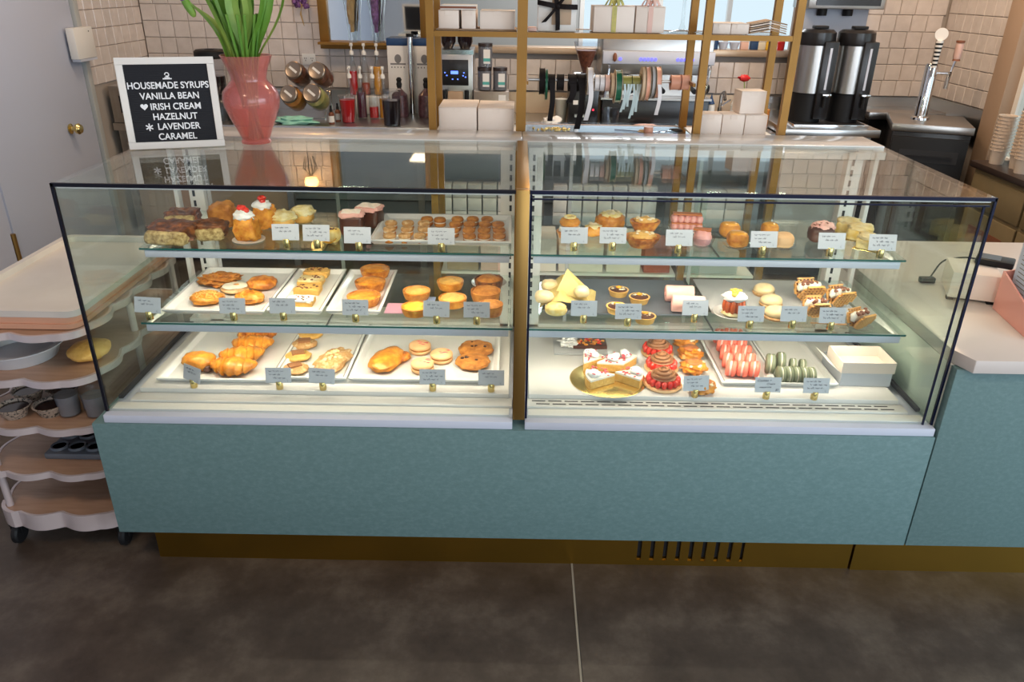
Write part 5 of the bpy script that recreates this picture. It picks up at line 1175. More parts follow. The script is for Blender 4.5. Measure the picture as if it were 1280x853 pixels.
r = boxp('tissue_stack', 'low stack of pink tissue beside the bow box', 'paper', 0.014, 0.043, 0.885, 0.99, z1, z1 + 0.010, 'blush')
st = thing('cake_stand', 'clear stemmed glass cake stand on the upper gold shelf', 'cake stand', (0.545, 0.935, z1))
MB().lathe([(0, 0), (0.048, 0), (0.050, 0.003), (0.012, 0.010), (0.006, 0.03), (0.0055, 0.10), (0.012, 0.112), (0.052, 0.118), (0.052, 0.122), (0, 0.122)], 36).build('glass_foot_and_plate', 'clear_glass', st)
MB().lathe([(0.0, 0.1225), (0.030, 0.1225), (0.032, 0.138), (0, 0.14)], 20).build('red_contents', 'rust', st)
for i in range(2): carton('low white box on the upper shelf of the right bay, %s' % ('left of two', 'right of two')[i], 0.640 + i * 0.062, 0.700 + i * 0.062, 0.885, 1.0, z1, z1 + 0.034, 'box_card')
bk = thing('menu_booklet', 'stack of pale open booklets at the right end of the upper gold shelf', 'booklet', (0.84, 0.94, z1), -0.1)
for i in range(5): MB().add([(-0.065, -0.05, 0.001 + i * 0.007), (0.0, -0.05, 0.014 + i * 0.007), (0.055, -0.05, 0.002 + i * 0.007), (0.055, 0.05, 0.002 + i * 0.007), (0.0, 0.05, 0.014 + i * 0.007), (-0.065, 0.05, 0.001 + i * 0.007),
    (-0.065, -0.05, 0.005 + i * 0.007), (0.0, -0.05, 0.018 + i * 0.007), (0.055, -0.05, 0.006 + i * 0.007), (0.055, 0.05, 0.006 + i * 0.007), (0.0, 0.05, 0.018 + i * 0.007), (-0.065, 0.05, 0.005 + i * 0.007)],
    [(0, 5, 4, 1), (1, 4, 3, 2), (6, 7, 10, 11), (7, 8, 9, 10), (0, 1, 7, 6), (1, 2, 8, 7), (3, 4, 10, 9), (4, 5, 11, 10), (2, 3, 9, 8), (5, 0, 6, 11)]).build('booklet', 'kraft' if i % 2 == 0 else 'box_card', bk)

# back counter
bc = thing('back_counter', 'long stainless steel work counter along the tiled back wall', 'counter', (0, 0, 0))
CT = 0.905
MB().box(-2.48, 1.55, 2.82, 3.48, CT - 0.045, CT).build('steel_top', 'steel', bc, bevel=0.004)
MB().box(-2.48, 2.13, 3.482, 3.505, CT + 0.0, 1.035).build('steel_upstand', 'steel', bc)
MB().box(-0.56, 1.55, 3.474, 3.4815, CT + 0.0005, 1.04).build('warm_upstand', 'warm_steel', bc)  # warm bulb reflections on the steel, put into this strip's tan colour
MB().box(-2.46, 1.53, 2.90, 3.47, 0.26, 0.285).build('under_shelf', 'steel', bc)
MB().box(-2.46, 1.53, 3.44, 3.46, 0.29, CT - 0.046).build('back_panel', 'grey_wall', bc)
for x in (-2.44, -1.45, -0.62, 0.14, 0.95, 1.50):
    MB().box(x - 0.02, x + 0.02, 2.84, 2.88, 0, CT - 0.046).build('leg', 'steel', bc)
MB().box(-2.42, -1.47, 2.865, 2.895, 0.10, CT - 0.05).build('cabinet_front', 'tan_paint', bc)
n_ = 0
for (bx0, cols, rows, w_) in ((-0.52, 6, 3, 0.086), (0.22, 7, 3, 0.086), (1.02, 3, 2, 0.145)):
    first_b = None
    for j in range(rows):
        for i in range(cols):
            x = bx0 + i * (w_ + 0.010); zz = 0.286 + j * (0.087 if w_ < .1 else 0.12); hh = 0.082 if w_ < .1 else 0.118
            lab = 'white cake box stored under the steel counter, %s stack, %s row, %s from the left' % (('left' if bx0 < 0 else 'middle' if bx0 < .9 else 'right'), ('bottom', 'second', 'top')[j], ('first', 'second', 'third', 'fourth', 'fifth', 'sixth', 'seventh')[i])
            if first_b is None: first_b = carton(lab, x, x + w_, 2.90, 2.99, zz, zz + hh, 'white_paper', 'cake boxes under the back counter')
            else: copy(first_b, (x + w_ / 2, 2.945, zz), 0, lab, 'cake boxes under the back counter')
# steel undercounter appliance by the left wall
ap = thing('ice_machine', 'boxy stainless appliance by the left wall with a recessed front hatch', 'appliance', (-2.25, 3.0, CT + 0.0005))
MB().box(-0.22, 0.22, -0.17, 0.25, 0, 0.215).build('body', 'steel_brushed', ap, bevel=0.004)
MB().box(-0.19, 0.17, -0.178, -0.1705, 0.03, 0.19).build('hatch_frame', 'steel', ap, bevel=0.002)
MB().box(-0.16, 0.14, -0.182, -0.1785, 0.06, 0.16).build('hatch_window', 'black_satin', ap)
# blender behind the letter board
bl = thing('blender', 'coffee grinder with black lid and clear hopper between sign and vase', 'grinder', (-1.90, 3.02, CT + 0.0005))
MB().lathe([(0, 0), (0.085, 0), (0.085, 0.10), (0.065, 0.14), (0.05, 0.15), (0, 0.15)], 28).build('base', 'black_satin', bl)
MB().lathe([(0.048, 0.151), (0.075, 0.20), (0.080, 0.36), (0.078, 0.36), (0.046, 0.152)], 28).build('clear_jar', 'clear_plastic', bl)
MB().lathe([(0, 0.155), (0.05, 0.158), (0.070, 0.20), (0.072, 0.26), (0, 0.262)], 24).build('dark_contents', 'dark_liquid', bl)
MB().lathe([(0, 0.361), (0.082, 0.361), (0.092, 0.372), (0.092, 0.402), (0.080, 0.412), (0.03, 0.412), (0.03, 0.400), (0, 0.400)], 32).build('lid', 'black', bl)
# storage jars with metal lids, tipped forward on a rack
rk = thing('jar_rack', 'wire rack holding four tipped storage jars on the back counter', 'rack', (-1.42, 3.12, CT + 0.0005))
for s in (-1, 1):
    MB().tube([(s * 0.19, -0.09, 0.001), (s * 0.19, -0.09, 0.03), (s * 0.19, 0.11, 0.16), (s * 0.19, 0.11, 0.001)], 0.004, 8).build('side_wire', 'chrome', rk)
MB().cyl((-0.19, -0.085, 0.01), (0.19, -0.085, 0.01), 0.004).build('cross_wire', 'chrome', rk); MB().cyl((-0.19, 0.11, 0.15), (0.19, 0.11, 0.15), 0.004).build('cross_wire', 'chrome', rk)
def jar(lab, u, v, y, cont, s=1.0):
    p = U(u, v, y=y); d = Vector((-0.10, -0.90, 0.42)).normalized()
    r = thing('storage_jar', lab, 'jar', p); mx = d.to_track_quat('Z', 'Y').to_matrix().to_4x4(); mx = mx @ T3(0, 0, -0.165)
    MB().lathe([(0.0, 0), (0.058 * s, 0), (0.064 * s, 0.01), (0.064 * s, 0.115), (0.050 * s, 0.14), (0.049 * s, 0.14), (0.062 * s, 0.112), (0.062 * s, 0.011), (0.0, 0.003)], 28, mx=mx).build('glass_body', 'clear_glass', r)
    MB().lathe([(0, 0.005), (0.059 * s, 0.006), (0.060 * s, 0.10), (0, 0.105)], 24, mx=mx).build('contents', cont, r)
    MB().lathe([(0, 0.1405), (0.052 * s, 0.1405), (0.055 * s, 0.146), (0.055 * s, 0.160), (0.049 * s, 0.165), (0.044 * s, 0.163), (0, 0.163)], 28, mx=mx).build('lid', 'lid_metal', r)
    MB().box(-0.030, 0.030, -0.007, 0.007, 0.1633, 0.1645, mx @ Matrix.Rotation(2.5, 4, 'Z')).build('label', 'white_paper', r)
jar('tipped glass jar with dark contents and metal lid, upper left of four', 366, 87, 3.05, 'beans', 0.98)
jar('tipped glass jar with dark brown contents, upper right of four', 395, 88, 3.05, 'beans', 1.0)
jar('tipped glass jar full of orange spice, lower left beside the vase', 360, 117, 2.95, 'orange_spice', 1.0)
jar('tipped glass jar of yellow fruit pieces, lower right above the mint cloth', 389, 116, 2.95, 'yellow_fruit', 1.05)
p = U(389, 143, z=CT)
tag(MB().blob((0, 0, 0.018), (0.115, 0.055, 0.026), 0.5, 2.2, 5, 40, 20, 0.9, 0.68).build('folded_cloth', 'mint_cloth', loc=(p.x, 2.905, CT + 0.0005), ang=60), 'crumpled mint green cloth at the edge of the steel counter', 'cloth')
for i, (u, v, lab) in enumerate(((413, 131, 'small dropper bottle with white label beside the mint cloth'), (421, 126, 'small dark dropper bottle behind the labelled one'))):
    y = (2.90, 3.0)[i]; x = U(u, v, y=y).x; r = thing('dropper_bottle', lab, 'bottle', (x, y, CT + 0.0005))
    MB().lathe([(0, 0), (0.017, 0), (0.017, 0.062), (0.008, 0.074), (0, 0.074)], 18).build('bottle_body', 'beans', r); MB().lathe([(0.0174, 0.012), (0.0174, 0.050), (0.0172, 0.050), (0.0172, 0.012)], 18).build('label', 'white_paper' if i == 0 else 'grey_card', r)
    MB().lathe([(0, 0.0745), (0.010, 0.0745), (0.009, 0.090), (0.006, 0.092), (0.006, 0.110), (0, 0.112)], 14).build('dropper', 'black', r)
def tub(lab, u, v, y, r0, r1, h, fill, m, lid=True, name='deli_tub'):
    x = U(u, v, y=y).x; r = thing(name, lab, 'container', (x, y, CT + 0.0005))
    MB().lathe([(0, 0), (r0, 0), (r1, h), (r1 - 0.002, h), (r0 - 0.002, 0.002), (0, 0.002)], 26).build('clear_wall', 'clear_plastic', r)
    k = fill; MB().lathe([(0, 0.003), (r0 - 0.0025, 0.003), (r0 + (r1 - r0) * k - 0.003, h * k), (0, h * k)], 24).build('contents', m, r)
    if lid: MB().lathe([(0, h + 0.0005), (r1 + 0.003, h + 0.0005), (r1 + 0.003, h + 0.010), (0, h + 0.008)], 26).build('lid', 'clear_plastic', r)
    return r
tub('clear tub of red sauce in front of the syrup bottles', 434, 126, 2.98, 0.040, 0.052, 0.155, 0.88, 'red_syrup')
tub('tall clear tub of very dark liquid with a domed lid near the counter edge', 489, 125, 2.90, 0.052, 0.060, 0.20, 0.74, 'dark_liquid')
def syrup(lab, u, y, z0, h, level, m, s=1.0):
    x = U(u, 110, y=y).x; r = thing('syrup_bottle', lab, 'bottle', (x, y, z0), 0, 'pump syrup bottles')
    MB().lathe([(0, 0), (0.030 * s, 0), (0.032 * s, 0.006), (0.031 * s, h * 0.66), (0.013, h * 0.84), (0.013, h), (0.011, h), (0.011, h * 0.84), (0.029 * s, h * 0.65), (0.030 * s, 0.007), (0, 0.004)], 22).build('glass_body', 'clear_glass', r)
    MB().lathe([(0, 0.005), (0.0285 * s, 0.006), (0.028 * s, h * level), (0, h * level)], 20).build('syrup', m, r)
    MB().lathe([(0, h + 0.0005), (0.014, h + 0.0005), (0.014, h + 0.018), (0.009, h + 0.026), (0.005, h + 0.028), (0.005, h + 0.062), (0, h + 0.062)], 16).cyl((0, 0, h + 0.064), (0, -0.038, h + 0.060), 0.005, 0.004, 10).cyl((0, 0, h + 0.054), (0, 0, h + 0.072), 0.010, 0.010, 12).build('pump', 'white_enamel', r)
for i, (u, m, lv, lab) in enumerate(((437.5, 'pale_filling', 0.2, 'pump bottle nearly empty behind the red tub'), (451, 'purple_syrup', 0.66, 'pump bottle of dark purple syrup in the front row'), (466, 'red_syrup', 0.30, 'pump bottle with a little red syrup in the front row'), (479, 'amber_syrup', 0.5, 'pump bottle of amber syrup behind the dark tub'))):
    syrup(lab, u, 3.14, CT + 0.0005, 0.245, lv, m)
rs_ = boxp('bottle_riser', 'white block raising the rear row of syrup bottles', 'riser', -1.16, -0.87, 3.28, 3.44, CT + 0.0005, CT + 0.115, 'white_enamel')
for i, (u, m, lv, lab) in enumerate(((442.5, 'red_syrup', 0.6, 'raised pump bottle of red syrup, left in the rear row'), (457.5, 'rust', 0.3, 'raised pump bottle with rose syrup in the middle of the rear row'), (473, 'amber_syrup', 0.72, 'raised pump bottle of golden syrup, right in the rear row'))):
    syrup(lab, u, 3.36, CT + 0.116, 0.25, lv, m, 0.95)
# white pouches with portrait emblem
for i, (x, lab) in enumerate(((-0.805, 'white dispenser box with blue top and dark oval emblem, left of the glass tube'), (-0.632, 'white dispenser box with blue top and dark oval emblem, right of the glass tube'))):
    r = thing('dispenser_box', lab, 'dispenser', (x, 3.40, CT + 0.0005))
    MB().box(-0.068, 0.068, -0.04, 0.06, 0, 0.425).build('box_body', 'white_paper', r, bevel=0.003)
    MB().box(-0.071, 0.071, -0.043, 0.063, 0.4255, 0.47).build('blue_lid', 'blue_plastic', r, bevel=0.003)
    e = MB().lathe([(0, 0), (0.022, 0), (0.022, 0.0008), (0, 0.0008)], 24, mx=T3(0, -0.0402, 0.345) @ Matrix.Rotation(pi / 2, 4, 'X') @ Matrix.Diagonal((1, 1.25, 1, 1)))
    e.box(-0.050, 0.050, -0.0410, -0.0402, 0.308, 0.318); e.build('emblem', 'logo_grey', r)
    for k in range(5): MB().box(-0.045 + k * 0.02, -0.038 + k * 0.02, -0.041, -0.0402, 0.288, 0.297).build('letter_mark', 'logo_grey', r)
    c = thing('dark_decanter', 'dark purple decanter with black stopper in front of the %s dispenser box' % ('left', 'right')[i], 'bottle', (x + 0.018, 3.24, CT + 0.0005)); c.scale = (0.85, 0.85, 0.9)
    MB().lathe([(0, 0), (0.062, 0), (0.066, 0.02), (0.060, 0.15), (0.02, 0.19), (0.014, 0.20), (0, 0.20)], 24).build('bottle_body', 'decanter', c); MB().lathe([(0, 0.2005), (0.018, 0.2005), (0.022, 0.225), (0.016, 0.24), (0.022, 0.255), (0.012, 0.27), (0, 0.27)], 16).build('stopper', 'black', c)
r = thing('glass_tube', 'tall upright steel tube between the two dispenser boxes', 'tube', (-0.718, 3.33, CT + 0.0005)); MB().lathe([(0, 0), (0.020, 0), (0.020, 0.48), (0, 0.48)], 20).build('tube', 'chrome', r); MB().lathe([(0.0, 0.4805), (0.024, 0.4805), (0.024, 0.50), (0, 0.50)], 20).build('cap', 'black', r)
# mirror with a shelf-like gilt frame
mr = thing('wall_mirror', 'gold framed mirror hanging on the tiled wall above the syrups', 'mirror', (-0.96, 3.46, 1.30))
for zz in (0, 0.80): MB().box(-0.36, 0.36, -0.035, 0.03, zz, zz + 0.045).build('frame_bar', 'gold_frame', mr, bevel=0.003)
for xx in (-0.36, 0.30): MB().box(xx, xx + 0.06, -0.03, 0.03, 0.0455, 0.7995).build('frame_side', 'gold_frame', mr, bevel=0.003)
MB().box(-0.30, 0.30, 0.0, 0.01, 0.045, 0.80).build('mirror_glass', 'mirror_silver', mr)
for i, (u, lab, st) in enumerate(((441, 'glass carafe of dried stems on the mirror ledge, left one', 'straw'), (471, 'glass carafe of dried purple stems on the mirror ledge, right one', 'purple_petal'))):
    x = U(u, 45, y=3.40).x; r = thing('glass_carafe', lab, 'carafe', (x, 3.395, 1.3455))
    MB().lathe([(0, 0), (0.026, 0), (0.034, 0.15), (0.055, 0.30), (0.053, 0.30), (0.032, 0.15), (0.024, 0.003), (0, 0.003)], 24).build('glass', 'clear_glass', r)
    b = MB(); q = random.Random(i)
    for k in range(18): b.tube([(q.uniform(-.01, .01), q.uniform(-.01, .01), 0.06), (q.uniform(-.04, .04), q.uniform(-.03, .03), 0.36)], 0.003, 5)
    b.blob((0, 0, 0.22), (0.022, 0.022, 0.13), 0.5, 5, 3, 20, 16); b.build('dried_stems', st, r)
    r.scale = (1, 1, 1)
mrs = MB().box(-0.36, 0.36, -0.10, -0.0355, 0.030, 0.045).build('frame_ledge', 'gold_frame', mr)
# socket, hanging dried bunch
so = thing('wall_socket', 'white double socket plate on the tiles above the jars', 'socket', (U(386, 74, y=3.49).x, 3.495, U(386, 74, y=3.49).z))
MB().box(-0.045, 0.045, -0.006, 0, -0.035, 0.035).build('plate', 'white_enamel', so, bevel=0.002); sk = MB()
for sx in (-0.022, 0.022):
    for dx, dz in ((-0.006, 0.006), (0.006, 0.006), (0, -0.008)): sk.box(sx + dx - .002, sx + dx + .002, -0.0068, -0.006, dz - .004, dz + .004)
sk.build('socket_holes', 'slot_dark', so)
p = U(374, 5, y=3.44); db = thing('dried_bunch', 'small bunch of dried purple flowers hanging upside down on the tiles', 'dried flowers', p)
b = MB()
for i in range(26): q = random.Random(i); b.blob((q.uniform(-.05, .05), q.uniform(-.025, .025), q.uniform(-.015, .06)), (0.014, 0.012, 0.016), 0.5, 4, i, 8, 6)
b.build('blooms', 'purple_petal', db)
b = MB()
for i in range(8): b.tube([(0.02 - 0.003 * i * 0.5, 0, 0), (0.004 + 0.0012 * (i - 4), 0, -0.06), (0.012 + 0.001 * i, 0, -0.11 - 0.003 * i)], 0.0022, 5)
b.build('stems', 'straw', db)
# coffee machine with touch panel in the left bay
cm = thing('coffee_grinder', 'steel coffee machine with black glowing touch panel and twin bean hoppers', 'coffee machine', (-0.402, 3.06, CT + 0.0005))
MB().box(-0.105, 0.105, -0.04, 0.26, 0.0, 0.43).build('housing', 'steel_brushed', cm, bevel=0.006)
MB().box(-0.088, 0.078, -0.047, -0.041, 0.225, 0.375).build('touch_panel', 'black_satin', cm, bevel=0.002)
MB().box(-0.03, 0.015, -0.0485, -0.0472, 0.292, 0.310).build('panel_display', 'display_glow', cm)
dd = MB()
for x, z in ((-0.066, 0.30), (-0.055, 0.283), (0.045, 0.283), (0.06, 0.275), (-0.02, 0.262), (0.012, 0.262), (0.05, 0.30)): dd.box(x - .004, x + .004, -0.0485, -0.0472, z - .003, z + .003)
dd.build('panel_icons', 'display_glow', cm)
MB().box(-0.028, 0.035, -0.045, -0.041, 0.345, 0.350).build('panel_mark', 'board_text', cm)
MB().box(-0.05, 0.045, -0.07, -0.041, 0.10, 0.19).build('spout_block', 'kraft', cm, bevel=0.003); MB().box(-0.022, 0.022, -0.074, -0.071, 0.06, 0.10).build('spout', 'steel', cm)
for s in (-1, 1): MB().cyl((s * 0.068, -0.07, 0.12), (s * 0.068, -0.07, 0.20), 0.013, n=12).build('handle', 'black', cm)
for s in (-1, 1):
    h = MB().lathe([(0, 0.4305), (0.030, 0.4305), (0.047, 0.47), (0.049, 0.60), (0.0, 0.60)], 22); o = h.build('bean_hopper', 'dark_liquid', cm); o.location = (s * 0.052, 0.08, 0)
MB().box(-0.11, 0.11, -0.045, -0.035, 0.405, 0.43).build('upper_band', 'chrome', cm)
# canisters beside it
def canister(lab, x, z, h=0.11, w=0.042):
    r = thing('tea_canister', lab, 'canister', (x, 3.02, z), 0, 'labelled clear canisters')
    MB().lathe([(0, 0), (w, 0), (w, h * .85), (0, h * .85)], 22).build('contents', 'logo_grey', r)
    MB().lathe([(w + .0005, 0), (w + .001, h * .86), (w + .0006, h * .86), (w + .0003, 0)], 22).build('clear_wall', 'clear_plastic', r)
    MB().lathe([(0, h * .86), (w + .002, h * .86), (w + .002, h), (0, h)], 22).build('lid', 'dark_wood', r)
    MB().box(-0.01, 0.030, -w - 0.003, -w - 0.0015, h * .15, h * .75).build('label', 'white_paper', r); MB().box(-0.01, 0.030, -w - 0.0042, -w - 0.0032, h * .25, h * .38).build('label_stripe', 'teal_label', r)
canister('clear canister with teal striped label at the top of the stack', -0.220, CT + 0.338, 0.135)
canister('clear canister with teal striped label, left in the middle of the stack', -0.225, CT + 0.205, 0.13)
canister('clear canister with teal striped label, right in the middle of the stack', -0.130, CT + 0.205, 0.13)
r = boxp('storage_bin', 'low dark bin with a labelled front under the canisters', 'bin', -0.29, -0.075, 2.96, 3.10, CT + 0.0005, CT + 0.20, 'lid_metal')
MB().box(0.045, 0.09, -0.072, -0.0705, 0.12, 0.18).build('label', 'white_paper', r); MB().box(0.045, 0.09, -0.0732, -0.0722, 0.125, 0.14).build('label_stripe', 'teal_label', r)
# black grinder behind the ribbons
gd = thing('espresso_grinder', 'black espresso grinder with a cone hopper of beans behind the black ribbons', 'grinder', (0.392, 3.02, CT + 0.0005))
MB().box(-0.095, 0.085, -0.06, 0.14, 0.0, 0.245).build('housing', 'black_satin', gd, bevel=0.008); MB().box(-0.075, 0.06, -0.05, 0.12, 0.2455, 0.315).build('neck', 'chrome', gd, bevel=0.01)
MB().lathe([(0, 0.316), (0.018, 0.316), (0.062, 0.44), (0, 0.445)], 24).build('beans', 'beans', gd); MB().lathe([(0.020, 0.316), (0.068, 0.45), (0.080, 0.49), (0.078, 0.49), (0.065, 0.45), (0.0185, 0.317)], 24).build('clear_hopper', 'clear_plastic', gd)
MB().box(-0.07, -0.04, -0.0625, -0.0605, 0.13, 0.155).build('badge', 'white_paper', gd); MB().blob((0.055, -0.061, 0.10), (0.006, 0.003, 0.006), 0, 1, 1, 10, 8).build('red_lamp', 'red_lamp', gd)
MB().box(-0.06, 0.0, -0.10, -0.0605, 0.06, 0.075).build('portafilter_fork', 'steel', gd)
# espresso machine
em = thing('espresso_machine', 'wide steel espresso machine with rows of blue lit buttons', 'espresso machine', (0.832, 3.04, CT + 0.0005))
MB().box(-0.34, 0.34, 0.02, 0.36, 0.30, 0.52).build('upper_body', 'steel_brushed', em, bevel=0.008)
MB().box(-0.34, 0.34, -0.04, 0.018, 0.365, 0.44).build('button_fascia', 'white_trim', em, bevel=0.006)
MB().box(-0.34, 0.34, -0.035, 0.30, 0.53, 0.545).build('cup_rail', 'chrome', em, bevel=0.003)
for x0_, n__ in ((-0.235, 1), (-0.11, 5), (0.115, 5)):
    for k in range(n__): MB().lathe([(0, 0), (0.0095, 0), (0.0095, 0.003), (0, 0.003)], 14, mx=T3(x0_ + k * 0.022, -0.0402, 0.395) @ Matrix.Rotation(pi / 2, 4, 'X')).build('lit_button', 'button_glow', em)
MB().blob((-0.268, -0.048, 0.405), (0.013, 0.010, 0.026), 0.05, 1, 1, 14, 10).build('steam_knob', 'nut_brown', em)
MB().box(-0.30, 0.30, 0.06, 0.30, 0.10, 0.30).build('back_splash', 'steel', em)
MB().box(-0.33, 0.33, -0.06, 0.34, 0.0, 0.16).build('drip_body', 'black_satin', em, bevel=0.006)
MB().box(-0.34, 0.34, -0.075, 0.05, 0.1605, 0.172).build('drip_grate', 'steel_brushed', em)
for x in (-0.19, 0.0, 0.19):
    g = MB().lathe([(0, 0.24), (0.034, 0.24), (0.034, 0.30), (0, 0.30)], 20).build('group_head', 'chrome', em); g.location = (x, 0.0, 0)
    h = MB().cyl((0, -0.02, 0.235), (0, -0.16, 0.225), 0.012, 0.015, 12).build('portafilter_handle', 'black', em); h.location = (x + 0.02, 0, 0)
for x in (-0.30, 0.31): MB().tube([(x, -0.02, 0.37), (x, -0.06, 0.34), (x - 0.01, -0.07, 0.22), (x - 0.02, -0.065, 0.17)], 0.006, 8).build('steam_wand', 'chrome', em)
for s in (-1, 1): MB().blob((s * 0.31, -0.03, 0.23), (0.02, 0.02, 0.03), 0.1, 1, 1, 12, 8).build('side_knob', 'black', em)
mg = thing('milk_pitcher', 'steel milk pitcher on top of the espresso machine', 'pitcher', (0.56, 3.14, CT + 0.5465)); MB().lathe([(0, 0), (0.04, 0), (0.034, 0.07), (0.037, 0.09), (0.035, 0.09), (0.032, 0.07), (0.038, 0.003), (0, 0.003)], 22).build('pitcher_body', 'chrome', mg)
tub('grey plastic tub in front of the espresso machine', 764, 142, 2.90, 0.045, 0.06, 0.12, 0.05, 'grey_card', False, 'plastic_tub')
tub('cream paper cup behind the black ribbon tails', 702, 125, 3.10, 0.032, 0.045, 0.15, 0.96, 'pale_filling', False, 'paper_cup')
p = U(690, 148, y=2.92); tag(MB().blob((0, 0, 0.03), (0.055, 0.04, 0.034), 0.5, 2.5, 9, 28, 16, 1, 0.85).build('white_cloth', 'white_paper', loc=(p.x, 2.93, CT + 0.0005)), 'crumpled white cloth left of the black grinder', 'cloth')
p = U(800, 140, y=2.90); tag(MB().blob((0, 0, 0.014), (0.08, 0.035, 0.016), 0.4, 4, 3, 34, 14, 1, 0.85).build('pink_cloth', 'blush', loc=(p.x + 0.04, 2.90, CT + 0.0005)), 'rolled pink checked cloth before the espresso machine', 'cloth')
# tap, small bottles and flower by the right bay
fc = thing('faucet', 'chrome faucet on the back counter seen past the white boxes', 'faucet', (U(902, 118, y=3.15).x, 3.15, CT + 0.0005))
MB().lathe([(0, 0), (0.03, 0), (0.026, 0.02), (0.014, 0.03), (0.014, 0.10), (0, 0.10)], 18).build('base', 'chrome', fc)
MB().tube([(0, 0, 0.09), (0, 0, 0.17), (0.01, -0.02, 0.20), (0.0, -0.06, 0.20), (0, -0.10, 0.16)], 0.011, 10).build('spout', 'chrome', fc); MB().cyl((0.0, 0.01, 0.10), (0.06, -0.01, 0.15), 0.006, n=8).build('lever', 'chrome', fc)
r = thing('small_vase', 'small jar with a red flower behind the right gold post', 'vase', (1.42, 3.2, CT + 0.0005))
MB().lathe([(0, 0), (0.03, 0), (0.028, 0.10), (0.015, 0.14), (0.013, 0.14), (0.026, 0.10), (0.028, 0.003), (0, 0.003)], 18).build('glass', 'clear_glass', r); MB().lathe([(0, 0.004), (0.0275, 0.004), (0.027, 0.09), (0, 0.09)], 16).build('amber_content', 'amber_syrup', r)
MB().tube([(0, 0, 0.05), (0.01, 0, 0.2), (0.0, 0, 0.26)], 0.003, 6).build('stem', 'leaf', r); MB().blob((0.0, 0, 0.275), (0.035, 0.02, 0.02), 0.5, 3, 3, 16, 10).build('red_bloom', 'red', r)
jg = thing('tea_jug', 'clear jug of orange tea beside the coffee urns', 'jug', (1.50, 2.95, CT + 0.0005)); MB().lathe([(0, 0), (0.032, 0), (0.036, 0.16), (0.034, 0.16), (0.030, 0.003), (0, 0.003)], 20).build('glass', 'clear_glass', jg); MB().lathe([(0, 0.004), (0.0295, 0.004), (0.033, 0.12), (0, 0.12)], 18).build('tea', 'orange_spice', jg)
for i, (x, m, lab) in enumerate(((1.06 + 0.13, 'blue_plastic', 'blue capped squeeze bottle behind the small white boxes'), (1.34, 'white_paper', 'white squeeze bottle behind the small white boxes'))):
    r = thing('squeeze_bottle', lab, 'bottle', (x, 3.05, CT + 0.0005)); MB().lathe([(0, 0), (0.026, 0), (0.026, 0.13), (0, 0.135)], 18).build('bottle_body', 'white_paper', r); MB().lathe([(0, 0.1355), (0.024, 0.1355), (0.008, 0.17), (0, 0.20)], 16).build('nozzle', m, r)
# on the hatch sill
for i, (u, m, sh, lab) in enumerate(((893, 'blue_plastic', 0, 'small blue pot at the left on the hatch sill'), (903.5, 'rust', 1, 'dark red bowl on the hatch sill, left of two'), (917.5, 'rust', 1, 'dark red bowl on the hatch sill, right of two'), (930, 'blush', 2, 'cream box on the hatch sill'), (942, 'blue_plastic', 2, 'dark blue box on the hatch sill'), (951, 'pale_filling', 2, 'pale tin on the hatch sill beside the yellow one'), (961, 'yellow', 2, 'yellow tin on the hatch sill'), (976, 'red', 0, 'bright red bottle at the right of the hatch sill'))):
    x = U(u, 57, y=3.55).x; r = thing(('pot', 'bowl', 'tin')[sh], lab, ('pot', 'bowl', 'tin')[sh], (x, 3.545, HZ0 + 0.0005))
    if sh == 0: MB().lathe([(0, 0), (0.022, 0), (0.024, 0.05), (0.016, 0.06), (0.016, 0.08), (0, 0.08)], 18).build('body', m, r)
    elif sh == 1:
        MB().lathe([(0, 0), (0.022, 0), (0.036, 0.045), (0.034, 0.045), (0.02, 0.003), (0, 0.003)], 22).build('bowl_wall', 'paper_blue', r); MB().lathe([(0, 0.004), (0.021, 0.004), (0.031, 0.034), (0, 0.036)], 20).build('contents', m, r)
    else: MB().box(-0.026, 0.026, -0.02, 0.02, 0, 0.05).build('body', m, r, bevel=0.003); MB().box(-0.027, 0.027, -0.021, 0.021, 0.0505, 0.058).build('lid', 'white_paper' if i % 2 else m, r)
r = boxp('kitchen_table', 'steel kitchen table with racks beyond the hatch', 'table', -0.8, 2.9, 4.9, 5.6, 0.0, 0.92, 'steel_brushed')
MB().box(-1.6, 1.4, -0.05, 0.05, 0.60, 0.63).build('rack_shelf', 'steel_brushed', r)
for x in (-1.5, -0.2, 1.3): MB().box(x - .02, x + .02, -0.03, 0.03, 0.921, 0.60).build('rack_post', 'steel_brushed', r)
for i, (x, m, lab) in enumerate(((1.35, 'red', 'red tub on the kitchen table beyond the hatch'), (1.62, 'leaf', 'green tub on the kitchen table beyond the hatch'), (0.4, 'white_paper', 'white tub on the kitchen table beyond the hatch'))):
    r = thing('kitchen_tub', lab, 'tub', (x, 5.0, 0.9205)); MB().lathe([(0, 0), (0.07, 0), (0.085, 0.14), (0, 0.14)], 20).build('tub_body', 'white_paper', r); MB().lathe([(0, 0.1405), (0.09, 0.1405), (0.09, 0.17), (0, 0.17)], 20).build('lid', m, r)

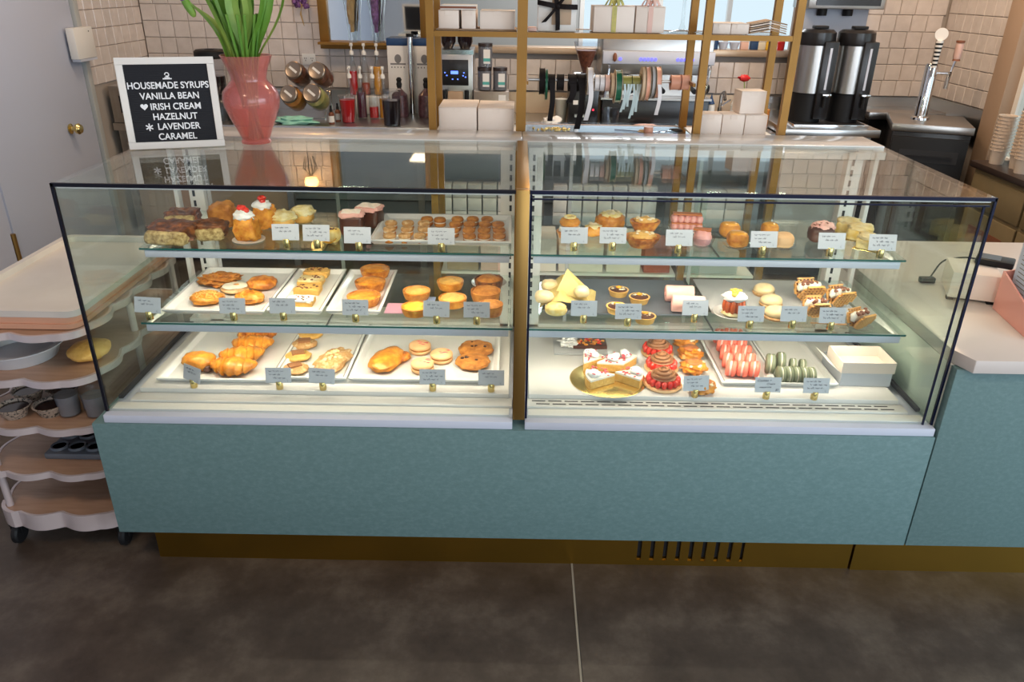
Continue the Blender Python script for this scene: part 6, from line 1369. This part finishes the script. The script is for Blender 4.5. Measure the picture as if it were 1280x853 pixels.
# coffee urn station on the right
uc = thing('urn_counter', 'stainless counter with coffee urns right of the gold shelving', 'counter', (0, 0, 0))
MB().box(1.56, 2.13, 2.71, 3.48, 0.905, 0.95).build('steel_top', 'steel', uc, bevel=0.004); MB().box(1.60, 2.10, 2.76, 3.46, 0.10, 0.904).build('cabinet', 'grey_wall', uc); MB().box(1.60, 2.10, 2.82, 3.44, 0, 0.10).build('plinth', 'black', uc)
dt = thing('drip_tray', 'flat steel drip tray under the two coffee urns', 'tray', (1.855, 2.86, 0.9505))
MB().box(-0.225, 0.22, -0.095, 0.16, 0, 0.018).build('tray_body', 'chrome', dt, bevel=0.003); MB().box(-0.205, 0.20, -0.08, 0.15, 0.0185, 0.021).build('grate', 'black', dt)
def urn(x, lab):
    r = thing('coffee_urn', lab, 'coffee urn', (x, 2.92, 0.9725), 0.0)
    MB().lathe([(0, 0), (0.092, 0), (0.092, 0.16), (0.088, 0.165), (0, 0.165)], 32).build('base', 'black', r)
    MB().lathe([(0, 0.1655), (0.098, 0.1655), (0.098, 0.43), (0, 0.43)], 40).build('steel_barrel', 'steel_brushed', r)
    MB().lathe([(0, 0.4305), (0.104, 0.4305), (0.108, 0.445), (0.104, 0.50), (0.085, 0.515), (0, 0.518)], 36).build('lid', 'black_satin', r)
    MB().box(0.012, 0.095, -0.118, -0.05, 0.02, 0.455).build('front_housing', 'black_satin', r, bevel=0.006); MB().box(0.045, 0.058, -0.1225, -0.1185, 0.19, 0.42).build('sight_gauge', 'white_trim', r)
    MB().box(0.035, 0.085, -0.155, -0.119, 0.155, 0.170).build('faucet_lever', 'chrome', r, bevel=0.002); MB().cyl((0.055, -0.14, 0.09), (0.055, -0.14, 0.154), 0.010, n=10).build('spout', 'black', r)
    MB().box(-0.03, 0.05, -0.03, 0.03, 0.5185, 0.535).build('top_latch', 'black', r, bevel=0.004)
    return r
urn(1.735, 'steel and black coffee urn, left of the pair on the drip tray'); urn(1.965, 'steel and black coffee urn, right of the pair on the drip tray')
bwr = thing('coffee_brewer', 'tall white steel brewer standing behind the two urns', 'brewer', (1.96, 3.28, 0.9505))
MB().box(-0.20, 0.20, 0.0, 0.17, 0.0, 0.64).build('column', 'white_trim', bwr, bevel=0.006); MB().box(-0.225, 0.24, -0.12, 0.17, 0.6405, 0.80).build('head', 'steel_brushed', bwr, bevel=0.006)
MB().box(-0.18, 0.21, -0.126, -0.1205, 0.66, 0.74).build('control_panel', 'black_satin', bwr)
for x in (-0.10, 0.06): MB().cyl((x, -0.02, 0.60), (x, -0.02, 0.64), 0.03, n=16).build('brew_nozzle', 'black', bwr)
# corner counter and kegerator
cc = thing('corner_counter', 'steel counter with upstand running round the tiled corner', 'counter', (0, 0, 0))
MB().box(2.25, 2.76, 3.18, 3.48, 0.94, 0.985).build('steel_top', 'steel', cc, bevel=0.003)
MB().box(2.25, 2.76, 3.481, 3.497, 0.9, 1.043).box(2.74, 2.757, 2.78, 3.480, 0.9, 1.06).build('steel_upstand', 'steel', cc); MB().box(2.27, 2.74, 3.21, 3.46, 0, 0.939).build('cabinet', 'black', cc)
kg = thing('beer_cabinet', 'black undercounter drinks cooler with steel top carrying a draught tower', 'cooler', (2.375, 2.61, 0), R(-20))
MB().box(-0.205, 0.205, 0.0, 0.44, 0.05, 0.955).build('cabinet_body', 'black_satin', kg, bevel=0.004); MB().box(-0.215, 0.215, -0.008, 0.45, 0.956, 1.0).build('steel_top', 'steel_brushed', kg, bevel=0.004)
MB().box(-0.20, 0.20, -0.025, -0.001, 0.10, 0.93).build('door', 'black', kg, bevel=0.003); MB().box(-0.12, 0.13, -0.034, -0.0255, 0.815, 0.83).build('door_handle', 'black_satin', kg); MB().box(-0.15, 0.16, -0.028, -0.0252, 0.79, 0.86).build('handle_recess', 'slot_dark', kg)
MB().box(-0.19, 0.19, 0.02, 0.42, 0.0, 0.049).build('plinth', 'black', kg)
tw = thing('draught_tower', 'chrome draught tower with a striped tap handle topped by a white disc', 'tap tower', (2.40, 2.83, 1.0005), R(-20))
MB().lathe([(0, 0), (0.052, 0), (0.050, 0.012), (0.036, 0.02), (0.036, 0.30), (0.030, 0.315), (0, 0.32)], 28).build('column', 'chrome', tw)
MB().cyl((0, -0.03, 0.27), (0, -0.085, 0.27), 0.012, n=12).cyl((0, -0.085, 0.25), (0, -0.085, 0.30), 0.014, n=12).build('faucet', 'chrome', tw)
MB().cyl((0.0, -0.085, 0.30), (0.0, -0.085, 0.445), 0.012, 0.020, 14).build('tap_handle', 'white_paper', tw)
for k in range(6): MB().cyl((0.0, -0.085, 0.312 + k * 0.022), (0.0, -0.085, 0.322 + k * 0.022), 0.0132 + k * 0.0012, 0.0138 + k * 0.0012, 14).build('handle_stripe', 'black', tw)
MB().lathe([(0, 0), (0.034, 0), (0.034, 0.012), (0, 0.012)], 28, mx=T3(0, -0.079, 0.478) @ Matrix.Rotation(pi / 2, 4, 'X')).build('handle_disc', 'white_paper', tw)
MB().cyl((0.03, 0.0, 0.265), (0.10, 0.0, 0.265), 0.010, n=12).cyl((0.10, -0.005, 0.27), (0.10, 0.03, 0.18), 0.012, n=12).build('side_faucet', 'chrome', tw)
MB().cyl((0.105, 0.0, 0.275), (0.115, 0, 0.34), 0.006, 0.008, 10).build('side_lever', 'chrome', tw)
MB().lathe([(0, 0.34), (0.016, 0.34), (0.022, 0.355), (0.021, 0.43), (0, 0.432)], 16, mx=T3(0.117, 0, 0)).build('pink_handle', 'blush', tw); MB().lathe([(0, 0), (0.023, 0), (0.023, 0.012), (0, 0.012)], 16, mx=T3(0.117, 0, 0.4325)).lathe([(0, 0), (0.022, 0), (0.016, 0.016), (0, 0.016)], 16, mx=T3(0.117, 0, 0.335)).build('handle_band', 'nut_brown', tw)
# drinks cabinet by the window
ck = thing('side_cabinet', 'olive wooden cabinet with dark top under the window at the right', 'cabinet', (2.655, 1.95, 0))
MB().box(-0.115, 0.11, -0.6, 0.42, 0.06, 0.815).build('carcass', 'olive_paint', ck, bevel=0.003); MB().box(-0.14, 0.11, -0.62, 0.45, 0.8155, 0.85).build('worktop', 'dark_wood', ck, bevel=0.006); MB().box(-0.10, 0.10, -0.58, 0.40, 0, 0.0595).build('plinth', 'dark_wood', ck)
for k in range(2):
    y0_, y1_ = (-0.58, -0.10) if k else (-0.08, 0.40)
    d = MB().box(-0.128, -0.1155, y0_, y1_, 0.62, 0.79).build('drawer', 'olive_paint', ck, bevel=0.004); MB().blob((-0.140, (y0_ + y1_) / 2, 0.70), (0.013, 0.018, 0.012), 0, 1, 1, 12, 8).build('drawer_knob', 'dark_wood', d)
    d = MB().box(-0.128, -0.1155, y0_, y1_, 0.09, 0.60).build('door', 'olive_paint', ck, bevel=0.004); MB().box(-0.1305, -0.1285, y0_ + 0.08, y1_ - 0.08, 0.17, 0.52).build('door_panel', 'nut_brown', d)
for i, (x, y, h, lab) in enumerate(((2.60, 2.30, 0.21, 'tall stack of clear cups at the window end of the side cabinet'), (2.64, 2.18, 0.24, 'tall stack of clear cups in the middle of the group on the side cabinet'), (2.60, 2.07, 0.26, 'tall stack of clear cups nearest the shop on the side cabinet'))):
    r = thing('cup_stack', lab, 'cups', (x, y, 0.8505)); n__ = int(h / 0.018)
    for k in range(n__): MB().lathe([(0.034, k * 0.018), (0.043, k * 0.018 + 0.071), (0.048, k * 0.018 + 0.072), (0.048, k * 0.018 + 0.076), (0.042, k * 0.018 + 0.075), (0.033, k * 0.018 + 0.001), (0.034, k * 0.018)], 20).build('cup', 'cup_tan', r)

# small lamp high on the tiles, seen mirrored in the top glass
wsn = thing('wall_sconce', 'small warm wall lamp with wire cage on the tiles, seen reflected in the top glass', 'wall lamp', (-1.47, 3.44, 2.0))
mat('lamp_glow', (1.0, 0.55, 0.18), 0.5, emis=9)
MB().box(-0.10, 0.10, 0.02, 0.055, 0.10, 0.13).build('wall_bracket', 'kraft', wsn, bevel=0.003); MB().lathe([(0, 0.02), (0.04, 0.03), (0.05, 0.06), (0.03, 0.09), (0, 0.10)], 20).build('shade', 'lamp_glow', wsn)
wc = MB()
for i in range(6): a = i * pi / 3; wc.tube([(0.0, 0, 0.02), (0.05 * cos(a), 0.05 * sin(a), -0.04), (0.03 * cos(a), 0.03 * sin(a), -0.12)], 0.003, 6)
wc.build('wire_cage', 'black', wsn)
area('sconce_light', (-1.47, 3.36, 2.05), (-1.47, 3.5, 1.9), 0.08, 0.08, 1.6, (1.0, 0.6, 0.28), None)
# ================================================================ trolley on the left, till area on the right
mat('trolley_wood', (0.34, 0.20, 0.130), 0.35, c2=(0.42, 0.26, 0.175), scale=6, stretch=(1, 8, 8), coat=0.15)
mat('trolley_edge', (0.62, 0.53, 0.53), 0.28, 0.35, coat=0.4)
mat('foil', (0.62, 0.63, 0.66), 0.35, 0.3)
mat('pink_lam', (0.66, 0.36, 0.24), 0.4)
mat('tray_white', (0.72, 0.66, 0.60), 0.35, c2=(0.66, 0.60, 0.54), scale=5, coat=0.3)
mat('speckled', (0.36, 0.28, 0.22), 0.5, c2=(0.03, 0.025, 0.02), scale=130, thr=(0.52, 0.60))
tx0, tx1, ty0, ty1 = -1.69, -1.262, 0.05, 0.80
tr = thing('bakery_trolley', 'wooden five tier trolley with scalloped shelf edges left of the display case', 'trolley', (0, 0, 0))
def scallop(x0, x1, y0, y1, amp=0.022, wl=0.14, corner=0.085, inset=0.0):
    pts = []
    def add(p): pts.append(p)
    X0, X1, Y0, Y1 = x0 + inset, x1 - inset, y0 + inset, y1 - inset; c = corner
    n = 36
    for i in range(n + 1):
        t = i / n; x = X0 + c + (X1 - X0 - 2 * c) * t; add((x, Y0 - amp * abs(sin(pi * (x - x0 - c) / wl)) + amp * 0.5))
    for i in range(1, 7): a = -pi / 2 + pi / 2 * i / 7; add((X1 - c + c * cos(a), Y0 + c + c * sin(a)))
    for i in range(n + 1): y = Y0 + c + (Y1 - Y0 - 2 * c) * i / n; add((X1 + amp * abs(sin(pi * (y - y0 - c) / wl)) - amp * 0.5, y))
    for i in range(1, 7): a = pi / 2 * i / 7; add((X1 - c + c * cos(a), Y1 - c + c * sin(a)))
    for i in range(n + 1): x = X1 - c - (X1 - X0 - 2 * c) * i / n; add((x, Y1))
    for i in range(1, 7): a = pi / 2 + pi / 2 * i / 7; add((X0 + c + c * cos(a), Y1 - c + c * sin(a)))
    for i in range(n + 1): y = Y1 - c - (Y1 - Y0 - 2 * c) * i / n; add((X0 - amp * abs(sin(pi * (y - y0 - c) / wl)) + amp * 0.5, y))
    for i in range(1, 7): a = pi + pi / 2 * i / 7; add((X0 + c + c * cos(a), Y0 + c + c * sin(a)))
    return pts
def shelf_(z, drop, m2='trolley_edge'):
    outer = scallop(tx0, tx1, ty0, ty1); inner = scallop(tx0, tx1, ty0, ty1, inset=0.008)
    n = len(outer)
    s = MB().prism(inner, z - 0.016, z - 0.002).build('shelf', 'trolley_wood', tr)
    vs = [(x, y, z - drop) for x, y in outer] + [(x, y, z) for x, y in outer] + [(x, y, z) for x, y in inner] + [(x, y, z - drop) for x, y in inner]; fs = []
    for k in range(4):
        for i in range(n): fs.append((k * n + i, k * n + (i + 1) % n, ((k + 1) % 4) * n + (i + 1) % n, ((k + 1) % 4) * n + i))
    MB().add(vs, fs).build('scalloped_edge', m2, s)
TZ = [0.150, 0.305, 0.47, 0.635, 0.785]
for i, z in enumerate(TZ): shelf_(z, 0.060 if i == 0 else 0.022)
for x in (tx0 + 0.04, tx1 - 0.035):
    for y in (ty0 + 0.045, ty1 - 0.04):
        yp = y if x < -1.5 or y > 0.4 else 0.42
        MB().cyl((x, yp, 0.09), (x, yp, 0.775), 0.011, n=12).build('pole', 'trolley_edge', tr)
        w_ = MB().lathe([(0, -0.011), (0.030, -0.011), (0.036, -0.006), (0.036, 0.006), (0.030, 0.011), (0, 0.011)], 22, mx=T3(x, y, 0.0365) @ Matrix.Rotation(pi / 2, 4, 'Y')).build('wheel', 'black', tr)
        MB().box(x - 0.020, x + 0.020, y - 0.012, y + 0.012, 0.070, 0.089).box(x - 0.019, x - 0.014, y - 0.01, y + 0.01, 0.036, 0.070).box(x + 0.014, x + 0.019, y - 0.01, y + 0.01, 0.036, 0.070).build('caster_fork', 'black', w_)
def flat_tray(lab, x0, x1, y0, y1, z, h, m, rim=0.012):
    r = thing('sheet_tray', lab, 'tray', ((x0 + x1) / 2, (y0 + y1) / 2, z)); X = (x1 - x0) / 2; Y = (y1 - y0) / 2
    lv = [(X - 0.006, 0), (X, h), (X - rim, h), (X - rim - 0.004, 0.004)]; vs = []; fs = []
    for xx, zz in lv:
        i = X - xx; n0 = len(vs)
        c = 0.035
        for (cx_, cy_, a0) in ((xx - c, -(Y - i) + c, -pi / 2), (xx - c, Y - i - c, 0), (-xx + c, Y - i - c, pi / 2), (-xx + c, -(Y - i) + c, pi)):
            for k in range(6): a = a0 + pi / 2 * k / 5; vs.append((cx_ + c * cos(a), cy_ + c * sin(a), zz))
    n = 24
    for j in range(3):
        for i in range(n): fs.append((j * n + i, j * n + (i + 1) % n, (j + 1) * n + (i + 1) % n, (j + 1) * n + i))
    fs += [tuple(reversed(range(n))), tuple(3 * n + i for i in range(n))]
    MB().add(vs, fs).build('tray_body', m, r); return r
tzt = TZ[4] + 0.0008
flat_tray('peach wooden tray at the bottom of the pile on the trolley', tx0 + 0.02, tx1 - 0.012, ty0 + 0.03, ty1 - 0.02, tzt, 0.018, 'pink_lam')
flat_tray('peach wooden tray in the middle of the pile on the trolley', tx0 + 0.02, tx1 - 0.012, ty0 + 0.03, ty1 - 0.02, tzt + 0.0185, 0.020, 'pink_lam')
flat_tray('large cream tray on top of the pile on the trolley', tx0 + 0.012, tx1 - 0.004, ty0 + 0.025, ty1 - 0.01, tzt + 0.039, 0.022, 'tray_white', 0.020)
# on the lower shelves
r = thing('aluminium_ring', 'round silver cake tin on the upper shelf of the trolley', 'cake tin', (-1.555, 0.215, TZ[3] - 0.0015))
MB().lathe([(0, 0), (0.10, 0), (0.115, 0.040), (0.130, 0.045), (0.130, 0.048), (0.110, 0.047), (0.094, 0.012), (0, 0.010)], 40).build('tin_body', 'foil', r)
r = thing('round_loaf', 'round golden sponge on the upper trolley shelf behind the glass', 'cake', (-1.345, 0.22, TZ[3] - 0.0015)); MB().blob((0, 0, 0.022), (0.062, 0.07, 0.026), 0.1, 2, 3, 28, 14, 1, 0.83).build('sponge', 'pale_gold', r)
r = thing('muffin_mould', 'speckled two cup baking mould on the middle trolley shelf', 'mould', (-1.54, 0.16, TZ[2] - 0.0015), 0.15)
for k in range(4):
    x = (k % 2) * 0.105 - 0.03; y = (k // 2) * 0.105 - 0.03
    MB().lathe([(0, 0), (0.030, 0), (0.046, 0.034), (0.050, 0.036), (0.050, 0.038), (0.045, 0.038), (0.030, 0.004), (0, 0.004)], 26, c=(x, y, 0)).build('cup', 'speckled', r); MB().lathe([(0, 0.0045), (0.029, 0.0045), (0.041, 0.030), (0, 0.030)], 22, c=(x, y, 0)).build('dark_filling', 'dark_liquid', r)
for i in range(2):
    r = thing('clear_bin', 'clear ribbed plastic container on the middle trolley shelf, %s' % ('left', 'right')[i], 'container', (-1.405 + i * 0.085, 0.145, TZ[2] - 0.0015)); MB().lathe([(0, 0), (0.032, 0), (0.038, 0.085), (0.040, 0.088), (0.036, 0.088), (0.030, 0.003), (0, 0.003)], 16).build('container_body', 'white_trim' if False else 'clear_plastic', r); MB().lathe([(0, 0.004), (0.029, 0.004), (0.034, 0.07), (0, 0.07)], 16).build('contents', 'logo_grey', r)
r = thing('bun_tin', 'dark green bun tin on the second lowest trolley shelf', 'baking tin', (-1.40, 0.20, TZ[1] - 0.0015))
MB().box(-0.12, 0.12, -0.07, 0.10, 0.0, 0.022).build('tin_body', 'slate', r, bevel=0.006)
for k in range(8): MB().lathe([(0.024, 0.0225), (0.020, 0.028), (0.026, 0.030), (0.029, 0.0225)], 18, c=(-0.088 + (k % 4) * 0.058, -0.028 + (k // 4) * 0.07, 0)).build('cup_ring', 'slate', r)
r = thing('metal_scraper', 'small metal scraper on the lowest trolley shelf', 'tool', (-1.36, 0.30, TZ[0] - 0.0015), 0.6); MB().box(-0.03, 0.03, -0.008, 0.008, 0, 0.004).build('blade', 'steel', r); MB().box(0.03, 0.06, -0.005, 0.005, 0, 0.008).build('handle', 'dark_wood', r)
# control box on the wall edge
p = U(98, 55, x=-2.46); r = thing('wall_intercom', 'white wall box on the edge of the painted door frame', 'intercom', (-2.4745, p.y + 0.02, p.z)); MB().box(0, 0.045, -0.10, 0.10, -0.075, 0.085).build('box_body', 'white_enamel', r, bevel=0.004); MB().box(0.0, 0.047, -0.09, 0.09, -0.088, -0.0755).build('blue_base', 'white_trim', r); MB().box(0.0455, 0.047, 0.05, 0.058, 0.06, 0.066).build('indicator', 'slot_dark', r)

# till area
WT = 0.803
bx_ = thing('till_box', 'white card box on black feet beside the glass case on the worktop', 'box', (1.460, 0.425, WT), R(-20))
MB().box(-0.065, 0.075, -0.06, 0.10, 0.010, 0.095).build('box_body', 'box_card', bx_, bevel=0.003)
for x in (-0.055, 0.06): MB().box(x - 0.01, x + 0.01, -0.055, -0.035, 0, 0.0098).build('foot', 'black', bx_)
MB().box(-0.055, 0.06, 0.06, 0.09, 0, 0.0098).build('foot', 'black', bx_)
cr = thing('card_reader', 'black card reader resting on the white box', 'card reader', (1.545, 0.47, WT + 0.0955), R(-35)); MB().box(-0.05, 0.06, -0.035, 0.04, 0, 0.022).build('reader_body', 'black', cr, bevel=0.006); MB().box(-0.04, 0.02, -0.028, 0.032, 0.0222, 0.0232).build('screen', 'black_satin', cr)
cb2 = thing('power_cable', 'black cable looping from the card reader to a plug by the glass', 'cable', (0, 0, 0))
pts = [Vector((1.497, 0.485, WT + 0.108)), U(1205, 322, y=0.58), U(1180, 326, y=0.62), U(1166, 342, y=0.60), U(1160, 352, z=WT + 0.004)]
cv = []
for i in range(len(pts) - 1):
    a, b = pts[max(i - 1, 0)], pts[i]; c, d = pts[i + 1], pts[min(i + 2, len(pts) - 1)]
    for k in range(6): t = k / 6; cv.append(0.5 * ((2 * b) + (c - a) * t + (2 * a - 5 * b + 4 * c - d) * t * t + (3 * b - a - 3 * c + d) * t ** 3))
cv.append(pts[-1])
MB().tube([(p.x, p.y, max(p.z, WT + 0.003)) for p in cv], 0.0028, 8).build('cord', 'black', cb2)
e = pts[-1]; MB().box(e.x - 0.03, e.x + 0.02, e.y - 0.012, e.y + 0.012, WT + 0.0002, WT + 0.020).build('plug', 'black', cb2, bevel=0.004)
ph = thing('menu_holder', 'salmon pink acrylic holder on the worktop at the right edge', 'holder', (1.478, 0.240, WT), R(-98))
MB().add([(-0.085, 0, 0), (0.16, 0, 0), (0.16, 0, 0.065), (-0.085, 0, 0.125), (-0.085, 0.006, 0), (0.16, 0.006, 0), (0.16, 0.006, 0.065), (-0.085, 0.006, 0.125)], [(0, 1, 2, 3), (7, 6, 5, 4), (0, 4, 5, 1), (1, 5, 6, 2), (2, 6, 7, 3), (3, 7, 4, 0)]).build('front_panel', 'pink_acrylic', ph)
MB().add([(-0.085, 0.0065, 0), (-0.085, 0.10, 0), (-0.085, 0.10, 0.15), (-0.085, 0.0065, 0.125), (-0.079, 0.0065, 0), (-0.079, 0.10, 0), (-0.079, 0.10, 0.15), (-0.079, 0.0065, 0.125)], [(3, 2, 1, 0), (4, 5, 6, 7), (0, 1, 5, 4), (1, 2, 6, 5), (2, 3, 7, 6), (3, 0, 4, 7)]).build('side_panel', 'pink_acrylic', ph)
MB().box(-0.0785, 0.16, 0.1005, 0.106, 0, 0.15).box(-0.0785, 0.16, 0.0065, 0.10, 0, 0.005).build('back_panel', 'pink_acrylic', ph)
bd = thing('menu_board', 'upright brown backed menu with pale blue page in the pink holder', 'menu', (1.520, 0.262, WT + 0.0055), R(-98))
MB().box(-0.055, 0.12, 0.0, 0.012, 0, 0.285).build('brown_back', 'rust', bd, bevel=0.001); MB().box(-0.045, 0.12, -0.014, -0.0005, 0.004, 0.275).build('acrylic_sleeve', 'clear_plastic', bd); MB().box(-0.035, 0.12, -0.017, -0.0145, 0.006, 0.268).build('page', 'paper_blue', bd)
ln = MB()
for i in range(14): ln.box(-0.015, 0.10 - (i * 37 % 5) * 0.012, -0.0175, -0.0171, 0.236 - i * 0.013, 0.2385 - i * 0.013)
ln.build('printed_lines', 'logo_grey', bd)
tb_ = thing('till_screen', 'black tablet till standing behind the menu at the right edge', 'till', (1.72, 0.33, WT), R(-30))
MB().box(-0.09, 0.14, -0.05, 0.08, 0, 0.012).build('base', 'black', tb_, bevel=0.003); MB().box(-0.01, 0.02, 0.0, 0.02, 0.0125, 0.17).build('stem', 'black', tb_)
MB().box(-0.12, 0.16, -0.006, 0.006, 0.0, 0.19, T3(0, -0.02, 0.13) @ Matrix.Rotation(R(-25), 4, 'X')).build('screen', 'black_satin', tb_, bevel=0.003)
